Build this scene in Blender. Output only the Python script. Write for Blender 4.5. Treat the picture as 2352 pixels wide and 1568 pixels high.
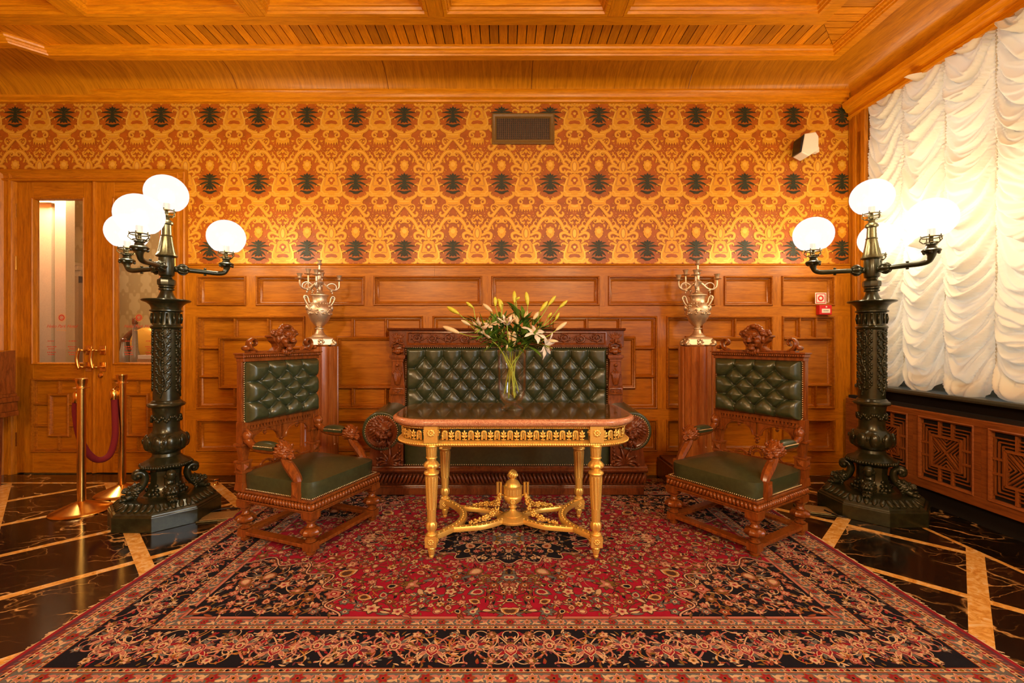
import bpy, bmesh, math, random
import numpy as np
from mathutils import Vector, Matrix, Euler

for _o in list(bpy.data.objects):
    bpy.data.objects.remove(_o, do_unlink=True)
SC = bpy.context.scene
COL = SC.collection
PI = math.pi
random.seed(7)

# ------------------------------------------------------------------ camera
FPX, VX, VY, EYE = 1045.0, 1158.0, 780.0, 1.2      # focal length in px, vanishing point, eye height
cam_d = bpy.data.cameras.new('camera')
cam_d.sensor_width = 36.0
cam_d.lens = FPX / 2352.0 * 36.0
cam_d.shift_x = (1176.0 - VX) / 2352.0
cam_d.shift_y = -(784.0 - VY) / 2352.0
cam_d.clip_start = 0.05
cam = bpy.data.objects.new('camera', cam_d)
cam.location = (0, 0, EYE)
cam.rotation_euler = (PI / 2, 0, 0)
COL.objects.link(cam)
SC.camera = cam

# ------------------------------------------------------------------ world, light, exposure
W = bpy.data.worlds.new('world')
SC.world = W
W.use_nodes = True
W.node_tree.nodes['Background'].inputs[0].default_value = (0.75, 0.87, 1.0, 1)
W.node_tree.nodes['Background'].inputs[1].default_value = 1.0
SC.view_settings.view_transform = 'Standard'
SC.view_settings.look = 'None'
SC.view_settings.gamma = 1.0
SC.view_settings.use_curve_mapping = False
SC.view_settings.exposure = 0.28
SC.cycles.max_bounces = 6
SC.cycles.use_adaptive_sampling = True
SC.cycles.adaptive_threshold = 0.08
SC.cycles.adaptive_min_samples = 16
SC.cycles.diffuse_bounces = 3
SC.cycles.glossy_bounces = 3
SC.cycles.transmission_bounces = 4
SC.cycles.transparent_max_bounces = 12
SC.cycles.sample_clamp_indirect = 6.0
SC.cycles.caustics_reflective = False
SC.cycles.caustics_refractive = False

WARM = (1.0, 0.77, 0.44)
def light(name, kind, loc, power, color, size=0.1, size_y=None, rot=(0, 0, 0)):
    d = bpy.data.lights.new(name, kind)
    d.energy = power
    d.color = color
    if kind == 'AREA':
        d.shape = 'RECTANGLE'
        d.size = size
        d.size_y = size_y or size
    else:
        d.shadow_soft_size = size
    o = bpy.data.objects.new(name, d)
    o.location = loc
    o.rotation_euler = rot
    COL.objects.link(o)
    return o
# daylight falling on the windows from outside
light('daylight_on_window', 'AREA', (4.2, 2.2, 2.1), 48, (1.0, 0.97, 0.93), 2.4, 3.4, (0, PI / 2, 0))
light('daylight_on_far_window', 'AREA', (4.2, -2.0, 2.1), 260, (0.93, 0.97, 1.0), 2.4, 3.4, (0, PI / 2, 0))
# unseen fill lights added behind the camera to brighten the room
light('added_fill_light', 'POINT', (-1.6, -1.4, 2.55), 230, WARM, 0.3)
light('added_fill_light', 'POINT', (1.2, -1.4, 2.55), 230, WARM, 0.3)
GLOBE_POWER = 17.0
# lamp of the vestibule behind the glazed doors
light('vestibule_light', 'POINT', (-4.55, 4.55, 2.9), 105, (1.0, 0.84, 0.58), 0.15)

# ------------------------------------------------------------------ materials
def _nodes(name):
    m = bpy.data.materials.new(name)
    m.use_nodes = True
    nt = m.node_tree
    b = nt.nodes['Principled BSDF']
    return m, nt, b, nt.nodes.new, nt.links.new

def rgb(c):
    return (c[0], c[1], c[2], 1.0)

def ramp(new, stops):
    r = new('ShaderNodeValToRGB')
    e = r.color_ramp.elements
    while len(e) < len(stops):
        e.new(0.5)
    for i, (p, c) in enumerate(stops):
        e[i].position = p
        e[i].color = rgb(c)
    return r

def coords(nt, new, link, scale, rot=(0, 0, 0)):
    tc = new('ShaderNodeTexCoord')
    mp = new('ShaderNodeMapping')
    mp.inputs['Scale'].default_value = scale
    mp.inputs['Rotation'].default_value = rot
    link(tc.outputs['Object'], mp.inputs['Vector'])
    return mp

def plain(name, col, rough=0.5, metal=0.0, var=0.12, vscale=18.0, bump=0.0, coat=0.0, spec=None, rnd=0.0):
    m, nt, b, new, link = _nodes(name)
    mp = coords(nt, new, link, (vscale,) * 3)
    n = new('ShaderNodeTexNoise')
    n.inputs['Detail'].default_value = 4
    link(mp.outputs[0], n.inputs['Vector'])
    lo = [max(0, c * (1 - var)) for c in col]
    hi = [min(1, c * (1 + var)) for c in col]
    r = ramp(new, [(0.3, lo), (0.7, hi)])
    link(n.outputs['Fac'], r.inputs[0])
    out = r.outputs[0]
    if rnd:
        out = random_value(nt, new, link, out, rnd)
    link(out, b.inputs['Base Color'])
    b.inputs['Roughness'].default_value = rough
    b.inputs['Metallic'].default_value = metal
    if coat:
        b.inputs['Coat Weight'].default_value = coat
        b.inputs['Coat Roughness'].default_value = 0.12
    if spec is not None:
        b.inputs['Specular IOR Level'].default_value = spec
    if bump:
        bp = new('ShaderNodeBump')
        bp.inputs['Strength'].default_value = bump
        bp.inputs['Distance'].default_value = 0.002
        link(n.outputs['Fac'], bp.inputs['Height'])
        link(bp.outputs[0], b.inputs['Normal'])
    return m

def random_value(nt, new, link, col, amount):
    oi = new('ShaderNodeObjectInfo')
    mr = new('ShaderNodeMapRange')
    mr.inputs['To Min'].default_value = 1 - amount
    mr.inputs['To Max'].default_value = 1 + amount * 0.7
    link(oi.outputs['Random'], mr.inputs['Value'])
    hs = new('ShaderNodeHueSaturation')
    link(mr.outputs[0], hs.inputs['Value'])
    link(col, hs.inputs['Color'])
    return hs.outputs[0]

def wood(name, dark, light_c, axis='x', rough=0.38, rnd=0.0, fine=1.0, coat=0.08):
    m, nt, b, new, link = _nodes(name)
    s = {'x': (1.2, 14, 14), 'y': (14, 1.2, 14), 'z': (14, 14, 1.2), 'd': (11, 11, 2.2), 'p': (9, .8, .8)}[axis]
    mp = coords(nt, new, link, tuple(v * fine for v in s))
    n1 = new('ShaderNodeTexNoise')
    n1.inputs['Detail'].default_value = 5
    n1.inputs['Roughness'].default_value = 0.6
    n1.inputs['Distortion'].default_value = 0.7
    link(mp.outputs[0], n1.inputs['Vector'])
    mp2 = coords(nt, new, link, tuple(v * fine * 6 for v in s))
    n2 = new('ShaderNodeTexNoise')
    n2.inputs['Detail'].default_value = 3
    link(mp2.outputs[0], n2.inputs['Vector'])
    mx = new('ShaderNodeMath')
    mx.operation = 'MULTIPLY_ADD'
    mx.inputs[1].default_value = 0.35
    link(n2.outputs['Fac'], mx.inputs[0])
    link(n1.outputs['Fac'], mx.inputs[2])
    mid = [(a + c) / 2 for a, c in zip(dark, light_c)]
    r = ramp(new, [(0.45, dark), (0.66, mid), (0.9, light_c)])
    link(mx.outputs[0], r.inputs[0])
    out = r.outputs[0]
    if rnd:
        out = random_value(nt, new, link, out, rnd)
    link(out, b.inputs['Base Color'])
    b.inputs['Roughness'].default_value = rough
    b.inputs['Coat Weight'].default_value = coat
    b.inputs['Coat Roughness'].default_value = 0.2
    b.inputs['Specular IOR Level'].default_value = 0.35
    bp = new('ShaderNodeBump')
    bp.inputs['Strength'].default_value = 0.06
    bp.inputs['Distance'].default_value = 0.004
    link(n2.outputs['Fac'], bp.inputs['Height'])
    link(bp.outputs[0], b.inputs['Normal'])
    return m

def dark_marble(name):
    m, nt, b, new, link = _nodes(name)
    tc = new('ShaderNodeTexCoord')
    oi = new('ShaderNodeObjectInfo')
    ad = new('ShaderNodeVectorMath')
    ad.operation = 'MULTIPLY_ADD'
    ad.inputs[1].default_value = (9.0, 7.0, 5.0)
    link(oi.outputs['Random'], ad.inputs[0])
    link(tc.outputs['Object'], ad.inputs[2])
    nz = new('ShaderNodeTexNoise')
    nz.inputs['Scale'].default_value = 3.0
    nz.inputs['Detail'].default_value = 5
    link(ad.outputs[0], nz.inputs['Vector'])
    wrp = new('ShaderNodeVectorMath')
    wrp.operation = 'MULTIPLY_ADD'
    wrp.inputs[1].default_value = (0.35, 0.35, 0.35)
    link(nz.outputs['Color'], wrp.inputs[0])
    link(ad.outputs[0], wrp.inputs[2])
    fac = None
    for sc, rot, wd, amp in ((2.6, 0.5, 0.020, 1.0), (5.5, 1.0, 0.020, 0.6), (11.0, 0.2, 0.03, 0.25)):
        mp = new('ShaderNodeMapping')
        mp.inputs['Rotation'].default_value = (0, 0, rot)
        mp.inputs['Scale'].default_value = (sc * 0.45, sc, sc)
        link(wrp.outputs[0], mp.inputs['Vector'])
        vo = new('ShaderNodeTexVoronoi')
        vo.feature = 'DISTANCE_TO_EDGE'
        vo.inputs['Scale'].default_value = 1.0
        link(mp.outputs[0], vo.inputs['Vector'])
        mr = new('ShaderNodeMapRange')
        mr.inputs['From Max'].default_value = wd
        mr.inputs['To Min'].default_value = amp
        mr.inputs['To Max'].default_value = 0.0
        link(vo.outputs['Distance'], mr.inputs['Value'])
        if fac is None:
            fac = mr.outputs[0]
        else:
            mx = new('ShaderNodeMath')
            mx.operation = 'MAXIMUM'
            link(fac, mx.inputs[0])
            link(mr.outputs[0], mx.inputs[1])
            fac = mx.outputs[0]
    # veins fade in and out
    n3 = new('ShaderNodeTexNoise')
    n3.inputs['Scale'].default_value = 4.0
    link(ad.outputs[0], n3.inputs['Vector'])
    r3 = ramp(new, [(0.36, (0, 0, 0)), (0.56, (1, 1, 1))])
    link(n3.outputs['Fac'], r3.inputs[0])
    ml = new('ShaderNodeMath')
    ml.operation = 'MULTIPLY'
    link(fac, ml.inputs[0])
    link(r3.outputs[0], ml.inputs[1])
    r = ramp(new, [(0.0, (0.010, 0.006, 0.004)), (0.3, (0.10, 0.048, 0.014)), (1.0, (0.70, 0.40, 0.14))])
    link(ml.outputs[0], r.inputs[0])
    link(r.outputs[0], b.inputs['Base Color'])
    b.inputs['Roughness'].default_value = 0.13
    return m

def veined(name, c1, c2, c3, scale, rough, pos=(0.35, 0.52, 0.7)):
    m, nt, b, new, link = _nodes(name)
    mp = coords(nt, new, link, (scale,) * 3)
    n = new('ShaderNodeTexNoise')
    n.inputs['Detail'].default_value = 8
    n.inputs['Roughness'].default_value = 0.65
    n.inputs['Distortion'].default_value = 1.6
    link(mp.outputs[0], n.inputs['Vector'])
    r = ramp(new, [(pos[0], c1), (pos[1], c2), (pos[2], c3)])
    link(n.outputs['Fac'], r.inputs[0])
    link(r.outputs[0], b.inputs['Base Color'])
    b.inputs['Roughness'].default_value = rough
    return m

def glass(name, col=(1, 1, 1), ior=1.45, rough=0.0):
    m, nt, b, new, link = _nodes(name)
    b.inputs['Base Color'].default_value = rgb(col)
    b.inputs['Transmission Weight'].default_value = 1.0
    b.inputs['Roughness'].default_value = rough
    b.inputs['IOR'].default_value = ior
    return m

def pane_glass(name, refl=0.08, ior=1.45, base=0.025):
    m, nt, b, new, link = _nodes(name)
    tr = new('ShaderNodeBsdfTransparent')
    gl = new('ShaderNodeBsdfGlossy')
    gl.inputs['Roughness'].default_value = 0.02
    mx = new('ShaderNodeMixShader')
    if refl == -1:
        lw = new('ShaderNodeLayerWeight')
        lw.inputs[0].default_value = 0.5
        pw = new('ShaderNodeMath'); pw.operation = 'POWER'; pw.inputs[1].default_value = 3.0
        link(lw.outputs['Facing'], pw.inputs[0])
        ma = new('ShaderNodeMath'); ma.operation = 'MULTIPLY_ADD'; ma.inputs[1].default_value = ior; ma.inputs[2].default_value = base
        link(pw.outputs[0], ma.inputs[0]); link(ma.outputs[0], mx.inputs[0])
    elif refl is None:
        fr = new('ShaderNodeFresnel')
        fr.inputs[0].default_value = ior
        link(fr.outputs[0], mx.inputs[0])
    else:
        mx.inputs[0].default_value = refl
    link(tr.outputs[0], mx.inputs[1])
    link(gl.outputs[0], mx.inputs[2])
    link(mx.outputs[0], nt.nodes['Material Output'].inputs['Surface'])
    nt.nodes.remove(b)
    return m

def emit(name, col, strength):
    m, nt, b, new, link = _nodes(name)
    b.inputs['Base Color'].default_value = rgb(col)
    b.inputs['Emission Color'].default_value = rgb(col)
    b.inputs['Emission Strength'].default_value = strength
    return m

def globe_glass(name):
    # milky glass lit by the burner inside: lets part of the light through, the rest glows
    m, nt, b, new, link = _nodes(name)
    tr = new('ShaderNodeBsdfTransparent')
    em = new('ShaderNodeEmission')
    em.inputs[0].default_value = (1.0, 0.97, 0.92, 1)
    em.inputs[1].default_value = 1.12
    gl = new('ShaderNodeBsdfGlossy')
    gl.inputs['Roughness'].default_value = 0.05
    m1 = new('ShaderNodeMixShader')
    m1.inputs[0].default_value = 0.54
    link(tr.outputs[0], m1.inputs[1])
    link(em.outputs[0], m1.inputs[2])
    m2 = new('ShaderNodeMixShader')
    m2.inputs[0].default_value = 0.04
    link(m1.outputs[0], m2.inputs[1])
    link(gl.outputs[0], m2.inputs[2])
    link(m2.outputs[0], nt.nodes['Material Output'].inputs['Surface'])
    nt.nodes.remove(b)
    return m

def cloth_translucent(name, col, trans):
    m, nt, b, new, link = _nodes(name)
    df = new('ShaderNodeBsdfDiffuse')
    df.inputs[0].default_value = rgb(col)
    tl = new('ShaderNodeBsdfTranslucent')
    tl.inputs[0].default_value = rgb(col)
    mx = new('ShaderNodeMixShader')
    mx.inputs[0].default_value = trans
    mp = coords(nt, new, link, (260, 260, 260))
    n = new('ShaderNodeTexNoise')
    link(mp.outputs[0], n.inputs['Vector'])
    bp = new('ShaderNodeBump')
    bp.inputs['Strength'].default_value = 0.08
    bp.inputs['Distance'].default_value = 0.001
    link(n.outputs['Fac'], bp.inputs['Height'])
    link(bp.outputs[0], df.inputs['Normal'])
    link(df.outputs[0], mx.inputs[1])
    link(tl.outputs[0], mx.inputs[2])
    link(mx.outputs[0], nt.nodes['Material Output'].inputs['Surface'])
    nt.nodes.remove(b)
    return m

def damask(name, c1, c2, sx, sz):
    # pale ogee damask of the vestibule
    m, nt, b, new, link = _nodes(name)
    tc = new('ShaderNodeTexCoord')
    sp = new('ShaderNodeSeparateXYZ')
    link(tc.outputs['Object'], sp.inputs[0])
    def sn(sock, k, ph=0.0):
        a = new('ShaderNodeMath'); a.operation = 'MULTIPLY_ADD'
        a.inputs[1].default_value = k; a.inputs[2].default_value = ph
        link(sock, a.inputs[0])
        s = new('ShaderNodeMath'); s.operation = 'SINE'
        link(a.outputs[0], s.inputs[0])
        return s.outputs[0]
    x1 = sn(sp.outputs[0], 2 * PI / sx); z1 = sn(sp.outputs[2], 2 * PI / sz)
    x2 = sn(sp.outputs[0], 6 * PI / sx); z2 = sn(sp.outputs[2], 8 * PI / sz)
    a = new('ShaderNodeMath'); a.operation = 'MULTIPLY'; link(x1, a.inputs[0]); link(z1, a.inputs[1])
    c = new('ShaderNodeMath'); c.operation = 'MULTIPLY'; link(x2, c.inputs[0]); link(z2, c.inputs[1])
    d = new('ShaderNodeMath'); d.operation = 'MULTIPLY_ADD'; d.inputs[1].default_value = 0.5
    link(c.outputs[0], d.inputs[0]); link(a.outputs[0], d.inputs[2])
    r = ramp(new, [(0.0, c1), (0.25, c2)])
    link(d.outputs[0], r.inputs[0])
    link(r.outputs[0], b.inputs['Base Color'])
    b.inputs['Roughness'].default_value = 0.7
    return m

M = {}
M['oak_x'] = wood('oak panelling grain across', (0.31, 0.088, 0.0015), (0.60, 0.205, 0.005), 'x')
M['oak_z'] = wood('oak panelling grain upright', (0.31, 0.088, 0.0015), (0.60, 0.205, 0.005), 'z')
M['oak_d'] = wood('oak panelling veneer', (0.32, 0.092, 0.0015), (0.56, 0.19, 0.005), 'x', fine=0.55)
M['oak_p'] = wood('oak panel field', (0.32, 0.092, 0.0015), (0.58, 0.195, 0.005), 'x', rnd=0.08, fine=0.7)
M['oak_m'] = wood('oak moulding polish and shade', (0.24, 0.062, 0.0025), (0.48, 0.155, 0.008), 'x', rough=0.3)  # darker than the boards: polish tone plus relief shade put into the colour
M['ceil_x'] = wood('ceiling wood grain across', (0.50, 0.155, 0.001), (0.80, 0.30, 0.004), 'x', rough=0.35)
M['ceil_y'] = wood('ceiling wood grain deep', (0.50, 0.155, 0.001), (0.80, 0.30, 0.004), 'y', rough=0.35)
M['plank_y'] = wood('ceiling plank', (0.50, 0.15, 0.001), (0.84, 0.31, 0.004), 'y', rnd=0.34, rough=0.4)
M['plank_x'] = wood('ceiling plank across', (0.50, 0.15, 0.001), (0.84, 0.31, 0.004), 'x', rnd=0.30, rough=0.4)
M['cove'] = wood('cove veneer', (0.40, 0.13, 0.0015), (0.72, 0.28, 0.006), 'p', rough=0.4, fine=1.0)
M['mahog'] = wood('carved mahogany', (0.115, 0.025, 0.004), (0.32, 0.085, 0.012), 'd', rough=0.3, coat=0.4)
M['mahog_dk'] = wood('dark carved mahogany', (0.085, 0.020, 0.006), (0.24, 0.062, 0.016), 'd', rough=0.28, coat=0.4)
M['walnut'] = wood('radiator cover wood', (0.17, 0.045, 0.010), (0.36, 0.11, 0.022), 'y', rough=0.4)
M['pedestal'] = wood('pedestal wood', (0.28, 0.075, 0.012), (0.50, 0.155, 0.028), 'z', rough=0.25, coat=0.5)
M['marble'] = dark_marble('dark veined marble')
M['strip'] = veined('honey marble strip', (0.58, 0.25, 0.035), (0.80, 0.45, 0.11), (0.88, 0.68, 0.38), 3.2, 0.14)
M['pinkmarble'] = veined('pink marble', (0.36, 0.11, 0.055), (0.62, 0.28, 0.15), (0.78, 0.50, 0.26), 22.0, 0.2)
M['leather'] = plain('green leather', (0.042, 0.056, 0.022), 0.34, var=0.2, vscale=9, coat=0.2, spec=0.75)
_m, _nt, _b, _new, _link = M['leather'], M['leather'].node_tree, M['leather'].node_tree.nodes['Principled BSDF'], M['leather'].node_tree.nodes.new, M['leather'].node_tree.links.new
_mp = coords(_nt, _new, _link, (240, 240, 240))
_n = _new('ShaderNodeTexNoise'); _n.inputs['Detail'].default_value = 3
_link(_mp.outputs[0], _n.inputs['Vector'])
_bp = _new('ShaderNodeBump'); _bp.inputs['Strength'].default_value = 0.10; _bp.inputs['Distance'].default_value = 0.001
_link(_n.outputs['Fac'], _bp.inputs['Height']); _link(_bp.outputs[0], _b.inputs['Normal'])
M['bronze'] = plain('green black bronze', (0.030, 0.032, 0.013), 0.30, metal=0.35, var=0.35, vscale=7, coat=0.3)
M['bronze_lt'] = plain('worn bronze', (0.10, 0.085, 0.035), 0.32, metal=0.6, var=0.3, vscale=20)
M['brass'] = plain('polished brass', (0.80, 0.46, 0.11), 0.22, metal=1.0, var=0.08)
M['brass_dull'] = plain('dull brass lid', (0.42, 0.27, 0.10), 0.5, metal=0.6)
M['vase_grey'] = plain('grey bottle glaze', (0.30, 0.25, 0.19), 0.25)
M['gilt'] = plain('gilded wood', (0.96, 0.57, 0.13), 0.36, metal=0.62, var=0.14, vscale=40)
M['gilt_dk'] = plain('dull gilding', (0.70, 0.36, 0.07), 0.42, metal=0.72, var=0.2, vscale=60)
M['silver'] = plain('gilt silver', (0.72, 0.58, 0.40), 0.42, metal=0.85, var=0.18, vscale=45)
M['nail'] = plain('brass nails', (0.85, 0.70, 0.40), 0.3, metal=0.9, var=0.05)
M['rope'] = plain('red velvet', (0.17, 0.003, 0.006), 0.9, var=0.25, vscale=60, bump=0.3)
M['vent'] = plain('bronze vent enamel', (0.20, 0.105, 0.022), 0.45, var=0.1)
M['ventdk'] = plain('vent core', (0.035, 0.022, 0.012), 0.6)
M['ventslat'] = plain('vent louver metal', (0.30, 0.20, 0.11), 0.35, metal=0.7)
M['white'] = plain('white plastic', (0.82, 0.74, 0.62), 0.4, var=0.03)
M['black'] = plain('black plastic', (0.012, 0.012, 0.012), 0.25, var=0.1)
M['red'] = plain('red plastic', (0.62, 0.012, 0.014), 0.35, var=0.05)
M['sill'] = plain('dark green sill', (0.055, 0.060, 0.045), 0.28, var=0.1)
M['void'] = plain('black backing and recess shade', (0.010, 0.006, 0.004), 0.9)  # plain dark backing; around the radiator cover its black is painted shade
M['pane'] = pane_glass('door pane', 0.07)
M['tableglass'] = pane_glass('table glass', -1, 0.62)
M['tabledark'] = veined('dark polished marble top', (0.16, 0.085, 0.018), (0.28, 0.15, 0.03), (0.42, 0.24, 0.06), 10.0, 0.10)
M['vase'] = pane_glass('clear glass', -1, 0.75, 0.055)
M['water'] = pane_glass('water', -1, 0.22)
M['globe'] = globe_glass('milky globe glass')
M['bulb'] = emit('glowing mantle', (1.0, 0.93, 0.80), 9.0)
M['curtain'] = cloth_translucent('sheer curtain silk', (0.84, 0.76, 0.60), 0.30)
M['damask'] = damask('pale damask', (0.46, 0.36, 0.17), (0.60, 0.50, 0.27), 0.32, 0.62)
M['cream'] = plain('cream paint', (0.68, 0.54, 0.36), 0.5, var=0.06)
M['cream_dk'] = plain('cream stained paint', (0.50, 0.34, 0.18), 0.5, var=0.1)
M['stem'] = plain('lily stem', (0.38, 0.46, 0.045), 0.45, var=0.2)
M['leaf'] = plain('lily leaf', (0.10, 0.20, 0.022), 0.35, var=0.35, vscale=12, rnd=0.35)
M['bud_g'] = plain('green yellow bud', (0.66, 0.62, 0.05), 0.45, var=0.15, vscale=25)
M['bud_p'] = plain('pale bud', (0.80, 0.62, 0.34), 0.45, var=0.12, vscale=25)
M['petal'] = plain('lily petal', (0.86, 0.74, 0.58), 0.5, var=0.08, vscale=25)
M['anther'] = plain('rust anther', (0.22, 0.06, 0.015), 0.7)
M['decal'] = plain('red lettering', (0.62, 0.07, 0.03), 0.6, var=0.02)
M['decal_o'] = plain('orange lettering', (0.85, 0.38, 0.06), 0.6, var=0.02)
M['print'] = plain('dark print', (0.05, 0.03, 0.02), 0.6)

# ------------------------------------------------------------------ mesh builder
class MB:
    def __init__(s):
        s.v, s.f, s.m = [], [], []
    def add(s, verts, faces, mat=0):
        k = len(s.v)
        s.v.extend([tuple(p) for p in verts])
        s.f.extend([tuple(i + k for i in f) for f in faces])
        s.m.extend([mat] * len(faces))
    def xform(s, mtx, start=0):
        for i in range(start, len(s.v)):
            s.v[i] = tuple(mtx @ Vector(s.v[i]))
    def box(s, x0, x1, y0, y1, z0, z1, mat=0):
        v = [(x, y, z) for x in (x0, x1) for y in (y0, y1) for z in (z0, z1)]
        s.add(v, [(0, 1, 3, 2), (4, 6, 7, 5), (0, 4, 5, 1), (2, 3, 7, 6), (0, 2, 6, 4), (1, 5, 7, 3)], mat)
    def cbox(s, c, d, mat=0):
        s.box(c[0] - d[0] / 2, c[0] + d[0] / 2, c[1] - d[1] / 2, c[1] + d[1] / 2, c[2] - d[2] / 2, c[2] + d[2] / 2, mat)
    def frustum(s, c, z0, z1, a0, b0, a1, b1, mat=0):
        v = [(c[0] + sx * a, c[1] + sy * b, z) for z, a, b in ((z0, a0, b0), (z1, a1, b1)) for sx, sy in ((-1, -1), (1, -1), (1, 1), (-1, 1))]
        s.add(v, [(3, 2, 1, 0), (4, 5, 6, 7)] + [(i, (i + 1) % 4, 4 + (i + 1) % 4, 4 + i) for i in range(4)], mat)
    def prism(s, poly, axis, lo, hi, mat=0, closed=True):
        def P(a, b, t):
            return {'x': (t, a, b), 'y': (a, t, b), 'z': (a, b, t)}[axis]
        n = len(poly)
        v = [P(a, b, lo) for a, b in poly] + [P(a, b, hi) for a, b in poly]
        f = [(i, (i + 1) % n, n + (i + 1) % n, n + i) for i in range(n if closed else n - 1)]
        if closed:
            f += [tuple(range(n))[::-1], tuple(range(n, 2 * n))]
        s.add(v, f, mat)
    def lathe(s, prof, n=24, c=(0, 0, 0), mod=None, cap=True, mat=0, rot=0.0):
        v, f = [], []
        for k, (r, z) in enumerate(prof):
            for i in range(n):
                a = 2 * PI * i / n + rot
                q = r * (mod(a, k, z) if mod else 1.0)
                v.append((c[0] + q * math.cos(a), c[1] + q * math.sin(a), c[2] + z))
        for k in range(len(prof) - 1):
            for i in range(n):
                j = (i + 1) % n
                f.append((k * n + i, k * n + j, (k + 1) * n + j, (k + 1) * n + i))
        if cap:
            f.append(tuple(range(n))[::-1])
            f.append(tuple(range((len(prof) - 1) * n, len(prof) * n)))
        s.add(v, f, mat)
    def tube(s, path, rad, n=8, closed=False, cap=True, flat=1.0, mat=0, up=(0, 0, 1)):
        P = [Vector(p) for p in path]
        m = len(P)
        R = rad if isinstance(rad, (list, tuple)) else [rad] * m
        v, f = [], []
        nrm = None
        for k in range(m):
            if closed:
                t = P[(k + 1) % m] - P[k - 1]
            else:
                t = P[min(k + 1, m - 1)] - P[max(k - 1, 0)]
            if t.length < 1e-9:
                t = Vector((0, 0, 1))
            t.normalize()
            if nrm is None:
                u = Vector(up)
                if abs(u.dot(t)) > 0.95:
                    u = Vector((1, 0, 0))
                nrm = (u - t * u.dot(t)).normalized()
            else:
                nrm = (nrm - t * nrm.dot(t))
                nrm = nrm.normalized() if nrm.length > 1e-6 else t.orthogonal().normalized()
            bn = t.cross(nrm)
            for i in range(n):
                a = 2 * PI * i / n
                v.append(P[k] + nrm * (R[k] * math.cos(a)) + bn * (R[k] * flat * math.sin(a)))
        seg = m if closed else m - 1
        for k in range(seg):
            for i in range(n):
                a, b2 = k * n + i, k * n + (i + 1) % n
                c2, d = ((k + 1) % m) * n + (i + 1) % n, ((k + 1) % m) * n + i
                f.append((a, b2, c2, d))
        if cap and not closed:
            f.append(tuple(range(n))[::-1])
            f.append(tuple(range((m - 1) * n, m * n)))
        s.add(v, f, mat)
    def ell(s, c, r, rot=None, nu=12, nv=8, mat=0):
        if not isinstance(r, (list, tuple)):
            r = (r, r, r)
        mt = Euler(rot).to_matrix() if rot else None
        v = []
        for k in range(1, nv):
            ph = PI * k / nv
            for i in range(nu):
                a = 2 * PI * i / nu
                v.append(Vector((r[0] * math.sin(ph) * math.cos(a), r[1] * math.sin(ph) * math.sin(a), r[2] * math.cos(ph))))
        v.append(Vector((0, 0, r[2])))
        v.append(Vector((0, 0, -r[2])))
        if mt:
            v = [mt @ p for p in v]
        c = Vector(c)
        v = [p + c for p in v]
        f = []
        for k in range(nv - 2):
            for i in range(nu):
                j = (i + 1) % nu
                f.append((k * nu + i, (k + 1) * nu + i, (k + 1) * nu + j, k * nu + j))
        T, B = len(v) - 2, len(v) - 1
        for i in range(nu):
            j = (i + 1) % nu
            f.append((T, i, j))
            f.append((B, (nv - 2) * nu + j, (nv - 2) * nu + i))
        s.add(v, f, mat)
    def grid(s, fn, nu, nv, mat=0, flip=False):
        v = [fn(i / nu, j / nv) for j in range(nv + 1) for i in range(nu + 1)]
        f = []
        for j in range(nv):
            for i in range(nu):
                a = j * (nu + 1) + i
                q = (a, a + 1, a + nu + 2, a + nu + 1)
                f.append(q[::-1] if flip else q)
        s.add(v, f, mat)
    def ring(s, x0, x1, z0, z1, prof, y, mat=0):
        # mitred frame on a wall facing -Y: prof = (inset, proud)
        n = len(prof)
        v = []
        for ins, pr in prof:
            for X, Z in ((x0 + ins, z0 + ins), (x1 - ins, z0 + ins), (x1 - ins, z1 - ins), (x0 + ins, z1 - ins)):
                v.append((X, y - pr, Z))
        f = []
        for k in range(n - 1):
            for i in range(4):
                j = (i + 1) % 4
                f.append((k * 4 + i, k * 4 + j, (k + 1) * 4 + j, (k + 1) * 4 + i))
        s.add(v, f, mat)
    def bar(s, p0, p1, prof, y, mat=0):
        # moulded bar on a wall facing -Y between two (x, z) points: prof = (across, proud)
        a, b = Vector(p0), Vector(p1)
        d = (b - a).normalized()
        nn = Vector((-d[1], d[0]))
        v = []
        for q in (a, b):
            for w, pr in prof:
                v.append((q[0] + nn[0] * w, y - pr, q[1] + nn[1] * w))
        n = len(prof)
        f = [(i, i + 1, n + i + 1, n + i) for i in range(n - 1)]
        f += [tuple(range(n)), tuple(range(n, 2 * n))[::-1]]
        s.add(v, f, mat)
    def mesh(s, name, mats, smooth=None, recalc=True):
        me = bpy.data.meshes.new(name)
        me.from_pydata(s.v, [], s.f)
        for mt in (mats if isinstance(mats, (list, tuple)) else [mats]):
            me.materials.append(M[mt] if isinstance(mt, str) else mt)
        if s.m and max(s.m) > 0:
            me.polygons.foreach_set('material_index', s.m)
        if recalc:
            b = bmesh.new()
            b.from_mesh(me)
            bmesh.ops.recalc_face_normals(b, faces=b.faces)
            b.to_mesh(me)
            b.free()
        if smooth:
            me.polygons.foreach_set('use_smooth', [True] * len(me.polygons))
            if smooth is not True:
                me.set_sharp_from_angle(angle=math.radians(smooth))
        me.update()
        return me
    def build(s, name, mats, parent=None, smooth=None, loc=(0, 0, 0), rotz=0.0, recalc=True, kind=None, bevel=0.0):
        return link_mesh(name, s.mesh(name, mats, smooth, recalc), parent, loc, (0, 0, rotz), kind, bevel)

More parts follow.
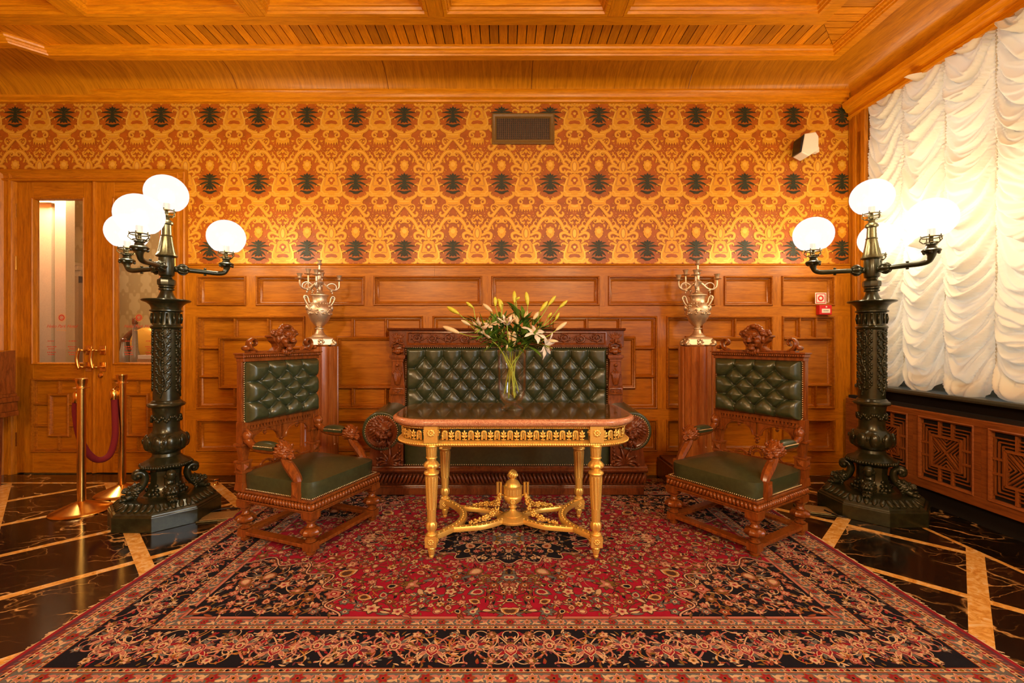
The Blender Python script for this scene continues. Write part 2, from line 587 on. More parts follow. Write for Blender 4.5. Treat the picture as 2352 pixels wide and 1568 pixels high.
def link_mesh(name, me, parent=None, loc=(0, 0, 0), rot=(0, 0, 0), kind=None, bevel=0.0, scale=None):
    o = bpy.data.objects.new(name, me)
    COL.objects.link(o)
    o.location = loc
    o.rotation_euler = rot
    if scale is not None:
        o.scale = (scale,) * 3 if isinstance(scale, (int, float)) else scale
    if parent is not None:
        o.parent = parent
    if kind:
        o['kind'] = kind
    if bevel:
        md = o.modifiers.new('bevel', 'BEVEL')
        md.width = bevel
        md.segments = 2
        md.limit_method = 'ANGLE'
    return o

def empty(name, loc=(0, 0, 0), rotz=0.0):
    o = bpy.data.objects.new(name, None)
    o.empty_display_size = 0.1
    COL.objects.link(o)
    o.location = loc
    o.rotation_euler = (0, 0, rotz)
    return o

def tag(o, label, cat=None, group=None, kind=None):
    o['label'] = label
    if cat:
        o['category'] = cat
    if group:
        o['group'] = group
    if kind:
        o['kind'] = kind
    return o

def struct(o, label=None):
    o['kind'] = 'structure'
    if label:
        o['label'] = label
    return o

def copy_tree(o, parent=None):
    c = o.copy()
    COL.objects.link(c)
    if parent is not None:
        c.parent = parent
    for ch in list(o.children):
        copy_tree(ch, c)
    return c

def blob(name, balls, voxel, mats, smooth_it=4):
    # one continuous carved mass grown from overlapping ellipsoids
    mb = MB()
    for b in balls:
        mb.ell(b[0], b[1], b[2] if len(b) > 2 else None, 14, 10)
    me = mb.mesh(name + '_src', [])
    o = bpy.data.objects.new(name + '_src', me)
    COL.objects.link(o)
    r = o.modifiers.new('remesh', 'REMESH')
    r.mode = 'VOXEL'
    r.voxel_size = voxel
    if smooth_it:
        sm = o.modifiers.new('smooth', 'SMOOTH')
        sm.iterations = smooth_it
        sm.factor = 0.4
    dg = bpy.context.evaluated_depsgraph_get()
    out = bpy.data.meshes.new_from_object(o.evaluated_get(dg))
    bpy.data.objects.remove(o, do_unlink=True)
    bpy.data.meshes.remove(me)
    out.name = name
    out.materials.clear()
    out.materials.append(M[mats])
    out.polygons.foreach_set('use_smooth', [True] * len(out.polygons))
    return out

def spline(pts, n):
    # Catmull-Rom through pts
    P = [Vector(p) for p in pts]
    out = []
    m = len(P)
    for k in range(m - 1):
        p0, p1, p2, p3 = P[max(k - 1, 0)], P[k], P[k + 1], P[min(k + 2, m - 1)]
        for i in range(n):
            t = i / n
            out.append(0.5 * ((2 * p1) + (p2 - p0) * t + (2 * p0 - 5 * p1 + 4 * p2 - p3) * t * t + (3 * p1 - p0 - 3 * p2 + p3) * t ** 3))
    out.append(P[-1])
    return out

def clothoid(x, y, head, length, k0, k1, n=24):
    # plane curve whose curvature runs from k0 to k1: volutes and tendrils
    pts = [(x, y)]
    ds = length / n
    for i in range(n):
        k = k0 + (k1 - k0) * (i + 0.5) / n
        head += k * ds
        x += math.cos(head) * ds
        y += math.sin(head) * ds
        pts.append((x, y))
    return pts

def unpx(px, py, Y):
    return ((px - VX) * Y / FPX, EYE + (VY - py) * Y / FPX)
# ================================================================== the room
YW = 4.077                      # face of the back wall
XR = 3.09                       # face of the right wall
XL, YF, ZC = -4.9, -4.2, 3.56   # left wall, wall behind the photographer, structural ceiling
def wx(px, Y=YW):
    return (px - VX) * Y / FPX
def wz(py, Y=YW):
    return EYE + (VY - py) * Y / FPX

# ---------------- floor: diagonal lattice of dark slabs and honey strips
mb = MB(); mb.box(XL - 0.2, XR + 0.2, YF - 0.2, YW + 0.2, -0.10, -0.004)
floor = struct(mb.build('floor', 'void'), 'dark veined marble floor laid diagonally with honey marble strips')
BX, BY = 2.665, 3.80            # border line along the right and the back wall

def clip_poly(poly, a, b, c):
    # keep a*x + b*y <= c
    out = []
    n = len(poly)
    for i in range(n):
        p, q = poly[i], poly[(i + 1) % n]
        dp, dq = a * p[0] + b * p[1] - c, a * q[0] + b * q[1] - c
        if dp <= 0:
            out.append(p)
        if (dp < 0 < dq) or (dq < 0 < dp):
            t = dp / (dp - dq)
            out.append((p[0] + t * (q[0] - p[0]), p[1] + t * (q[1] - p[1])))
    return out
def area(poly):
    return abs(sum(poly[i][0] * poly[(i + 1) % len(poly)][1] - poly[(i + 1) % len(poly)][0] * poly[i][1] for i in range(len(poly)))) / 2

RUGX0, RUGX1, RUGY0, RUGY1 = -1.83, 1.88, 1.52, 3.90
def slab(poly, name, mat, x0, x1, y1=BY):
    for a, b, c in ((-1, 0, -x0), (1, 0, x1), (0, 1, y1), (0, -1, -0.6)):
        poly = clip_poly(poly, a, b, c)
        if len(poly) < 3:
            return
    if area(poly) < 0.0015:
        return
    xs = [p[0] for p in poly]; ys = [p[1] for p in poly]
    if min(xs) > RUGX0 + .05 and max(xs) < RUGX1 - .05 and min(ys) > RUGY0 + .05 and max(ys) < RUGY1 - .05:
        return                   # wholly under the rug
    # wholly out of the picture
    if all(abs(x) > y * 1.30 + 0.35 for x, y in zip(xs, ys)) or max(ys) < 1.2:
        return
    m2 = MB()
    m2.prism(poly, 'z', -0.003, 0.0)
    m2.build(name, mat, floor)

def lattice(thin, thick, sign, x0, x1):
    # u = Y - sign*X family (thin strips), w = Y + sign*X family (wide bands); x, y from u, w
    def P(u, w):
        return (sign * (w - u) / 2, (u + w) / 2)
    ht, hb = 0.034, 0.052
    for i in range(len(thin) - 1):
        for j in range(len(thick) - 1):
            u0, u1, w0, w1 = thin[i] + ht, thin[i + 1] - ht, thick[j] + hb, thick[j + 1] - hb
            slab([P(u0, w0), P(u1, w0), P(u1, w1), P(u0, w1)], 'marble_slab', 'marble', x0, x1)
            slab([P(thin[i] - ht, w0), P(thin[i] + ht, w0), P(thin[i] + ht, w1), P(thin[i] - ht, w1)], 'honey_strip', 'strip', x0, x1)
            slab([P(u0, thick[j] - hb), P(u1, thick[j] - hb), P(u1, thick[j] + hb), P(u0, thick[j] + hb)], 'honey_band', 'strip', x0, x1)
            slab([P(thin[i] - ht, thick[j] - hb), P(thin[i] + ht, thick[j] - hb), P(thin[i] + ht, thick[j] + hb), P(thin[i] - ht, thick[j] + hb)],
                 'honey_corner', 'strip', x0, x1)
lattice([3.575 + 0.876 * k for k in range(-7, 6)], [0.51 + 0.873 * k for k in range(-5, 8)], 1, XL, 0.0)
# left half: strips run along Y - X = 3.57, 4.42, 5.31, ... ; right half mirrored
lattice([-0.035 + 0.867 * k for k in range(-3, 11)], [0.775 + 0.865 * k for k in range(-5, 8)], -1, 0.0, BX)
mb = MB(); mb.box(XL, BX + 0.02, BY, BY + 0.03, -0.003, 0.0); mb.build('border_strip', 'strip', floor)
mb = MB(); mb.box(BX, BX + 0.03, 0.6, BY, -0.003, 0.0); mb.build('border_strip', 'strip', floor)
for k in range(6):
    x0 = XL + k * 1.33
    mb = MB(); mb.box(x0, min(x0 + 1.328, XR), BY + 0.03, YW, -0.003, 0.0); mb.build('border_slab', 'marble', floor)
for k in range(3):
    y0 = 0.6 + k * 1.07
    mb = MB(); mb.box(BX + 0.03, XR, y0, min(y0 + 1.068, BY + 0.03), -0.003, 0.0); mb.build('border_slab', 'marble', floor)
mb = MB(); mb.box(XL, XR, YF, 0.6, -0.003, 0.0); mb.build('marble_slab', 'marble', floor)

# ---------------- back wall
mb = MB()
mb.box(wx(432), XR + .2, YW + .002, YW + 0.2, 0, ZC)
mb.box(XL, wx(432), YW + .002, YW + 0.2, wz(398), ZC)
mb.box(XL - .2, wx(8), YW + .002, YW + 0.2, 0, wz(398))
M['paper'] = plain('terracotta wallpaper ground', (0.42, 0.10, 0.006), 0.40, var=0.16, vscale=3, bump=0.15)
M['papergold'] = plain('embossed wallpaper gold', (0.74, 0.345, 0.022), 0.36, metal=0.2, var=0.1, vscale=60, bump=0.25)
M['papergold2'] = plain('embossed wallpaper pale gold', (0.84, 0.46, 0.06), 0.36, metal=0.25, var=0.08, vscale=60)
M['papershade'] = plain('embossed wallpaper brown line', (0.58, 0.23, 0.028), 0.45, var=0.1)
M['papergreen'] = plain('wallpaper dark green', (0.020, 0.024, 0.008), 0.5, var=0.25, vscale=30)
M['papergreen2'] = plain('wallpaper olive line', (0.065, 0.065, 0.015), 0.5, var=0.2)
wall_back = struct(mb.build('wall_back', 'paper'), 'back wall with embossed damask wallpaper above oak panelling')

# wainscot boards
ZB = [wz(612), wz(636), wz(702), wz(727), wz(936), wz(962), wz(1033), wz(1058)]
X0W, X1W = wx(432), wx(1945)
FACE, REC = YW - 0.042, YW - 0.004       # face of rails and stiles, recessed fields
def board(name, x0, x1, z0, z1, mat, y0=FACE, y1=YW + 0.002, bev=0.0):
    m = MB(); m.box(x0, x1, y0, y1, z0, z1)
    return m.build(name, mat, wall_back, bevel=bev)
for a, b in ((0, 1), (2, 3), (4, 5), (6, 7)):
    xs = [X0W, wx(1000), X1W] if a in (0, 4) else [X0W, wx(1374), X1W]
    for p, q in zip(xs[:-1], xs[1:]):
        board('rail', p + 0.0006, q - 0.0006, ZB[b], ZB[a], 'oak_x')
UP = [(461, 571), (595, 840), (862, 1107), (1130, 1374), (1395, 1636), (1658, 1767), (1789, 1908)]
BIG = [(460, 705), (728, 973), (996, 1241), (1262, 1505), (1527, 1767), (1790, 1908)]
def stiles(row, zt, zb):
    xs = [X0W] + [wx(v) for r in row for v in r] + [X1W]
    for i in range(0, len(xs), 2):
        board('stile', xs[i], xs[i + 1], zb, zt, 'oak_z')
stiles(UP, ZB[1], ZB[2]); stiles(BIG, ZB[3], ZB[4]); stiles(BIG, ZB[5], ZB[6])
MOULD = [(-.004, -0.004), (-.003, 0.008), (0.003, 0.015), (0.010, 0.013), (0.013, 0.002), (0.015, -0.012), (0.022, -0.011), (0.025, -0.020), (0.033, -0.024), (0.040, -0.040)]
BARP = [(-0.021, -0.038), (-0.015, -0.024), (-0.011, -0.022), (-0.009, -0.004), (-0.004, 0.004), (0.004, 0.004), (0.009, -0.004), (0.011, -0.022), (0.015, -0.024), (0.021, -0.038)]
def panel(x0, x1, zt, zb, parent=wall_back, face=FACE, rec=REC, mat='oak_p'):
    m = MB(); m.box(x0 + .002, x1 - .002, rec, rec + 0.008, zb + .002, zt - .002)
    p = m.build('panel', mat, parent)
    m = MB(); m.ring(x0, x1, zb, zt, MOULD, face); m.build('panel_moulding', 'oak_m', p, smooth=40)
    return p
def compound(x0, x1, zt, zb, cx0, cx1, czt, czb, tops, sides, parent=wall_back, face=FACE, rec=REC):
    p = panel(x0, x1, zt, zb, parent, face, rec)
    m = MB(); m.ring(cx0, cx1, czb, czt, [(-0.010, -0.038), (-0.006, -0.020), (-0.002, -.018), (0.0, 0.004), (0.006, 0.010), (0.014, 0.007), (0.017, -0.008), (0.026, -0.010), (0.030, -0.022), (0.038, -0.030)], face)
    m.build('center_moulding', 'oak_m', p, smooth=40)
    m = MB(); m.box(cx0 + .03, cx1 - .03, rec - 0.012, rec, czb + .03, czt - .03); m.build('center_field', 'oak_d', p)
    for t in tops:
        m = MB(); m.bar((t, czt), (t, zt - .02), BARP, face); m.build('panel_bar', 'oak_m', p, smooth=40)
        m = MB(); m.bar((t, zb + .02), (t, czb), BARP, face); m.build('panel_bar', 'oak_m', p, smooth=40)
    for t in sides:
        m = MB(); m.bar((x0 + .02, t), (cx0, t), BARP, face); m.build('panel_bar', 'oak_m', p, smooth=40)
        m = MB(); m.bar((cx1, t), (x1 - .02, t), BARP, face); m.build('panel_bar', 'oak_m', p, smooth=40)
    return p
for a, b in UP:
    panel(wx(a), wx(b), ZB[1], ZB[2])
for a, b in BIG[:-1]:
    w = b - a
    compound(wx(a), wx(b), ZB[3], ZB[4], wx(a + w * .2), wx(b - w * .2), wz(774), wz(891),
             (wx(a + w * .345), wx(b - w * .345)), (wz(799), wz(864)))
a, b = BIG[-1]
p = panel(wx(a), wx(b), ZB[3], ZB[4])
for zz in (777, 884):
    m = MB(); m.bar((wx(a) + .02, wz(zz)), (wx(b) - .02, wz(zz)), BARP, FACE); m.build('panel_bar', 'oak_m', p, smooth=40)
for xx in (1831, 1868):
    for z0, z1 in ((777, 729), (934, 884)):
        m = MB(); m.bar((wx(xx), wz(z0)), (wx(xx), wz(z1)), BARP, FACE); m.build('panel_bar', 'oak_m', p, smooth=40)
for a, b in BIG:
    panel(wx(a), wx(b), ZB[5], ZB[6])
# dado cap and baseboard
mb = MB()
mb.prism([(YW, wz(606)), (YW - .020, wz(606)), (YW - .042, wz(608.5)), (YW - .046, wz(610.5)), (YW - .036, wz(612)), (YW - .034, wz(614)), (YW - .044, wz(616)), (YW - .036, wz(619)), (YW - .030, wz(621)), (YW, wz(621))], 'x', X0W, X1W)
struct(mb.build('trim_1', 'oak_x', smooth=35), 'oak dado cap between wallpaper and panelling')
for k, (p, q) in enumerate(((432, 605), (605, 1290), (1290, 1945))):
    mb = MB()
    mb.prism([(YW, 0.0), (YW - .045, 0.0), (YW - .045, wz(1063)), (YW - .036, wz(1060)), (YW - .030, wz(1057)), (YW, wz(1057))], 'x', wx(p) + .0005, wx(q) - .0005)
    if k == 0:
        baseboard = struct(mb.build('baseboard_back', 'oak_x'), 'oak baseboard along the back wall')
    else:
        mb.build('baseboard_length', 'oak_x', baseboard)

# ---------------- wallpaper relief: 2D strokes and shapes, tiled and trimmed
class V2:
    jr = random.Random(99)
    def __init__(s):
        s.p = []                       # (points, mat, layer) polygons
    def poly(s, pts, mat, lay):
        s.p.append(([tuple(q) for q in pts], mat, lay + V2.jr.random() * .05))
    def stroke(s, pts, w, mat, lay):
        n = len(pts)
        ws = w if isinstance(w, (list, tuple)) else None
        L, R = [], []
        jit = V2.jr.random() * .05
        for i in range(n):
            x0, y0 = pts[max(i - 1, 0)]; x1, y1 = pts[min(i + 1, n - 1)]
            d = math.hypot(x1 - x0, y1 - y0) or 1e-9
            nx, ny = -(y1 - y0) / d, (x1 - x0) / d
            if ws:
                t = i / (n - 1) * (len(ws) - 1)
                k = min(int(t), len(ws) - 2)
                h = (ws[k] + (ws[k + 1] - ws[k]) * (t - k)) / 2
            else:
                h = w / 2
            L.append((pts[i][0] + nx * h, pts[i][1] + ny * h)); R.append((pts[i][0] - nx * h, pts[i][1] - ny * h))
        for i in range(n - 1):
            s.p.append(([R[i], R[i + 1], L[i + 1], L[i]], mat, lay + .003 * i + jit))
    def disc(s, c, rx, ry, mat, lay, n=12, rot=0.0, lobes=0, depth=0.0):
        q = []
        for i in range(n):
            a = 2 * PI * i / n
            k = 1 - depth * (0.5 - 0.5 * math.cos(lobes * a)) if lobes else 1
            x, y = rx * k * math.cos(a), ry * k * math.sin(a)
            q.append((c[0] + x * math.cos(rot) - y * math.sin(rot), c[1] + x * math.sin(rot) + y * math.cos(rot)))
        s.poly(q, mat, lay)
    def leaf(s, p, ang, ln, wd, mat, lay, bend=0.0):
        c, d = math.cos(ang), math.sin(ang)
        q = []
        for t, w in ((0, 0.12), (.2, .75), (.45, 1), (.7, .75), (1, 0), (.7, -.75), (.45, -1), (.2, -.75), (0, -.12)):
            x, y = t * ln, w * wd / 2 + bend * t * t * ln
            q.append((p[0] + x * c - y * d, p[1] + x * d + y * c))
        s.poly(q, mat, lay)
    def mirror_x(s, start=0):
        for pts, m, l in list(s.p[start:]):
            s.p.append(([(-x, y) for x, y in pts][::-1], m, l + .06))

TW, TH = 0.4355, 0.597
U = 1.0 / 1030.0                        # one crop pixel of the pattern in metres
T = V2()
G, G2, SH = 0, 1, 2
def q(x, y):
    return (x * U, -y * U)
def band(pts, w, mat=G, lay=1, line=True):
    P = [q(*p) for p in pts]
    P = [(v[0], v[1]) for v in spline([(a, b, 0) for a, b in P], 6)]
    ww = [v * U for v in w]
    T.stroke(P, [v + 5 * U for v in ww], SH, lay - .5)
    T.stroke(P, ww, mat, lay)
    if line:
        T.stroke(P, [v * .28 for v in ww], G2, lay + 1)
def volute(x, y, head, ln, k0, k1, w0, w1, mat=G, lay=1):
    pts = clothoid(x * U, -y * U, head, ln * U, k0 / U, k1 / U, 22)
    T.stroke(pts, [(w0 + 5) * U, (w1 + 4) * U], SH, lay - .5)
    T.stroke(pts, [w0 * U, w1 * U], mat, lay)
    T.stroke(pts, [w0 * .3 * U, w1 * .2 * U], G2, lay + 1)
# --- axis column (under the pineapple at 0,0)
s0 = len(T.p)
band([(10, 150), (60, 140), (100, 118), (112, 92), (98, 82)], [26, 30, 24, 14])          # brim of the basket
T.poly([q(0, 150), q(72, 150), q(62, 175), q(70, 195), q(40, 215), q(0, 220)], G, 1.2)
T.poly([q(0, 162), q(52, 160), q(46, 170), q(0, 174)], G2, 2)
T.poly([q(0, 196), q(50, 192), q(30, 206), q(0, 210)], SH, 2)
band([(12, 212), (50, 255), (78, 290), (104, 300), (120, 280), (108, 262)], [20, 26, 26, 22, 12])
volute(70, 262, 0.5, 110, 0.012, 0.05, 16, 6)
band([(22, 345), (8, 358), (6, 340), (26, 322), (66, 330), (102, 372), (128, 430), (165, 450)], [10, 14, 20, 30, 32, 30, 24, 18], lay=1.4)
volute(60, 325, 2.6, 120, 0.02, 0.07, 20, 6, lay=1.6)
volute(128, 400, 0.2, 90, 0.02, 0.07, 18, 6, lay=1.6)
T.disc(q(0, 440), 44 * U, 44 * U, G, 1.2, 28, PI / 2, 7, 0.25)                                  # palmette
T.disc(q(0, 440), 26 * U, 26 * U, G2, 2, 21, PI / 2, 7, 0.3)
T.poly([q(0, 480), q(30, 450), q(38, 470), q(0, 510)], G, 1.3)
T.leaf(q(0, 300), -PI / 2, 60 * U, 22 * U, G, 1.2); T.leaf(q(2, 296), -PI / 2 + .6, 42 * U, 14 * U, G, 1.2)
# dots and sprigs
rs = random.Random(3)
for k in range(26):
    x, y = rs.uniform(4, 215), rs.uniform(195, 560)
    T.disc(q(x, y), 5 * U, 4 * U, G, .8, 6)
for k in range(17):
    x, y = rs.uniform(14, 205), rs.uniform(210, 420)
    a = rs.uniform(0, 2 * PI)
    for d in (-.9, 0, .9):
        T.leaf(q(x, y), a + d, 20 * U, 9 * U, G, .8)
for k in range(9):                                                                         # sprigs round the pineapple
    a = k / 9 * PI - PI / 2 + .15
    r = 112 + (k % 2) * 14
    T.leaf(q(r * math.cos(a), r * 1.05 * math.sin(a)), -a, 18 * U, 6 * U, G, .8)
for k in range(7):
    a = k / 7 * PI - PI / 2 + .2
    T.disc(q(128 * math.cos(a), 132 * math.sin(a)), 4 * U, 4 * U, G, .8, 6)
T.mirror_x(s0)
# --- half-drop column (bell crown, tassel, cone) centred on x = 224
s1 = len(T.p)
T2 = T; T = V2()
T.poly([q(0, -88), q(42, -82), q(70, -40), q(88, 10), (103 * U, -62 * U), q(100, 92), q(60, 108), q(0, 104)], G, 1)
T.poly([q(0, -62), q(26, -48), q(34, -22), q(18, -10), q(14, 8), q(0, 14)], 3, 2.2)
T.poly([q(0, 34), q(40, 40), q(58, 62), q(40, 72), q(0, 64)], 3, 2.2)
T.poly([q(0, -40), q(14, -34), q(10, -18), q(0, -12)], G2, 2.6)
T.stroke([q(66, -60), q(78, -20), q(94, 30), q(96, 70), q(70, 96), q(30, 98)], [8 * U, 14 * U, 12 * U, 8 * U], G2, 2)
T.stroke([q(46, -66), q(56, -30), q(66, 10), q(62, 26), q(30, 20), q(12, 26)], [6 * U, 10 * U, 8 * U], SH, 2)
volute(76, -48, 0.9, 70, -0.01, -0.08, 20, 6)
volute(96, 20, 0.7, 60, -0.01, -0.08, 16, 5)
band([(0, 118), (50, 112), (96, 96)], [22, 20, 12])
volute(20, 140, 0.3, 150, -0.012, -0.075, 26, 8)
volute(60, 112, -0.4, 110, 0.02, 0.075, 22, 8)
T.poly([q(0, 196), q(44, 188), q(62, 214), q(58, 262), q(48, 232), q(36, 266), q(24, 236), q(12, 262), q(0, 240)], G, 1.2)
T.poly([q(0, 205), q(34, 200), q(30, 214), q(0, 222)], G2, 2)
for k in range(4):
    T.leaf(q(14, 290 + k * 30), -0.4 - k * .4, 36 * U, 16 * U, G, 1)
T.leaf(q(0, 300), -PI / 2, 40 * U, 30 * U, G, 1.1)
volute(20, 366, 0.2, 80, 0.01, 0.07, 14, 5)
T.disc(q(0, 462), 42 * U, 66 * U, G, 1.6, 16)
T.disc(q(0, 462), 24 * U, 48 * U, SH, 2, 14); T.disc(q(0, 462), 16 * U, 40 * U, G2, 2.4, 14)
band([(36, 420), (70, 395), (100, 405), (96, 432), (74, 428)], [22, 26, 20, 10])
band([(40, 480), (90, 455), (128, 470), (120, 508), (90, 508), (92, 488)], [20, 26, 24, 18, 8])
band([(20, 520), (60, 505), (82, 530), (60, 548)], [14, 22, 16, 8])
for k in range(12):
    T.disc(q(rs.uniform(10, 120), rs.uniform(180, 400)), 5 * U, 4 * U, G, .8, 6)
T.mirror_x(0)
for pts, m_, l_ in T.p:
    T2.p.append(([(x + TW / 2, y) for x, y in pts], m_, l_))
T = T2
# pineapple (own object)
PA = V2()
def pl(x, y, a, ln, wd, bend, m=0, l=1.0):
    PA.leaf(q(x, y), a, ln * U, wd * U, m, l, bend)
s0 = len(PA.p)
pl(0, -52, PI / 2, 44, 22, 0); pl(3, -48, 1.15, 46, 18, -.2); pl(4, -40, .95, 66, 21, -.55); pl(5, -22, .80, 84, 24, -.80)
pl(6, -4, .42, 84, 24, -.85); pl(5, 14, .05, 62, 24, -.75); pl(3, 26, -.5, 46, 22, -.4)
PA.poly([q(0, -56), q(10, -50), q(17, -10), q(18, 24), q(10, 52), q(0, 60)], 0, 1.1)
PA.poly([q(0, 74), q(28, 70), q(56, 64), q(70, 78), (52 * U, -76 * U), q(34, 84), q(20, 96), q(0, 98)], 0, 1.1)
pl(5, -38, .95, 52, 6, -.55, 1, 2); pl(6, -20, .80, 68, 6, -.80, 1, 2); pl(7, -3, .42, 66, 6, -.85, 1, 2); pl(4, 16, .05, 46, 6, -.75, 1, 2)
PA.mirror_x(s0)
ZR = wz(268)                             # height of the first row of pineapples
XP = wx(594)
def v2_mesh(V, name, mats, plane, lay_h, offs=((0, 0),), trim=None):
    m = MB()
    for ox, oy in offs:
        for pts, mt, lay in V.p:
            k = len(m.v)
            for x, y in pts:
                m.v.append(plane(x + ox, y + oy, lay * lay_h))
            m.f.append(tuple(range(k, k + len(pts)))); m.m.append(mt)
    me = m.mesh(name, mats, recalc=False)
    if trim:
        b = bmesh.new(); b.from_mesh(me)
        for co, no in trim:
            bmesh.ops.bisect_plane(b, geom=b.verts[:] + b.edges[:] + b.faces[:], plane_co=co, plane_no=no, clear_outer=True)
        b.to_mesh(me); b.free()
    return me
wplane = lambda x, y, h: (x, YW - 0.0012 - h, y)
ZT, ZD = wz(237), wz(607)
tiles = [(XP + TW * i, ZR - TH * j) for i in range(-2, 13) for j in range(-1, 3)]
trim = [((0, 0, ZT), (0, 0, 1)), ((0, 0, ZD), (0, 0, -1)), ((wx(1948), 0, 0), (1, 0, 0)), ((wx(433), 0, 0), (-1, 0, 0))]
link_mesh('wallpaper_relief', v2_mesh(T, 'wallpaper_relief', ['papergold', 'papergold2', 'papershade', 'paper'], wplane, 0.0011, tiles, trim), wall_back, kind='stuff')
tiles = [(XP - TW * i, ZR - TH * j) for i in range(1, 8) for j in range(-1, 3)]
trim = [((0, 0, ZT), (0, 0, 1)), ((0, 0, wz(393)), (0, 0, -1)), ((wx(433), 0, 0), (1, 0, 0)), ((XL, 0, 0), (-1, 0, 0))]
link_mesh('wallpaper_relief', v2_mesh(T, 'wallpaper_relief', ['papergold', 'papergold2', 'papershade', 'paper'], wplane, 0.0011, tiles, trim), wall_back, kind='stuff')
# the half tile between the two lots
pa_mesh = v2_mesh(PA, 'pineapple_motif', ['papergreen', 'papergreen2'], lambda x, y, h: (x, -h, y), 0.0012)
for j in range(3):
    for i in range(-6, 13):
        X, Z = XP + TW * i, ZR - TH * j
        if Z < ZD + .1 and False or X < XL + .1 or X > wx(1930) + .06:
            continue
        if j > 0 and X < wx(450) :
            continue
        link_mesh('pineapple_motif', pa_mesh, wall_back, (X, YW - 0.0035, Z))

# ---------------- cornice, cove, coffered ceiling
def plan(s, jog=0.0):
    # plan of a ceiling line s in front of the walls; at the far left the line steps forward
    Y0, X1 = 4.04 - s, 3.07 - s
    return [(XL, Y0 - jog), (-3.68, Y0 - jog), (-3.53, Y0), (X1, Y0), (X1, YF)]
def run(mb, prof, jogs=None):
    rows = []
    for k, (s, z) in enumerate(prof):
        rows.append([(x, y, z) for x, y in plan(s, jogs[k] if jogs else 0.0)])
    n = len(rows[0])
    mb.add([p for r in rows for p in r], [(k * n + i, k * n + i + 1, (k + 1) * n + i + 1, (k + 1) * n + i) for k in range(len(rows) - 1) for i in range(n - 1)])
mb = MB(); mb.box(XL - .2, XR + .9, YF - .2, YW + .2, ZC, ZC + 0.1)
ceiling = struct(mb.build('ceiling', 'ceil_x'), 'coffered wooden ceiling with plank frieze and curved cove')
mb = MB()
cov = [(0.0, 3.34), (0.012, 3.37), (0.03, 3.405), (0.06, 3.445), (0.11, 3.485), (0.18, 3.515), (0.28, 3.535), (0.46, 3.545)]
run(mb, cov, [0, 0.01, .02, .04, .07, .1, .13, .15]); mb.build('cove', 'cove', ceiling, smooth=60)
for X in (-2.35, -1.02, 0.24, 1.62):
    mb = MB(); n = len(cov)
    mb.add([(X + dx, 4.04 - s - .0015, z - .0015) for s, z in cov for dx in (-.002, .002)], [(2 * i, 2 * i + 1, 2 * i + 3, 2 * i + 2) for i in range(n - 1)])
    mb.build('cove_joint', 'mahog_dk', ceiling)
mb = MB()
jb = [.15] * 12
run(mb, [(0.44, 3.545), (0.44, 3.412), (0.455, 3.400), (0.515, 3.400), (0.520, 3.412), (0.528, 3.414), (0.532, 3.430), (0.545, 3.436), (0.550, 3.450), (0.556, 3.452), (0.556, 3.475)], jb[:11])
mb.build('beam', 'ceil_x', ceiling, smooth=30)
# plank frieze
ZS, S0, S1 = 3.462, 0.54, 0.80
mit = 3.07 - 4.04
pitch = 0.0685
plank_me = None
x = XL
while x < 3.07 - S0:
    x1 = x + pitch - 0.0065
    ya, yb = 4.04 - S1, 4.04 - S0
    poly = [(x, ya), (x1, ya), (x1, yb), (x, yb)]
    poly = clip_poly(poly, 1, -1, mit - .002)
    if len(poly) >= 3 and area(poly) > 2e-4:
        dz = random.uniform(0, 0.003)
        m = MB(); m.prism(poly, 'z', ZS - dz, ZS + 0.012); m.build('plank', 'plank_y', ceiling)
    x += pitch
y = 4.04 - S0
while y > 2.2:
    poly = [(3.07 - S1, y - pitch + .0055), (3.07 - S0, y - pitch + .0055), (3.07 - S0, y), (3.07 - S1, y)]
    poly = clip_poly(poly, -1, 1, -mit - .002)
    if len(poly) >= 3 and area(poly) > 2e-4:
        m = MB(); m.prism(poly, 'z', ZS - random.uniform(0, .003), ZS + 0.012); m.build('plank', 'plank_x', ceiling)
    y -= pitch
mb = MB(); mb.box(3.07 - S1, 3.07 - S0, YF, y, ZS, ZS + .012); mb.build('frieze_board', 'ceil_y', ceiling)
mb = MB(); run(mb, [(S0, ZS + .013), (S1, ZS + .013)]); mb.build('frieze_backing', 'void', ceiling)
# inner beam
mb = MB(); run(mb, [(S1 - .006, 3.475), (S1 - .006, 3.448), (S1, 3.440), (0.885, 3.440), (0.885, 3.50)]); mb.build('beam', 'ceil_x', ceiling, smooth=30)
# coffers
XB = [-4.19, -2.95, -1.71, -0.47, 0.77, 2.01 + .19]
YC0, YC1 = 4.04 - 0.885, 1.95
CM = [(0.0, 0.0), (0.0, -.008), (0.022, -.004), (0.028, 0.012), (0.036, 0.014), (0.044, 0.030), (0.056, 0.032), (0.060, 0.046), (0.061, 0.072)]
for k in range(len(XB) - 1):
    a, b = XB[k] + .055, XB[k + 1] - .055
    if k == len(XB) - 2:
        b = 3.07 - .885
    m = MB(); m.box(a, b, YC1, YC0, 3.514, 3.525); p = m.build('coffer_panel', 'ceil_x', ceiling)
    m = MB(); n = len(CM)
    v = []
    for ins, up in CM:
        for X, Y in ((a + ins, YC1 + ins), (b - ins, YC1 + ins), (b - ins, YC0 - ins), (a + ins, YC0 - ins)):
            v.append((X, Y, 3.446 + up))
    m.add(v, [(i * 4 + j, i * 4 + (j + 1) % 4, (i + 1) * 4 + (j + 1) % 4, (i + 1) * 4 + j) for i in range(n - 1) for j in range(4)])
    m.build('coffer_moulding', 'ceil_x', p, smooth=40)
for X in XB[:-1]:
    m = MB(); m.box(X - .055, X + .055, YF, YC0, 3.440, 3.51); m.build('beam', 'ceil_y', ceiling, bevel=.004)
m = MB(); m.box(XL, 3.07 - .885, YF, YC1, 3.45, 3.52); m.build('ceiling_board', 'ceil_x', ceiling)
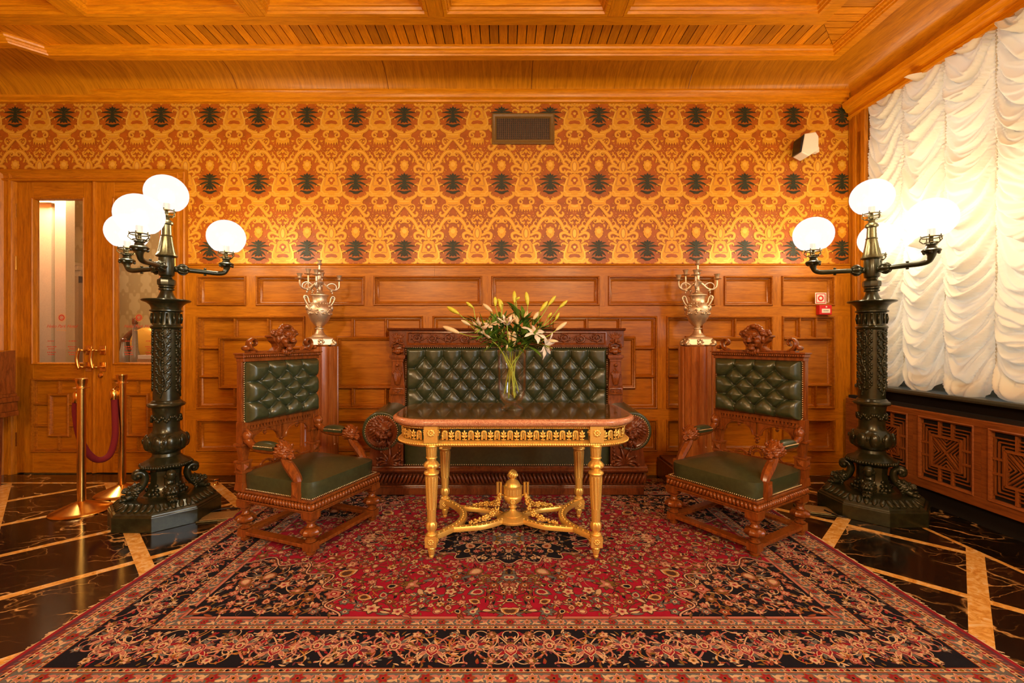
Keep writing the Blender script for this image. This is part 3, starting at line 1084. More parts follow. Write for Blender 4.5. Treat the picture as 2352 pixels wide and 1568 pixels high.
# crown moulding on the back wall
mb = MB()
cz = [(YW + .01, wz(213)), (YW - .070, wz(213)), (YW - .074, wz(218)), (YW - .058, wz(222)), (YW - .052, wz(230)), (YW - .030, wz(233)), (YW - .026, wz(237)), (YW + .01, wz(239))]
mb.prism(cz, 'x', XL, 3.05)
struct(mb.build('trim_2', 'ceil_x', smooth=35), 'crown moulding above the wallpaper')

# ---------------- right wall, window, pelmet
WZ0, WZ1 = 0.83, 3.16
mb = MB()
mb.box(XR, XR + .25, YF, YW + .2, 0, WZ0 - .03)
mb.box(XR, XR + .25, YF, YW + .2, WZ1, ZC)
mb.box(XR, XR + .25, 3.86, YW + .2, WZ0 - .03, WZ1)
mb.box(XR, XR + .25, 0.15, 0.65, WZ0 - .03, WZ1)
mb.box(XR, XR + .25, YF, -3.6, WZ0 - .03, WZ1)
wall_right = struct(mb.build('wall_right', 'oak_z'), 'window wall with oak casing')
m = MB(); m.box(XR - .012, XR + .01, YF, 3.86, 0.0, WZ0 - .04); m.build('recess_shade_board', 'void', wall_right)  # black board stands in for the shade below the sill
# fluted casing between corner and curtain
for y0, y1, pr in ((4.07, 4.0, .012), (4.0, 3.965, .03), (3.965, 3.905, .018), (3.905, 3.86, .034)):
    m = MB(); m.box(XR - pr, XR + .01, y1, y0, 0.0, 3.16); m.build('casing', 'oak_z', wall_right, bevel=.004)
for yy in (3.95, 3.937, 3.924):
    m = MB(); m.tube([(XR - .018, yy, 0.1), (XR - .018, yy, 3.0)], .005, 6); m.build('reed', 'oak_z', wall_right, smooth=True)
mb = MB()
pel = [(XR + .02, 3.155), (XR - .03, 3.155), (XR - .035, 3.18), (XR - .022, 3.19), (XR - .022, 3.215), (XR - .045, 3.225), (XR - .055, 3.25), (XR - .072, 3.262), (XR - .080, 3.30), (XR - .066, 3.312), (XR + .02, 3.33)]
mb.prism(pel, 'y', YF, YW - .02)
struct(mb.build('trim_3', 'ceil_y', smooth=35), 'carved wooden pelmet above the curtain')
# window frames and panes
def window(n, y0, y1):
    w = struct(empty('window_%d' % n), 'tall window behind the gathered curtain')
    fr = MB()
    for a, b in ((y0, y0 + .06), (y1 - .06, y1)) + tuple((y0 + (y1 - y0) * k / 3 - .03, y0 + (y1 - y0) * k / 3 + .03) for k in (1, 2)):
        fr.box(XR + .12, XR + .18, a, b, WZ0, WZ1)
    for a, b in ((WZ0, WZ0 + .10), (WZ1 - .06, WZ1), (2.35, 2.42)):
        fr.box(XR + .121, XR + .179, y0, y1, a, b)
    f = fr.build('window_frame', 'sill', w)
    for k in range(3):
        a, b = y0 + (y1 - y0) * k / 3 + .03, y0 + (y1 - y0) * (k + 1) / 3 - .03
        for z0, z1 in ((WZ0 + .1, 2.35), (2.42, WZ1 - .06)):
            g = MB(); g.box(XR + .146, XR + .152, a, b, z0, z1); g.build('pane', 'pane', w)
    s = MB(); s.prism([(XR - .10, WZ0 - .035), (XR - .105, WZ0 - .02), (XR - .10, WZ0 - .004), (XR + .2, WZ0 + .002), (XR + .2, WZ0 - .035)], 'y', y0 - .04, y1 + .02)
    s.build('window_sill', 'sill', w, bevel=.003)
window(1, 0.65, 3.86)
window(2, -3.6, 0.15)
# walls out of view
mb = MB(); mb.box(XL - .2, XL, YF - .2, YW + .002, 0, ZC); struct(mb.build('wall_left', 'oak_z'), 'oak panelled side wall')
mb = MB(); mb.box(XL - .2, XR + .2, YF - .2, YF, 0, ZC); struct(mb.build('wall_front', 'oak_z'), 'oak panelled wall behind the photographer')

# ---------------- glazed double door
YD = 4.085
def dx(px):
    return wx(px, YD)
def dz(py):
    return wz(py, YD)
door = struct(empty('door_1'), 'tall glazed oak double door with brass pulls')
for x0, x1, side in ((8, 38, -1), (406, 433, 1)):
    m = MB()
    a, b = wx(x0), wx(x1)
    w = b - a
    pr = [(a, YW + .01), (a, YW - .045), (a + w * .12, YW - .05), (a + w * .3, YW - .03), (a + w * .6, YW - .026), (a + w * .7, YW - .040), (a + w * .88, YW - .034), (b, YW - .01), (b, YW + .12), (a, YW + .12)]
    if side > 0:
        pr = [(a + b - p, q2) for p, q2 in pr]
    m.prism(pr, 'z', 0.0, wz(393)); m.build('door_casing', 'oak_z', door, smooth=35)
m = MB(); m.box(XL + .001, wx(8) - .001, YW - .03, YW + .003, 0.0, wz(393)); m.build('door_stile_board', 'oak_z', wall_back)
m = MB()
pr = [(YW + .12, wz(393)), (YW - .050, wz(393)), (YW - .055, wz(397)), (YW - .034, wz(403)), (YW - .03, wz(411)), (YW - .042, wz(414)), (YW - .034, wz(418)), (YW + .12, wz(419))]
m.prism(pr, 'x', wx(8) + .003, wx(433) - .003); m.build('door_casing', 'oak_x', door, smooth=35)
def leaf_door(x0, x1, g0, g1, c0, c1, mid):
    d = empty('door_leaf'); d.parent = door
    Y0, Y1 = YD - .005, YD + .05
    zt, zg1, zg0, zr, zp, zb = dz(418.5), dz(457), dz(834), dz(870), dz(1038), 0.008
    for a, b in ((x0, g0 if True else 0), (g1, x1)):
        m = MB(); m.box(dx(a) + .001, dx(b), Y0, Y1, zb, zt); m.build('door_stile', 'oak_z', d, bevel=.003)
    for a, b in ((zg1, zt), (zr, zg0), (zb, zp)):
        m = MB(); m.box(dx(g0), dx(g1), Y0 + .001, Y1, a, b); m.build('door_rail', 'oak_x', d)
    m = MB(); m.ring(dx(g0) - .012, dx(g1) + .012, zg0 - .012, zg1 + .012, [(0, 0), (0, .008), (.007, .012), (.014, .006), (.016, -.02), (.02, -.03)], Y0)
    m.build('glazing_bead', 'oak_z', d, smooth=40)
    m = MB(); m.box(dx(g0), dx(g1), YD + .022, YD + .027, zg0, zg1); m.build('pane', 'pane', d)
    compound_door(d, dx(g0) - .012, dx(g1) + .012, zr, zp, dx(c0), dx(c1), Y0)
    return d
def compound_door(d, x0, x1, zt, zb, cx0, cx1, face):
    m = MB(); m.box(x0, x1, face + .022, face + .03, zb, zt); p = m.build('panel', 'oak_p', d)
    m = MB(); m.ring(x0, x1, zb, zt, MOULD, face); m.build('panel_moulding', 'oak_m', d, smooth=40)
    czt, czb = dz(904), dz(1002)
    m = MB(); m.ring(cx0, cx1, czb, czt, [(-.004, -.024), (-.002, .004), (.006, .010), (.014, .007), (.018, 0), (.024, -.006), (.03, -.02)], face)
    m.build('center_moulding', 'oak_m', d, smooth=40)
    xm = (cx0 + cx1) / 2
    for z0, z1 in ((czt, zt - .02), (zb + .02, czb)):
        m = MB(); m.bar((xm, z0), (xm, z1), BARP, face); m.build('panel_bar', 'oak_m', d, smooth=40)
    for zz in (dz(928), dz(978)):
        m = MB(); m.bar((x0 + .02, zz), (cx0, zz), BARP, face); m.build('panel_bar', 'oak_m', d, smooth=40)
        m = MB(); m.bar((cx1, zz), (x1 - .02, zz), BARP, face); m.build('panel_bar', 'oak_m', d, smooth=40)
dl = leaf_door(39, 217, 78, 193, 112, 160, 1)
dr = leaf_door(221, 405, 264, 368, 292, 341, 0)
m = MB(); m.prism([(dx(214), YD + .0), (dx(215), YD - .018), (dx(219), YD - .024), (dx(223), YD - .018), (dx(224), YD)], 'z', .008, dz(418.5)); m.build('astragal', 'oak_z', door)
for hx, hs, d in ((206, -1, dl), (238, -1, dr)):
    for zc in (804, 842):
        m = MB(); m.box(dx(hx) - .028, dx(hx) + .028, YD - .012, YD - .004, dz(zc) - .042, dz(zc) + .042)
        m.tube([(dx(hx), YD - .01, dz(zc)), (dx(hx) - .012, YD - .055, dz(zc)), (dx(hx) - .035, YD - .065, dz(zc))], .009, 8)
        m.build('handle_plate', 'brass', d, smooth=30, bevel=.002)
    m = MB()
    m.tube([(dx(hx) - .035 - .02 * math.sin(PI * t / 12), YD - .065, dz(800) + (dz(847) - dz(800)) * t / 12) for t in range(13)], [.011 + .004 * math.sin(PI * t / 12) for t in range(13)], 10)
    m.build('pull_handle', 'brass', d, smooth=True)
m = MB(); m.lathe([(.024, 0), (.024, .006), (.016, .010), (.001, .011)], 20); m.xform(Matrix.Translation((dx(233), YD - .005, dz(862))) @ Matrix.Rotation(PI / 2, 4, 'X'))
m.build('lock', 'brass', dr, smooth=30)
for hx, d in ((39, dl), (405, dr)):
    for zc in (484, 604, 1008):
        m = MB(); m.tube([(dx(hx), YD - .012, dz(zc) - .062), (dx(hx), YD - .012, dz(zc) + .062)], .008, 8)
        m.build('hinge', 'brass', d, smooth=30)
m = MB(); m.box(dx(60), dx(200), YD - .02, YD + .06, 0.0, .007); m.build('threshold', 'bronze_lt', door)
# lettering on the panes
def text(body, size, loc, mat, parent, shear=0.0, name='lettering'):
    cu = bpy.data.curves.new(name, 'FONT')
    cu.body = body; cu.size = size; cu.align_x = 'CENTER'; cu.align_y = 'CENTER'; cu.shear = shear; cu.extrude = 0.0004
    o = bpy.data.objects.new(name, cu)
    COL.objects.link(o)
    dg = bpy.context.evaluated_depsgraph_get()
    me = bpy.data.meshes.new_from_object(o.evaluated_get(dg))
    bpy.data.objects.remove(o, do_unlink=True)
    me.materials.clear(); me.materials.append(M[mat])
    return link_mesh(name, me, parent, loc, (PI / 2, 0, 0))
for d, cx in ((dl, 136.5), (dr, 315)):
    X, Y = dx(cx), YD + .020
    m = MB()
    for k in range(48):
        a, b = 2 * PI * k / 48, 2 * PI * (k + 1) / 48
        m.add([(X + r * math.cos(t), Y, dz(729) + r * math.sin(t)) for r, t in ((.017, a), (.028, a), (.028, b), (.017, b))], [(0, 1, 2, 3)])
    m.build('emblem_ring', 'decal', d)
    m = MB()
    for k in range(16):
        a = 2 * PI * k / 16
        m.add([(X + r * math.cos(t), Y, dz(729) + r * math.sin(t)) for r, t in ((.031, a - .1), (.045, a), (.031, a + .1))], [(0, 1, 2)])
    m.build('emblem_rays', 'decal_o', d)
    text('G', .034, (X, Y, dz(729)), 'decal', d, 0, 'emblem_letter')
    text('Helio Park Hotel', .040, (X, Y, dz(749)), 'decal', d, .5)
    text('* * * * *', .026, (X, Y, dz(759.5)), 'decal_o', d)
    # opening hours set too small to read: two columns of short lines
    m = MB()
    for row, (py, w) in enumerate(((783, .06), (796, .075), (801, .05), (809, .07), (814, .055))):
        for sx in (-.095, .095):
            x = X + sx - w / 2
            while x < X + sx + w / 2:
                l = random.uniform(.006, .014)
                m.box(x, x + l, Y - .0005, Y + .0005, dz(py) - .004, dz(py) + .004)
                x += l + .005
    m.build('small_print', 'decal', d)

# ---------------- vestibule seen through the panes
mb = MB()
mb.box(-7.4, -2.2, 6.4, 6.5, 0, 3.6, 0)
mb.box(-7.5, -7.4, 4.3, 6.5, 0, 3.6, 1)
mb.box(-2.2, -2.1, 4.3, 6.5, 0, 3.6, 0)
mb.box(-7.5, -5.0, 4.2, 4.3, 0, 3.6, 1)
struct(mb.build('wall_vestibule', ['damask', 'cream']), 'damask papered wall seen through the glazed door')
mb = MB(); mb.box(-7.4, -2.2, 4.28, 6.5, 3.5, 3.6); struct(mb.build('ceiling_vestibule', 'cream'), 'cream ceiling of the vestibule')
mb = MB(); mb.box(-7.4, -2.2, 4.28, 6.5, -.06, 0.0); struct(mb.build('floor_vestibule', 'cream_dk'), 'pale floor of the vestibule')
# pilaster and cream doorway
pil = struct(empty('trim_4'), 'cream pilaster beyond the left door pane')
for a, b, y, mt in ((80, 118, 4.75, 'cream'), (118, 126, 4.80, 'cream_dk'), (126, 151, 4.72, 'cream')):
    m = MB(); m.box(wx(a, y), wx(b, y), y, y + .1, 0, 3.5); m.build('pilaster_face', mt, pil)
m = MB(); m.box(wx(78, 4.72), wx(120, 4.72), 4.70, 4.82, 2.62, 2.68); m.build('pilaster_cap', 'cream', pil)
d2 = struct(empty('door_2'), 'cream panelled door with moulded cornice in the vestibule')
Yv = 6.38
m = MB()
for k, (z0, z1, pr) in enumerate(((wz(635, Yv), wz(622, Yv), .03), (wz(622, Yv), wz(612, Yv), .07), (wz(612, Yv), wz(605, Yv), .11))):
    m.box(wx(120, Yv), wx(189, Yv), Yv - pr, Yv + .01, z0, z1)
m.build('door_cornice', 'cream', d2, bevel=.004)
m = MB(); m.box(wx(176, Yv), wx(188, Yv), Yv - .05, Yv + .01, 0, wz(635, Yv)); m.box(wx(120, Yv), wx(188, Yv), Yv - .048, Yv + .01, wz(650, Yv), wz(635, Yv)); m.build('door_casing', 'cream_dk', d2)
m = MB(); m.box(wx(120, Yv), wx(177, Yv), Yv - .02, Yv + .01, 0, wz(650, Yv)); m.build('door_leaf', 'cream', d2)
# ================================================================== carved heads (shared meshes)
def sym(c, r, rot=None):
    c2 = (-c[0], c[1], c[2])
    rot2 = (rot[0], -rot[1], -rot[2]) if rot else None
    return [(c, r, rot), (c2, r, rot2)]
rb = random.Random(11)
def lion_balls(mane=2):
    B = [((0, .05, .10), (.36, .36, .36)), ((0, -.36, -.10), (.18, .24, .14)), ((0, -.58, -.01), (.09, .06, .055)), ((0, -.33, .09), (.09, .27, .09)),
         ((0, -.36, -.36), (.13, .20, .07)), ((0, -.48, -.40), (.08, .08, .09))]
    B += sym((.18, -.27, .21), (.14, .10, .06), (0, -.3, .3)) + sym((.25, -.18, -.08), (.15, .18, .17)) + sym((.09, -.52, -.13), (.11, .10, .085))
    B += sym((.16, -.31, .10), (.055, .05, .045)) + sym((.37, .02, .38), (.10, .07, .13))
    if mane == 1:                       # small head: locks combed back
        for ring in range(3):
            n = 16
            for k in range(n):
                a = 2 * PI * (k + .5 * ring) / n
                r = .36 + .05 * ring + rb.uniform(-.02, .03)
                B.append(((r * math.cos(a), .02 + .15 * ring, .04 + r * math.sin(a) * 1.05), (.085, .17, .075), (.35 * math.sin(a), 0, -.35 * math.cos(a))))
        for k in range(5):
            B.append(((-.16 + .08 * k, -.02, -.46), (.05, .12, .10)))
    else:                               # full mane spread over the disc
        for ring in range(4):
            n = 17 + 4 * ring
            for k in range(n):
                a = 2 * PI * (k + .5 * ring) / n
                r = .40 + .105 * ring + rb.uniform(-.03, .03)
                B.append(((r * math.cos(a), .0 + .055 * ring + rb.uniform(-.03, .03), .02 + r * math.sin(a)), (.145, .09, .060), (0, -a + .75 * math.copysign(1, math.cos(a)) + rb.uniform(-.3, .3), 0)))
        for k in range(9):
            B.append(((-.28 + .07 * k, -.16, -.56 - .06 * math.sin(k * 1.7)), (.045, .10, .17), (0, rb.uniform(-.3, .3), 0)))
    return B
lion_me = blob('lion_head', lion_balls(1), .024, 'mahog', 1)
lion_big_me = blob('lion_head_large', lion_balls(2), .020, 'mahog_dk', 1)
mask = [((0, .1, .05), (.34, .36, .42)), ((0, -.26, .26), (.24, .12, .12)), ((0, -.38, .02), (.075, .14, .15)), ((0, -.46, -.06), (.095, .09, .06)),
        ((0, -.24, -.36), (.14, .14, .10)), ((0, -.32, -.19), (.16, .06, .03)), ((0, -.30, -.255), (.14, .07, .03))]
mask += sym((.15, -.28, .17), (.13, .09, .055), (0, -.35, 0)) + sym((.22, -.22, -.06), (.12, .15, .13)) + sym((.06, -.42, -.05), (.05, .06, .05)) + sym((.14, -.30, .09), (.05, .05, .035))
mask += sym((.36, -.02, .02), (.07, .09, .16)) + sym((.20, -.24, -.20), (.06, .08, .10), (0, .5, 0))
for k in range(9):
    a = PI * (.1 + .8 * k / 8)
    mask.append(((.38 * math.cos(a), -.05 + rb.uniform(-.05, .05), .12 + .44 * math.sin(a)), (.13, .14, .09), (0, -a + .6, 0)))
for sx in (-1, 1):
    for k in range(7):
        a = k * .8
        mask.append(((sx * (.48 + .12 * math.cos(a) * (1 - k * .1)), .02, .25 + .13 * math.sin(a) * (1 - k * .1)), (.075, .09, .075)))
mask += [((0, -.06, .56), (.12, .16, .10)), ((.2, -.02, .52), (.12, .12, .07), (0, .6, 0)), ((-.2, -.02, .52), (.12, .12, .07), (0, -.6, 0))]
for k in range(5):
    mask.append(((-.2 + .1 * k, -.12, -.47 - .05 * math.sin(k * PI / 4)), (.06, .09, .12)))
mask_me = blob('grotesque_mask', mask, .022, 'mahog', 1)
beard = [((0, .12, .30), (.36, .28, .40)), ((0, -.06, .52), (.26, .12, .12)), ((0, -.22, .24), (.07, .12, .19)), ((0, -.28, .13), (.10, .08, .06)), ((0, .05, -.35), (.30, .20, .40)),
         ((0, -.20, -.14), (.10, .08, .06))]
beard += sym((.17, -.10, .43), (.15, .09, .045), (0, -.25, 0)) + sym((.21, -.07, .20), (.12, .12, .10)) + sym((.17, -.13, .32), (.06, .05, .035))
beard += sym((.17, -.17, .02), (.20, .10, .055), (0, .4, 0)) + sym((.32, -.10, -.12), (.075, .10, .20), (0, -.15, 0)) + sym((.22, -.14, -.52), (.12, .12, .12)) + sym((.22, -.22, -.52), (.05, .06, .05))
for k in range(7):
    beard.append(((-.33 + .11 * k, -.02, .74 - .05 * abs(k - 3)), (.06, .14, .16), (0, (k - 3) * .22, 0)))
for k in range(5):
    beard.append(((-.12 + .06 * k, -.13, -.52), (.04, .08, .20), (0, (k - 2) * .12, 0)))
beard_me = blob('bearded_head', beard, .022, 'mahog', 1)

def tuft(w, h, buttons, depth, nx, nz, border=0.02):
    # buttoned leather: puffed lozenges drawn in along the folds between the buttons
    gx = np.linspace(-w / 2, w / 2, nx + 1); gz = np.linspace(0, h, nz + 1)
    X, Z = np.meshgrid(gx, gz)
    B = np.array(buttons)
    dbt = np.min(np.hypot(X[..., None] - B[:, 0], Z[..., None] - B[:, 1]), axis=-1)
    segs = []
    rows = sorted(set(round(b[1], 4) for b in buttons))
    dxs = sorted(b[0] for b in buttons if round(b[1], 4) == rows[0])
    px = dxs[1] - dxs[0]; pz = rows[1] - rows[0]
    for b in buttons:
        for c in buttons:
            if abs(abs(b[0] - c[0]) - px / 2) < px * .1 and abs(c[1] - b[1] - pz) < pz * .1:
                segs.append((b, c))
        if round(b[1], 4) == rows[0]:
            segs.append((b, (b[0], 0)))
        if round(b[1], 4) == rows[-1]:
            segs.append((b, (b[0], h)))
        if abs(b[0]) + px * .75 > w / 2:
            segs.append((b, (math.copysign(w / 2, b[0]), b[1])))
    dl = np.full(X.shape, 9.0)
    for (x0, z0), (x1, z1) in segs:
        L2 = (x1 - x0) ** 2 + (z1 - z0) ** 2
        t = np.clip(((X - x0) * (x1 - x0) + (Z - z0) * (z1 - z0)) / L2, 0, 1)
        dl = np.minimum(dl, np.hypot(X - x0 - t * (x1 - x0), Z - z0 - t * (z1 - z0)))
    de = np.minimum(np.minimum(X + w / 2, w / 2 - X), np.minimum(Z, h - Z))
    e_ = np.clip(de / (border * 1.5), 0, 1)
    edge = np.sqrt(np.clip(1 - (1 - e_) ** 2, 0, 1))
    inr = (px / 2) * pz / math.hypot(px / 2, pz)
    t = np.clip(dl / inr, 0, 1)
    puff = np.sqrt(np.clip(1 - (1 - t) ** 2, 0, 1))
    H = depth * edge * (0.30 + 0.62 * puff ** .9 + 0.08 * np.clip(dbt / (px * .45), 0, 1)) * (1 - 0.40 * np.exp(-(dbt / (px * .09)) ** 2))
    mb = MB()
    v = [(float(X[j, i]), -float(H[j, i]), float(Z[j, i])) for j in range(nz + 1) for i in range(nx + 1)]
    f = [(j * (nx + 1) + i, j * (nx + 1) + i + 1, (j + 1) * (nx + 1) + i + 1, (j + 1) * (nx + 1) + i) for j in range(nz) for i in range(nx)]
    mb.add(v, f)
    return mb
def dome(r, h):
    m = MB(); m.lathe([(r, 0), (r * .9, h * .45), (r * .6, h * .8), (r * .2, h)], 10)
    return m
bt = dome(.008, .006); bt.xform(Matrix.Rotation(PI / 2, 4, 'X')); button_me = bt.mesh('button', 'leather', True)
def nails(pts, normal, r=.0042, mat='nail'):
    m = MB()
    n = Vector(normal)
    for p in pts:
        m.ell(p, (r, r, r), None, 6, 4)
    return m
def line(p, q2, step):
    p, q2 = Vector(p), Vector(q2)
    n = max(2, int((q2 - p).length / step))
    return [p + (q2 - p) * (i / n) for i in range(n + 1)]

def gadroon(m, p, q2, out, pitch, r, h, slant=0.35):
    # slanting lobes along an edge
    p, q2, out = Vector(p), Vector(q2), Vector(out)
    L = (q2 - p).length
    n = max(2, int(L / pitch))
    d = (q2 - p).normalized()
    ang = math.atan2(d.y, d.x)
    for i in range(n):
        c = p + (q2 - p) * ((i + .5) / n)
        k = 1 if i < n / 2 else -1
        s0 = len(m.v)
        m.ell((0, 0, 0), (L / n * .47, r, h), None, 8, 6)
        m.xform(Matrix.Translation(c) @ Matrix.Rotation(ang, 4, 'Z') @ Matrix.Rotation(slant * k, 4, 'Y'), s0)

# ================================================================== throne chair
def make_chair(loc, rotz, label):
    t = empty('throne_armchair', loc, rotz)
    tag(t, label, 'armchair', 'carved throne armchairs flanking the table')
    HX, HY = .262, .252
    # legs
    for sx in (-1, 1):
        for sy in (-1, 1):
            c = (sx * HX, sy * HY, 0)
            m = MB()
            m.lathe([(.022, 0), (.027, .006), (.027, .016), (.018, .026)], 14, c)
            m.cbox((c[0], c[1], .048), (.062, .062, .044))
            m.lathe([(.024, .070), (.030, .074), (.030, .080), (.020, .086), (.020, .092), (.030, .098), (.022, .104)], 16, c)
            m.lathe([(.020, .104), (.044, .112), (.052, .123), (.052, .134), (.042, .146), (.022, .150), (.028, .156), (.022, .162), (.020, .176), (.027, .182), (.027, .190)], 24, c,
                    mod=lambda a, k, z: 1 + (.10 * math.cos(8 * a) if .106 < z < .148 else 0))
            m.frustum(c, .190, .204, .027, .027, .034, .034)
            m.cbox((c[0], c[1], .222), (.072, .072, .036))
            m.build('leg', 'mahog', t, smooth=40)
    # stretchers: flat boards
    for sy in (-1, 1):
        m = MB(); m.box(-HX + .03, HX - .03, sy * HY - .03, sy * HY + .03, .040, .060); m.build('stretcher', 'mahog', t, bevel=.004)
    for sx in (-1, 1):
        m = MB(); m.box(sx * HX - .03, sx * HX + .03, -HY + .03, HY - .03, .040, .060); m.build('stretcher', 'mahog', t, bevel=.004)
    # apron with bracketed corners, gadrooned rail
    m = MB()
    def apr(a0, a1, y0, y1, axis):
        prof = [(a0, .300), (a1, .300), (a1, .205), (a1 - .03, .208), (a1 - .05, .222), (a1 - .085, .226), (a0 + .085, .226), (a0 + .05, .222), (a0 + .03, .208), (a0, .205)]
        m.prism(prof, axis, y0, y1)
    apr(-HX - .02, HX + .02, -HY - .025, -HY + .0, 'y'); apr(-HX - .02, HX + .02, HY, HY + .025, 'y')
    k0 = len(m.v)
    for sx in (-1, 1):
        prof = [(-HY, .300), (HY, .300), (HY, .205), (HY - .03, .208), (HY - .05, .222), (HY - .085, .226), (-HY + .085, .226), (-HY + .05, .222), (-HY + .03, .208), (-HY, .205)]
        m.prism(prof, 'x', sx * (HX + .02), sx * (HX - .005))
    m.build('apron', 'mahog', t)
    m = MB()
    EX, EY = HX + .030, HY + .030
    m.box(-EX - .004, EX + .004, -EY - .004, EY + .004, .238, .248); m.box(-EX - .008, EX + .008, -EY - .008, EY + .008, .292, .304); m.box(-EX + .006, EX - .006, -EY + .006, EY - .006, .248, .292)
    m.build('seat_rail', 'mahog', t, bevel=.003)
    m = MB()
    for a, b in (((-EX, -EY), (EX, -EY)), ((EX, -EY), (EX, EY)), ((EX, EY), (-EX, EY)), ((-EX, EY), (-EX, -EY))):
        gadroon(m, (a[0], a[1], .270), (b[0], b[1], .270), (0, 0, 0), .0225, .016, .021)
    m.build('gadroon_moulding', 'mahog', t, smooth=True)
    # seat
    m = MB()
    SX, SY, Z0 = EX - .012, EY - .012, .304
    def seat(u, v):
        # superellipsoid shell from the rail up over the crown
        a = 2 * PI * u
        r = min(1.0, v * 1.0)
        return (0, 0, 0)
    N, K = 64, 16
    vs, fs = [], []
    for k in range(K + 1):
        if k <= 5:
            s, z = 1.0 + .018 * math.sin(PI * k / 7), Z0 + .092 * k / 5
        else:
            tt = (k - 5) / (K - 5)
            s, z = 1.0 - .06 * tt ** .5 * 1 - .94 * tt ** 1.15 + .0, Z0 + .092 + .052 * (1 - (1 - tt) ** 2.2)
            s = max(0.0, 1 - tt ** 1.0)
        e = 9.0
        for i in range(N):
            a = 2 * PI * i / N
            ca, sa = math.cos(a), math.sin(a)
            d = (abs(ca) ** e + abs(sa) ** e) ** (-1 / e)
            vs.append((SX * s * d * ca, SY * s * d * sa, z))
    for k in range(K):
        for i in range(N):
            j = (i + 1) % N
            fs.append((k * N + i, k * N + j, (k + 1) * N + j, (k + 1) * N + i))
    m.add(vs, fs); m.build('seat', 'leather', t, smooth=60)
    pts = []
    for a, b in (((-SX, -SY), (SX, -SY)), ((SX, -SY), (SX, SY)), ((-SX, SY), (-SX, -SY))):
        pts += line((a[0] * 1.01, a[1] * 1.01, Z0 + .006), (b[0] * 1.01, b[1] * 1.01, Z0 + .006), .0125)
    BX0, BZ0, BZ1 = .277, .695, 1.057
    YBK = HY + .012
    yb = YBK - .022
    pts += line((-BX0, yb, BZ0 + .006), (BX0, yb, BZ0 + .006), .0125) + line((-BX0, yb, BZ1 - .005), (BX0, yb, BZ1 - .005), .0125)
    pts += line((-BX0 - .004, yb, BZ0), (-BX0 - .004, yb, BZ1), .0125) + line((BX0 + .004, yb, BZ0), (BX0 + .004, yb, BZ1), .0125)
    # posts
    for sx in (-1, 1):
        m = MB()
        c = (sx * (HX + .008), YBK)
        m.frustum(c, .30, .345, .034, .034, .030, .030); m.frustum(c, .345, .400, .028, .028, .028, .028); m.frustum(c, .400, .412, .034, .034, .034, .034)
        m.frustum(c, .412, .460, .031, .031, .031, .031); m.frustum(c, .460, .472, .036, .036, .036, .036)
        m.frustum(c, .472, .560, .017, .017, .028, .028); m.frustum(c, .560, .574, .037, .037, .037, .037); m.frustum(c, .574, .70, .026, .026, .026, .026); m.frustum((c[0] + sx * .004, c[1] + .004), .70, 1.062, .019, .020, .019, .020)
        for zz in (.436,):
            for fx, fy in ((0, -1), (sx, 0)):
                s0 = len(m.v)
                m.frustum((0, 0), 0, .012, .020, .020, .001, .001)
                rot = Matrix.Rotation(PI / 2, 4, 'X') if fx == 0 else Matrix.Rotation(sx * PI / 2, 4, 'Y')
                m.xform(Matrix.Translation((c[0] + fx * .031, c[1] + fy * .031, zz)) @ rot, s0)
        m.build('back_post', 'mahog', t, bevel=.002)
    # back board, tufted leather and buttons
    m = MB(); m.box(-HX - .018, HX + .018, YBK - .016, YBK + .02, BZ0 - .01, BZ1 + .01); m.build('back_board', 'mahog', t)
    bw, bh = 2 * BX0 - .004, BZ1 - BZ0
    rz = [bh * k / 6 for k in range(1, 6)]
    btn = []
    for k, z in enumerate(rz):
        btn += [(x, z) for x in ((-.132, 0, .132) if k % 2 == 0 else (-.198, -.066, .066, .198))]
    m = tuft(bw, bh, btn, .066, 120, 84, .030)
    bp = m.build('back_cushion', 'leather', t, smooth=True, loc=(0, YBK - .016, BZ0))
    for x, z in btn:
        link_mesh('button', button_me, bp, (x, -.014, z))
    # lower rail with dentils
    m = MB(); m.box(-HX - .004, HX + .004, YBK - .028, YBK + .02, .672, .697); m.box(-HX, HX, YBK - .020, YBK + .015, .642, .660); m.box(-HX, HX, YBK - .012, YBK + .01, .655, .675)
    m.build('lower_rail', 'mahog', t, bevel=.002)
    m = MB()
    for k in range(22):
        x = -HX + .03 + k * (2 * HX - .06) / 21
        m.box(x - .0065, x + .0065, YBK - .026, YBK - .010, .654, .673)
    m.build('dentil_course', 'mahog', t)
    # gothic arches with drop pendants
    m = MB()
    for cx in (-.125, .125):
        for sg in (-1, 1):
            pts2 = [(cx + sg * .118, .642), (cx + sg * .118, .60), (cx + sg * .112, .60)]
            arc = [(cx + sg * (.112 - .112 * math.sin(a)), .545 + .075 * (1 - math.cos(a)) + .0) for a in [PI / 2 * k / 8 for k in range(9)]]
            outer = [(cx + sg * .118, .645), (cx + sg * .006, .645)]
            poly = outer + [(cx + sg * .004, .632)] + [(cx + sg * (.004 + .094 * math.sin(a)), .632 - .075 * (1 - math.cos(a))) for a in [PI / 2 * k / 8 for k in range(1, 9)]] + [(cx + sg * .118, .548)]
            m.prism(poly, 'y', YBK - .012, YBK + .008)
            tri = [(cx + sg * .030, .640), (cx + sg * .100, .640), (cx + sg * .104, .585)]
            m.tube([(cx + sg * (.004 + .094 * math.sin(a)), YBK - .014, .632 - .075 * (1 - math.cos(a))) for a in [PI / 2 * k / 8 for k in range(9)]], .006, 6)
    m.build('arcade', 'mahog', t, smooth=35)
    for x in (-.002, ):
        m = MB(); m.lathe([(.004, .500), (.010, .506), (.014, .516), (.006, .522), (.018, .530), (.018, .538), (.008, .544), (.016, .552), (.016, .560)], 14, (x, YBK - .004, 0)); m.build('pendant', 'mahog', t, smooth=40)
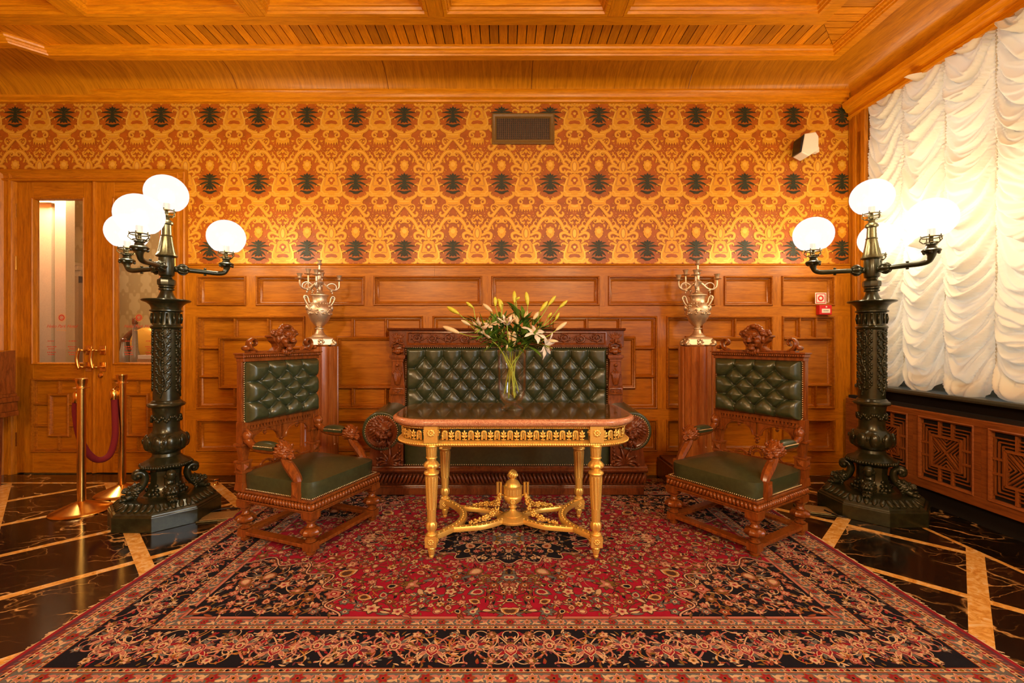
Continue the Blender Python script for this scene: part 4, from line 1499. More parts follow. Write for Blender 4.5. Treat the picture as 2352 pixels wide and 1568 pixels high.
    for x in (-.125, .125):
        m = MB(); m.lathe([(.003, .598), (.008, .603), (.012, .612), (.006, .618), (.012, .625), (.010, .642)], 12, (x, YBK - .004, 0)); m.build('pendant', 'mahog', t, smooth=40)
    # pierced cresting above the seat
    m = MB()
    m.box(-HX, HX, YBK - .010, YBK + .008, .395, .415)
    for k in range(13):
        a = PI * k / 12
        m.ell((.050 * math.cos(a), YBK - .004, .425 + .055 * math.sin(a)), (.011, .010, .011), None, 8, 6)
    m.tube([(.028 * math.cos(PI * k / 10), YBK - .004, .422 + .032 * math.sin(PI * k / 10)) for k in range(11)], .007, 6)
    for sg in (-1, 1):
        pc = clothoid(sg * .06, .418, PI / 2 - sg * .9, .17, -sg * 4, -sg * 42, 26)
        m.tube([(x, YBK - .004, z) for x, z in pc], [.009 - .004 * i / 26 for i in range(27)], 6)
        pc = clothoid(sg * .15, .416, PI / 2 + sg * .6, .11, sg * 10, sg * 55, 20)
        m.tube([(x, YBK - .004, z) for x, z in pc], .006, 6)
    m.build('pierced_cresting', 'mahog', t, smooth=40)
    # top rail and crest
    m = MB()
    m.box(-HX - .032, HX + .032, YBK - .036, YBK + .030, 1.056, 1.078); m.box(-HX - .048, HX + .048, YBK - .052, YBK + .036, 1.098, 1.108); m.box(-HX - .040, HX + .040, YBK - .044, YBK + .033, 1.078, 1.098)
    m.build('top_rail', 'mahog', t, bevel=.003)
    m = MB()
    for k in range(44):
        x = -HX - .04 + (k + .5) * (2 * HX + .08) / 44
        m.ell((x, YBK - .046, 1.088), (.006, .008, .009), None, 6, 5)
    m.build('bead_course', 'mahog', t, smooth=True)
    for sg in (-1, 1):
        m = MB()
        pc = clothoid(sg * .12, 1.112, 0 if sg > 0 else PI, .135, sg * 1.0, sg * 2.0, 8)
        pc2 = clothoid(sg * .20, 1.114, (.35 if sg > 0 else PI - .35), .17, sg * 6, sg * 62, 26)
        m.tube([(x, YBK - .01, z) for x, z in pc2], [.014 - .006 * i / 26 for i in range(27)], 8, flat=2.2)
        m.ell((sg * .262, YBK - .01, 1.135), (.016, .036, .016), None, 10, 8)
        m.box(sg * .08, sg * .245, YBK - .035, YBK + .02, 1.108, 1.118)
        m.build('crest_scroll', 'mahog', t, smooth=40)
    m = MB()
    prof = [(-.098, 1.215), (.098, 1.215), (.098, 1.203), (.084, 1.198), (.078, 1.18), (.052, 1.160), (.044, 1.14), (.075, 1.118), (.10, 1.108), (-.10, 1.108), (-.075, 1.118), (-.044, 1.14), (-.052, 1.160), (-.078, 1.18), (-.084, 1.198), (-.098, 1.203)]
    m.prism(prof, 'y', YBK - .030, YBK + .030)
    m.build('crest_block', 'mahog', t, bevel=.003)
    link_mesh('crest_mask', mask_me, t, (0, YBK - .038, 1.186), scale=.158)
    # arms
    for sg in (-1, 1):
        ax = sg * (HX + .012)
        a = empty('arm'); a.parent = t
        path = spline([(ax, YBK - .02, .625), (ax, YBK - .06, .585), (ax, YBK - .12, .555), (ax, YBK - .22, .552), (ax, YBK - .33, .560)], 6)
        m = MB(); m.tube(path, [.030] * 6 + [.024] * (len(path) - 6), 10, flat=.8)
        m.ell((ax, YBK - .045, .620), (.030, .034, .034), None, 12, 8)
        pc = clothoid(YBK - .05, .585, PI * .75, .14, -8, -60, 24)
        m.tube([(ax + sg * .006, y, z) for y, z in pc], .010, 6)
        m.build('arm_rail', 'mahog', a, smooth=True)
        m = MB()
        def pad(u, v):
            y = YBK - .115 - .165 * u
            w = .031 * (math.sin(PI * min(max(u, .03), .97)) ** .22)
            an = PI * v
            return (ax + w * math.cos(an), y, .570 + .004 * u + .030 * math.sin(an) ** .7 * (math.sin(PI * min(max(u, .02), .98)) ** .25))
        m.grid(pad, 16, 12); m.box(ax - .029, ax + .029, YBK - .275, YBK - .12, .556, .572)
        m.build('arm_pad', 'leather', a, smooth=50)
        pts += line((ax - .031, YBK - .125, .573), (ax - .031, YBK - .270, .575), .011) + line((ax + .031, YBK - .125, .573), (ax + .031, YBK - .270, .575), .011)
        link_mesh('lion_head', lion_me, a, (ax, YBK - .345, .548), (.25, 0, 0), scale=.098)
        m = MB()
        sp = spline([(ax, YBK - .325, .545), (ax, YBK - .345, .50), (ax, YBK - .385, .46), (ax, YBK - .425, .415), (ax, YBK - .445, .375)], 6)
        m.tube(sp, [.020 + .010 * math.sin(PI * i / (len(sp) - 1)) for i in range(len(sp))], 8, flat=.95, up=(1, 0, 0))
        m.build('arm_support', 'mahog', a, smooth=40)
        m = MB(); m.box(ax + sg * .006, ax + sg * .034, YBK - .465, YBK - .420, .300, .400)
        s0 = len(m.v); m.frustum((0, 0), 0, .012, .020, .034, .002, .012); m.xform(Matrix.Translation((ax + sg * .034, YBK - .4425, .350)) @ Matrix.Rotation(sg * PI / 2, 4, 'Y') @ Matrix.Rotation(PI / 2, 4, 'Z'), s0)
        m.build('arm_block', 'mahog', a)
    nails(pts, (0, -1, 0)).build('nail_heads', 'nail', t, smooth=True, kind='stuff')
    return t
make_chair((-1.205, 2.855, 0.0135), math.radians(68), 'carved wooden armchair with glossy green leather beside the lamp at the door')
make_chair((1.455, 2.868, 0.0135), math.radians(-57.5), 'carved wooden armchair with dark green leather beside the lamp at the window')

# ================================================================== sofa
sofa = empty('carved_sofa', (0.02, 3.75, 0.013))
tag(sofa, 'long carved sofa with deep-buttoned green leather against the panelled wall', 'sofa')
YS = 3.75
def sy(Y):
    return Y - YS
F, BK = sy(3.46), sy(4.02)
m = MB(); m.box(-1.05, 1.05, F + .02, BK, 0, .06); m.box(-1.06, 1.06, F + .012, BK, .06, .075); m.box(-1.04, 1.04, F + .03, BK, .075, .19)
m.prism([(F - .004, .176), (F - .016, .19), (F - .016, .20), (F + .004, .214), (F + .006, .226), (BK, .226), (BK, .176)], 'x', -1.072, 1.072)
m.build('base', 'mahog_dk', sofa, bevel=.004)
m = MB(); gadroon(m, (-1.05, F + .022, .126), (0, F + .022, .126), (0, 0, 0), .029, .030, .046, .42)
k0 = len(m.v); gadroon(m, (0, F + .022, .126), (1.05, F + .022, .126), (0, 0, 0), .029, .030, .046, -.42)
m.build('gadroon_moulding', 'mahog_dk', sofa, smooth=True)
for sg in (-1, 1):
    m = MB(); gadroon(m, (sg * 1.05, F + .03, .126), (sg * 1.05, BK - .02, .126), (0, 0, 0), .029, .030, .046, .42); m.build('gadroon_moulding', 'mahog_dk', sofa, smooth=True)
# seat
def cushion(w, y0, y1, z0, z1, r):
    mm = MB(); N = 72; K = 12; e = 12.0
    hx, hy = w / 2, (y1 - y0) / 2
    vs, fs = [], []
    for k in range(K + 1):
        if k <= 5:
            s, z = 0.0, z0 + (z1 - z0 - r) * k / 5
        else:
            tt = (k - 5) / (K - 5); s, z = r * (1 - math.cos(tt * PI / 2)) + tt ** 3 * min(hx, hy) * .8, z1 - r + r * math.sin(min(1, tt * 1.1) * PI / 2)
        for i in range(N):
            a = 2 * PI * i / N; ca, sa = math.cos(a), math.sin(a)
            d = (abs(ca) ** e + abs(sa) ** e) ** (-1 / e)
            vs.append(((hx - s) * d * ca, (y0 + y1) / 2 + (hy - s) * d * sa, z))
    for k in range(K):
        for i in range(N):
            fs.append((k * N + i, k * N + (i + 1) % N, (k + 1) * N + (i + 1) % N, (k + 1) * N + i))
    fs.append(tuple(range(K * N, K * N + N)))
    mm.add(vs, fs); return mm
cushion(1.60, F + .008, sy(3.93), .226, .455, .05).build('seat', 'leather', sofa, smooth=60)
# back
ZBT, ZB0 = 1.118, .42
bw = 1.715
btn = []
rz = [1.032 - .0905 * k for k in range(7)]
for k, z in enumerate(rz):
    xs = [(-4.5 + i) * .156 for i in range(10)] if k % 2 == 0 else [(-5 + i) * .156 for i in range(11)]
    btn += [(x, z - ZB0) for x in xs]
m = tuft(bw, ZBT - ZB0, btn, .062, 264, 110, .02)
bc = m.build('back_cushion', 'leather', sofa, smooth=True, loc=(0, sy(3.925), ZB0))
for x, z in btn:
    if z + ZB0 > .70:
        link_mesh('button', button_me, bc, (x, -.018, z), scale=1.15)
m = MB(); m.box(-.99, .99, sy(3.93), BK, .2, 1.13); m.build('back_board', 'mahog_dk', sofa)
m = MB(); m.box(-1.0, 1.0, sy(3.875), BK, 1.125, 1.268); m.prism([(sy(3.87), 1.262), (sy(3.85), 1.270), (sy(3.842), 1.286), (BK, 1.286), (BK, 1.262)], 'x', -1.01, 1.01)
tr = m.build('top_rail', 'mahog_dk', sofa, bevel=.003)
m = MB(); m.ring(-.85, .85, 1.142, 1.254, [(0, 0), (0, .010), (.008, .012), (.014, .004), (.018, -.001)], sy(3.875)); m.build('frieze_frame', 'mahog', sofa, smooth=40)
# rinceau frieze: running scrolls with leaves
m = MB()
yf = sy(3.872)
wave = [(x, yf, 1.198 + .024 * math.sin((abs(x) - .01) * PI / .137)) for x in [-.80 + 1.6 * i / 160 for i in range(161)]]
m.tube(wave, .0065, 6)
for half in (-1, 1):
    for k in range(6):
        up = 1 if k % 2 == 0 else -1
        xc, zc = half * (.078 + k * .137), 1.198 - up * .004
        sp_ = []
        for i in range(40):
            tt = i / 39
            r_ = .037 * (1 - .82 * tt)
            an = -up * PI / 2 * 1 + half * up * (-.6 + 3.1 * PI * tt)
            sp_.append((xc + r_ * math.cos(an) * 1.15, yf - .003, zc - up * .0 + r_ * math.sin(an)))
        m.tube(sp_, [.0085 - .0035 * i / 39 for i in range(40)], 6)
        m.ell((xc, yf - .006, zc), (.012, .012, .012), None, 8, 6)
        for j in range(7):
            an = 2 * PI * j / 7 + k
            m.ell((xc + .043 * math.cos(an), yf - .001, zc + .030 * math.sin(an)), (.020, .009, .0065), (0, -an - half * up * 1.0, 0), 8, 6)
for p in range(len(m.v)):
    x, y, z = m.v[p]
    m.v[p] = (max(-.828, min(.828, x)), y, max(1.158, min(1.238, z)))
m.build('carved_frieze', 'mahog_dk', sofa, smooth=True)
pts = line((-bw / 2, sy(3.885), ZBT + .002), (bw / 2, sy(3.885), ZBT + .002), .0165) + line((-bw / 2 - .005, sy(3.90), .6), (-bw / 2 - .005, sy(3.90), ZBT), .0165) + line((bw / 2 + .005, sy(3.90), .6), (bw / 2 + .005, sy(3.90), ZBT), .0165)
pts += line((-.79, F + .003, .236), (.79, F + .003, .236), .0165)
for sg in (-1, 1):
    px = sg * .925
    po = empty('back_post'); po.parent = sofa
    m = MB(); YP = sy(3.865)
    m.box(px - .062, px + .062, YP, BK, .2, .72); m.box(px - .062, px + .062, YP - .012, BK, .72, .79); m.box(px - .066, px + .066, YP - .016, BK, .782, .792)
    m.frustum((px, YP + .05), .792, 1.000, .060, .055, .044, .055)
    m.box(px - .060, px + .060, YP - .012, BK, 1.022, 1.032); m.box(px - .050, px + .050, YP - .006, BK, 1.0, 1.022); m.box(px - .066, px + .066, YP - .018, BK, 1.032, 1.058); m.box(px - .05, px + .05, YP + .03, BK, 1.058, 1.268)
    m.build('post_shaft', 'mahog', po, bevel=.003)
    link_mesh('bearded_head', beard_me, po, (px, YP + .03, 1.150), scale=(.150, .17, .122))
    m = MB()
    for i in range(-3, 4):
        sp = spline([(px + i * .004, YP - .010, .805), (px + i * .007, YP - .016, .86), (px + i * .010, YP - .016, .91), (px + i * .0125, YP - .022, .955 - abs(i) * .022)], 5)
        m.tube(sp, [.006, .008, .009, .010, .010, .010, .010, .009, .009, .008, .008, .008, .007, .006, .005, .003], 6)
    m.ell((px, YP - .018, .972), (.016, .014, .014), None, 8, 6)
    m.build('acanthus', 'mahog', po, smooth=True)
    m = MB(); m.ring(px - .052, px + .052, .727, .778, [(0, 0), (0, .006), (.006, .008), (.010, .003), (.012, 0)], YP - .012)
    for k in range(5):
        b = PI * (-.1 - .2 * k)
        m.ell((px + .018 * math.cos(b), YP - .014, .760 + .018 * math.sin(b)), (.013, .006, .005), (0, -b, 0), 8, 6)
    m.build('rosette_block', 'mahog', po, smooth=40)
    # arms
    ar = empty('arm'); ar.parent = sofa
    ax, az, R = sg * .955, .488, .150
    m = MB()
    n = 28
    v, f = [], []
    ys = [F + .016 + (sy(3.98) - F - .016) * j / 8 for j in range(9)]
    for y in ys:
        for i in range(n):
            a = 2 * PI * i / n
            rr = R + .012 * (y - ys[0])
            v.append((ax + rr * math.cos(a), y, az + .03 * (y - ys[0]) + rr * math.sin(a)))
    for j in range(8):
        for i in range(n):
            f.append((j * n + i, j * n + (i + 1) % n, (j + 1) * n + (i + 1) % n, (j + 1) * n + i))
    f += [tuple(range(n)), tuple(range(8 * n, 9 * n))]
    m.add(v, f); m.box(ax - .085 if sg > 0 else ax - .08, ax + .08 if sg > 0 else ax + .085, F + .03, sy(3.98), .226, .48)
    m.build('arm_roll', 'leather', ar, smooth=40)
    # gathered leather ring round the carved disc
    m = MB()
    k0 = 120
    v = []
    for ring, (r, yy) in enumerate(((R + .001, F + .02), (R - .004, F + .006), (R - .014, F + .003), (.118, F + .012))):
        for i in range(k0):
            a = 2 * PI * i / k0
            w = (.0035 * math.cos(i * PI) if ring in (1, 2) else 0)
            v.append((ax + r * math.cos(a), yy + w, az + r * math.sin(a)))
    m.add(v, [(q2 * k0 + i, q2 * k0 + (i + 1) % k0, (q2 + 1) * k0 + (i + 1) % k0, (q2 + 1) * k0 + i) for q2 in range(3) for i in range(k0)])
    m.build('gathered_border', 'leather', ar, smooth=True)
    m = MB(); m.lathe([(.122, 0), (.122, .016), (.114, .022), (.104, .018), (.0, .018)], 40, cap=False); m.xform(Matrix.Translation((ax, F + .014, az)) @ Matrix.Rotation(PI / 2, 4, 'X'))
    m.build('carved_disc', 'mahog_dk', ar, smooth=40)
    link_mesh('lion_head', lion_big_me, ar, (ax - sg * .022, F - .004, az + .000), (.10, 0, -sg * .22), scale=(.150, .150, .152))
    pts += [(ax + .124 * math.cos(a), F + .002, az + .124 * math.sin(a)) for a in [2 * PI * k / 46 for k in range(46)]]
    m = MB()
    xi, xo = ax - sg * .165, ax + sg * .10
    poly = [(xi, .226), (xi, .395), (xi + sg * .035, .400), (xi + sg * .06, .42), (xo - sg * .02, .40), (xo, .226)]
    if sg > 0:
        poly = poly[::-1]
    m.prism(poly, 'y', F + .006, F + .05); m.build('arm_front', 'mahog_dk', ar, bevel=.003)
    m = MB()
    # acanthus spray below the lion
    bx = ax - sg * .06
    for k in range(9):
        a0 = PI / 2 + sg * (-.95 + k * .27)
        pc = clothoid(bx, .240, a0, .12 + .015 * math.sin(k * 2), (k - 4) * sg * 3.5, (k - 4) * sg * 9 + 4, 14)
        pc = [(min(max(x, min(xi, xo) + .008), max(xi, xo) - .004), max(.236, min(.40, z))) for x, z in pc]
        m.tube([(x, F + .002 - .010 * math.sin(PI * i / 14), z) for i, (x, z) in enumerate(pc)], [.006 + .007 * math.sin(PI * min(1, i / 12)) for i in range(15)], 6)
        e = pc[-1]; m.ell((e[0], F - .006, e[1]), (.012, .011, .012), None, 8, 6)
    for k in range(5):
        m.ell((xi + sg * .025, F - .002, .258 + k * .028), (.011, .010, .010), None, 8, 6)
    m.build('acanthus', 'mahog_dk', ar, smooth=True)
nails(pts, (0, -1, 0), .0052).build('nail_heads', 'nail', sofa, smooth=True, kind='stuff')

# ================================================================== gilt table
TX, TY = 0.052, 2.757
table = empty('gilt_table', (TX, TY, 0.0135))
tag(table, 'gilded centre table with marble top and fluted legs before the sofa', 'table')
TZ = -0.0135
def rrect(hx, hy, r, n=10):
    out = []
    for cx, cy, a0 in ((hx - r, -hy + r, -PI / 2), (hx - r, hy - r, 0), (-hx + r, hy - r, PI / 2), (-hx + r, -hy + r, PI)):
        for i in range(n + 1):
            a = a0 + PI / 2 * i / n
            out.append((cx + r * math.cos(a), cy + r * math.sin(a)))
    return out
def rstack(m, levels, hx, hy, r, cap=True):
    n = None; v = []
    for off, z in levels:
        L = rrect(hx + off, hy + off, r + off)
        n = len(L); v += [(x, y, z + TZ) for x, y in L]
    f = [(k * n + i, k * n + (i + 1) % n, (k + 1) * n + (i + 1) % n, (k + 1) * n + i) for k in range(len(levels) - 1) for i in range(n)]
    if cap:
        f += [tuple(range(n))[::-1], tuple(range((len(levels) - 1) * n, len(levels) * n))]
    m.add(v, f)
HXT, HYT, RT = .66, .305, .19
m = MB(); rstack(m, [(.010, .734), (.022, .738), (.030, .748), (.033, .757), (.030, .766), (.020, .772), (.0, .7725)], HXT, HYT, RT); m.build('marble_top', 'pinkmarble', table, smooth=50)
m = MB(); rstack(m, [(.008, .7726), (.008, .7735)], HXT, HYT, RT); m.build('dark_inlay', 'tabledark', table)
m = MB(); rstack(m, [(.012, .7740), (.014, .7755), (.014, .7795), (.012, .781)], HXT, HYT, RT); m.build('glass_top', 'tableglass', table, smooth=30)
m = MB(); rstack(m, [(-.012, .716), (.000, .718), (.004, .724), (.0, .728), (.006, .734), (-.03, .734)], HXT - .012, HYT - .012, RT, True); m.build('upper_rail', 'gilt', table, smooth=40)
m = MB()
lv = [(-.035, .652), (-.010, .652), (.0, .646), (.012, .640), (.014, .632), (.006, .624), (-.002, .619), (-.035, .619)]
rstack(m, lv, HXT - .012, HYT - .012, RT, False); m.build('lower_rail', 'gilt', table, smooth=40)
# bead courses
per = rrect(HXT - .006, HYT - .006, RT, 14)
def walk(poly, step):
    out = []
    n = len(poly); acc = 0.0
    for i in range(n):
        p, q2 = Vector(poly[i]), Vector(poly[(i + 1) % n])
        L = (q2 - p).length
        while acc < L:
            out.append(p + (q2 - p) * (acc / L)); acc += step
        acc -= L
    return out
m = MB()
for p in walk(per, .0105):
    m.ell((p[0], p[1], .723 + TZ), (.0042, .0042, .0042), None, 6, 4)
for p in walk(rrect(HXT + .001, HYT + .001, RT, 14), .013):
    m.ell((p[0], p[1], .636 + TZ), (.005, .004, .006), None, 6, 4)
m.build('bead_courses', 'gilt', table, smooth=True, kind='stuff')
# pierced frieze: arches and leaf sprays
am = MB()
for w, r in ((.026, .0042), (.015, .0028)):
    path = [(-w / 2, 0, 0), (-w / 2, 0, .036 * (w / .026))] + [(-w / 2 * math.cos(a), 0, .036 + (w / 2) * math.sin(a)) for a in [PI * k / 8 for k in range(9)]] + [(w / 2, 0, .036 * (w / .026)), (w / 2, 0, 0)]
    am.tube(path, r, 6)
for k in range(4):
    am.ell((0, 0, .010 + .008 * k), (.0038, .004, .005), None, 6, 4)
arch_me = am.mesh('apron_arch', 'gilt', True)
lm = MB()
for an, ln, z0 in ((0, .030, .026), (.5, .026, .022), (-.5, .026, .022), (.95, .02, .014), (-.95, .02, .014)):
    lm.ell((math.sin(an) * ln * .55, -.002, z0 + math.cos(an) * ln * .45), (.006, .005, ln * .5), (0, an, 0), 8, 6)
lm.tube([(0, 0, -.002), (0, 0, .03)], .004, 6)
lm.tube([(-.012, 0, .004), (-.006, 0, .0), (0, 0, .004), (.006, 0, 0), (.012, 0, .004)], .003, 6)
leafm_me = lm.mesh('apron_leaf', 'gilt', True)
per = rrect(HXT - .020, HYT - .020, RT - .01, 14)
stops = walk(per, .0355)
for i, p in enumerate(stops):
    j = stops[(i + 1) % len(stops)]; k = stops[i - 1]
    if min(abs(abs(p[0]) - .447), 9) < .048 and abs(p[1]) > .24:
        continue
    d = j - k
    link_mesh('apron_arch' if i % 2 == 0 else 'apron_leaf', arch_me if i % 2 == 0 else leafm_me, table, (p[0], p[1], .656 + TZ), (0, 0, math.atan2(d[1], d[0])))
# legs
def flute(nf, amp, zr):
    return lambda a, k, z: 1 + (amp * math.cos(nf * a) if any(p <= z <= q2 for p, q2 in zr) else 0)
leg_m = MB()
leg_m.cbox((0, -.0, .677), (.074, .062, .092))
leg_m.lathe([(.030, .619), (.034, .614), (.034, .607), (.0305, .603)], 24)
leg_m.lathe([(.0305, .603), (.0300, .600), (.027, .556), (.0265, .553)], 48, mod=flute(12, .055, [(.554, .601)]))
leg_m.lathe([(.027, .553), (.031, .549), (.031, .545), (.026, .541), (.025, .530), (.033, .522), (.041, .512), (.043, .502), (.036, .492), (.026, .486), (.024, .481), (.030, .476), (.040, .470), (.042, .462), (.036, .455), (.033, .450), (.0335, .446)], 40,
            mod=flute(10, .05, [(.495, .524)]))
leg_m.lathe([(.0335, .446), (.033, .440), (.0255, .275), (.0255, .270)], 48, mod=flute(10, .10, [(.272, .441)]))
leg_m.lathe([(.0255, .270), (.0225, .200), (.0225, .196)], 48, mod=flute(12, .05, [(.199, .268)]))
leg_m.lathe([(.0225, .200), (.027, .192), (.029, .178), (.027, .160), (.020, .148), (.018, .144), (.026, .138), (.030, .131), (.026, .126)], 40, mod=flute(8, .08, [(.158, .194)]))
leg_m.cbox((0, 0, .097), (.062, .062, .058))
leg_m.lathe([(.016, .068), (.023, .062), (.024, .056), (.017, .050)], 24)
leg_m.lathe([(.020, .050), (.021, .044), (.013, .018), (.015, .015), (.012, .012)], 40, mod=flute(8, .08, [(.019, .046)]))
leg_m.lathe([(.0125, .012), (.0125, .008), (.008, .0)], 20)
for fx, fy in ((0, -1), (1, 0), (-1, 0), (0, 1)):
    for zc, rr, base in ((.097, .018, .031), (.684, .022, .031 if fy else .037)):
        for k in range(8):
            a = 2 * PI * k / 8
            u_, w_ = rr * .62 * math.cos(a), rr * .62 * math.sin(a)
            c = (fx * (base + .002) + (u_ if fx == 0 else 0), fy * (base + .002) + (u_ if fy == 0 else 0), zc + w_)
            leg_m.ell(c, (rr * .38 if fx == 0 else .004, rr * .38 if fy == 0 else .004, rr * .38), None, 6, 5)
        leg_m.ell((fx * (base + .004), fy * (base + .004), zc), rr * .32, None, 8, 6)
leg_me = leg_m.mesh('leg', 'gilt', 45)
for sx in (-1, 1):
    for sy_ in (-1, 1):
        link_mesh('leg', leg_me, table, (sx * .447, sy_ * .282, 0))
# stretcher
def rail(pts, n, w, z0, z1):
    P = spline([(x, y, 0) for x, y in pts], n)
    mm = MB(); v = []
    for i, p in enumerate(P):
        d = P[min(i + 1, len(P) - 1)] - P[max(i - 1, 0)]
        d.normalize(); nn = Vector((-d.y, d.x, 0))
        for a, z in ((-w, z0), (-w * 1.1, (z0 + z1) / 2), (-w * .8, z1 - .004), (-w * .3, z1 - .008), (w * .3, z1 - .008), (w * .8, z1 - .004), (w * 1.1, (z0 + z1) / 2), (w, z0)):
            v.append(p + nn * a + Vector((0, 0, z)))
    k = 8
    f = [(i * k + j, i * k + (j + 1) % k, (i + 1) * k + (j + 1) % k, (i + 1) * k + j) for i in range(len(P) - 1) for j in range(k)]
    f += [tuple(range(k)), tuple(range((len(P) - 1) * k, len(P) * k))]
    mm.add(v, f)
    for i in range(2, len(P) - 2, 2):
        mm.ell(P[i] + Vector((0, 0, z1 - .006)), (.007, .007, .006), None, 6, 5)
    return mm
for sx in (-1, 1):
    rail([(sx * .43, -.262), (sx * .365, -.185), (sx * .315, -.09), (sx * .30, 0), (sx * .315, .09), (sx * .365, .185), (sx * .43, .262)], 6, .021, .098, .130).build('side_stretcher', 'gilt', table, smooth=50)
    for sy_ in (-1, 1):
        rail([(sx * .355, sy_ * .165), (sx * .27, sy_ * .150), (sx * .18, sy_ * .128), (sx * .11, sy_ * .085), (sx * .05, sy_ * .03)], 6, .018, .096, .126).build('stretcher', 'gilt', table, smooth=50)
m = MB(); m.lathe([(.082, .092), (.094, .097), (.096, .108), (.088, .118), (.076, .122), (.072, .126), (.050, .128)], 40); m.build('platform', 'gilt', table, smooth=40)
# urn
u = empty('urn'); u.parent = table
m = MB()
m.lathe([(.056, .128), (.056, .134), (.040, .142), (.022, .152), (.016, .164), (.022, .170), (.026, .177), (.020, .184), (.016, .190)], 32)
m.lathe([(.016, .190), (.030, .198), (.048, .214), (.056, .232), (.056, .244), (.050, .250), (.053, .256)], 40)
m.lathe([(.053, .256), (.053, .292)], 60, mod=flute(20, .035, [(.25, .3)]))
m.lathe([(.053, .292), (.057, .296), (.057, .302), (.048, .306), (.044, .318), (.034, .332), (.022, .340), (.015, .346), (.013, .352), (.018, .356)], 36)
m.build('urn_body', 'gilt', u, smooth=45)
m = MB()
for k in range(9):
    a = 2 * PI * k / 9
    m.tube([(.014 * math.cos(a), .014 * math.sin(a), .354), (.026 * math.cos(a + .4), .026 * math.sin(a + .4), .368), (.018 * math.cos(a + .9), .018 * math.sin(a + .9), .384), (.006 * math.cos(a + 1.2), .006 * math.sin(a + 1.2), .398)], [.007, .010, .008, .003], 6)
m.ell((0, 0, .372), (.016, .016, .02))
m.build('flame_finial', 'gilt', u, smooth=True)
for sg in (-1, 1):
    m = MB()
    m.tube([(sg * .056, 0, .245), (sg * .072, 0, .250), (sg * .072, 0, .325), (sg * .092, 0, .325), (sg * .092, 0, .250)], .007, 4)
    m.build('handle', 'gilt', u)
m = MB()
for k in range(8):
    a = 2 * PI * k / 8
    m.ell((.011 * math.cos(a), -.056, .222 + .011 * math.sin(a)), (.0065, .004, .0065), None, 6, 5)
m.ell((0, -.058, .222), (.006, .005, .006)); m.build('rosette', 'gilt', u, smooth=True)
rg = random.Random(5)
for sx in (-1, 1):
    for sy_ in (-1, 1):
        m = MB()
        P = spline([(sx * .078, sy_ * .01, .250), (sx * .088, sy_ * .03, .215), (sx * .105, sy_ * .06, .172), (sx * .14, sy_ * .10, .150), (sx * .19, sy_ * .125, .142), (sx * .25, sy_ * .140, .133)], 6)
        for i, p in enumerate(P):
            w = .008 + .014 * math.sin(PI * min(1, i / (len(P) - 1)))
            for k in range(4):
                c = p + Vector((rg.uniform(-1, 1), rg.uniform(-1, 1), rg.uniform(-.3, 1))) * w * .8
                m.ell(c, (rg.uniform(.005, .009), rg.uniform(.005, .009), rg.uniform(.004, .008)), (rg.random() * 3, rg.random() * 3, 0), 6, 4)
        for i in (15, 21):
            p = P[i]
            for k in range(5):
                a = 2 * PI * k / 5
                m.ell(p + Vector((.012 * math.cos(a), -.012, .010 + .012 * math.sin(a))), (.009, .006, .009), None, 6, 5)
            m.ell(p + Vector((0, -.016, .010)), .007, None, 6, 5)
        m.build('garland', 'gilt', u, smooth=True)
# ================================================================== rug
RX0, RX1, RY0, RY1, RZ = RUGX0, RUGX1, RUGY0, RUGY1, 0.012
CXR, CYR = (RX0 + RX1) / 2, 2.72
HXR, HYR = (RX1 - RX0) / 2, RY1 - 2.72
def pile(name, c, var=0.28):
    m, nt, b, new, link = _nodes(name)
    mp = coords(nt, new, link, (140, 140, 140))
    n = new('ShaderNodeTexNoise'); n.inputs['Detail'].default_value = 3
    link(mp.outputs[0], n.inputs['Vector'])
    mp2 = coords(nt, new, link, (3, 5, 1))
    n2 = new('ShaderNodeTexNoise'); n2.inputs['Detail'].default_value = 3
    link(mp2.outputs[0], n2.inputs['Vector'])
    ad = new('ShaderNodeMath'); ad.operation = 'MULTIPLY_ADD'; ad.inputs[1].default_value = .55
    link(n2.outputs['Fac'], ad.inputs[0]); link(n.outputs['Fac'], ad.inputs[2])
    r = ramp(new, [(.5, [v * (1 - var) for v in c]), (1.05, [min(1, v * (1 + var)) for v in c])])
    link(ad.outputs[0], r.inputs[0]); link(r.outputs[0], b.inputs['Base Color'])
    b.inputs['Roughness'].default_value = .95
    b.inputs['Specular IOR Level'].default_value = .05
    b.inputs['Sheen Weight'].default_value = .02
    bp = new('ShaderNodeBump'); bp.inputs['Strength'].default_value = .5; bp.inputs['Distance'].default_value = .002
    link(n.outputs['Fac'], bp.inputs['Height']); link(bp.outputs[0], b.inputs['Normal'])
    return m
RC = {'crimson': (.33, .008, .030), 'navy': (.009, .008, .013), 'cream': (.58, .40, .23), 'salmon': (.44, .165, .12), 'rust': (.26, .06, .020), 'teal': (.125, .125, .115),
      'olive': (.17, .095, .020), 'deepred': (.26, .012, .022), 'brown': (.085, .035, .020), 'plum': (.11, .03, .045), 'ochre': (.42, .19, .035)}
RN = list(RC)
for k_, c_ in RC.items():
    M['rug_' + k_] = pile('rug ' + k_, c_)
RI = {k_: i for i, k_ in enumerate(RN)}
rr = random.Random(21)
RV = V2()
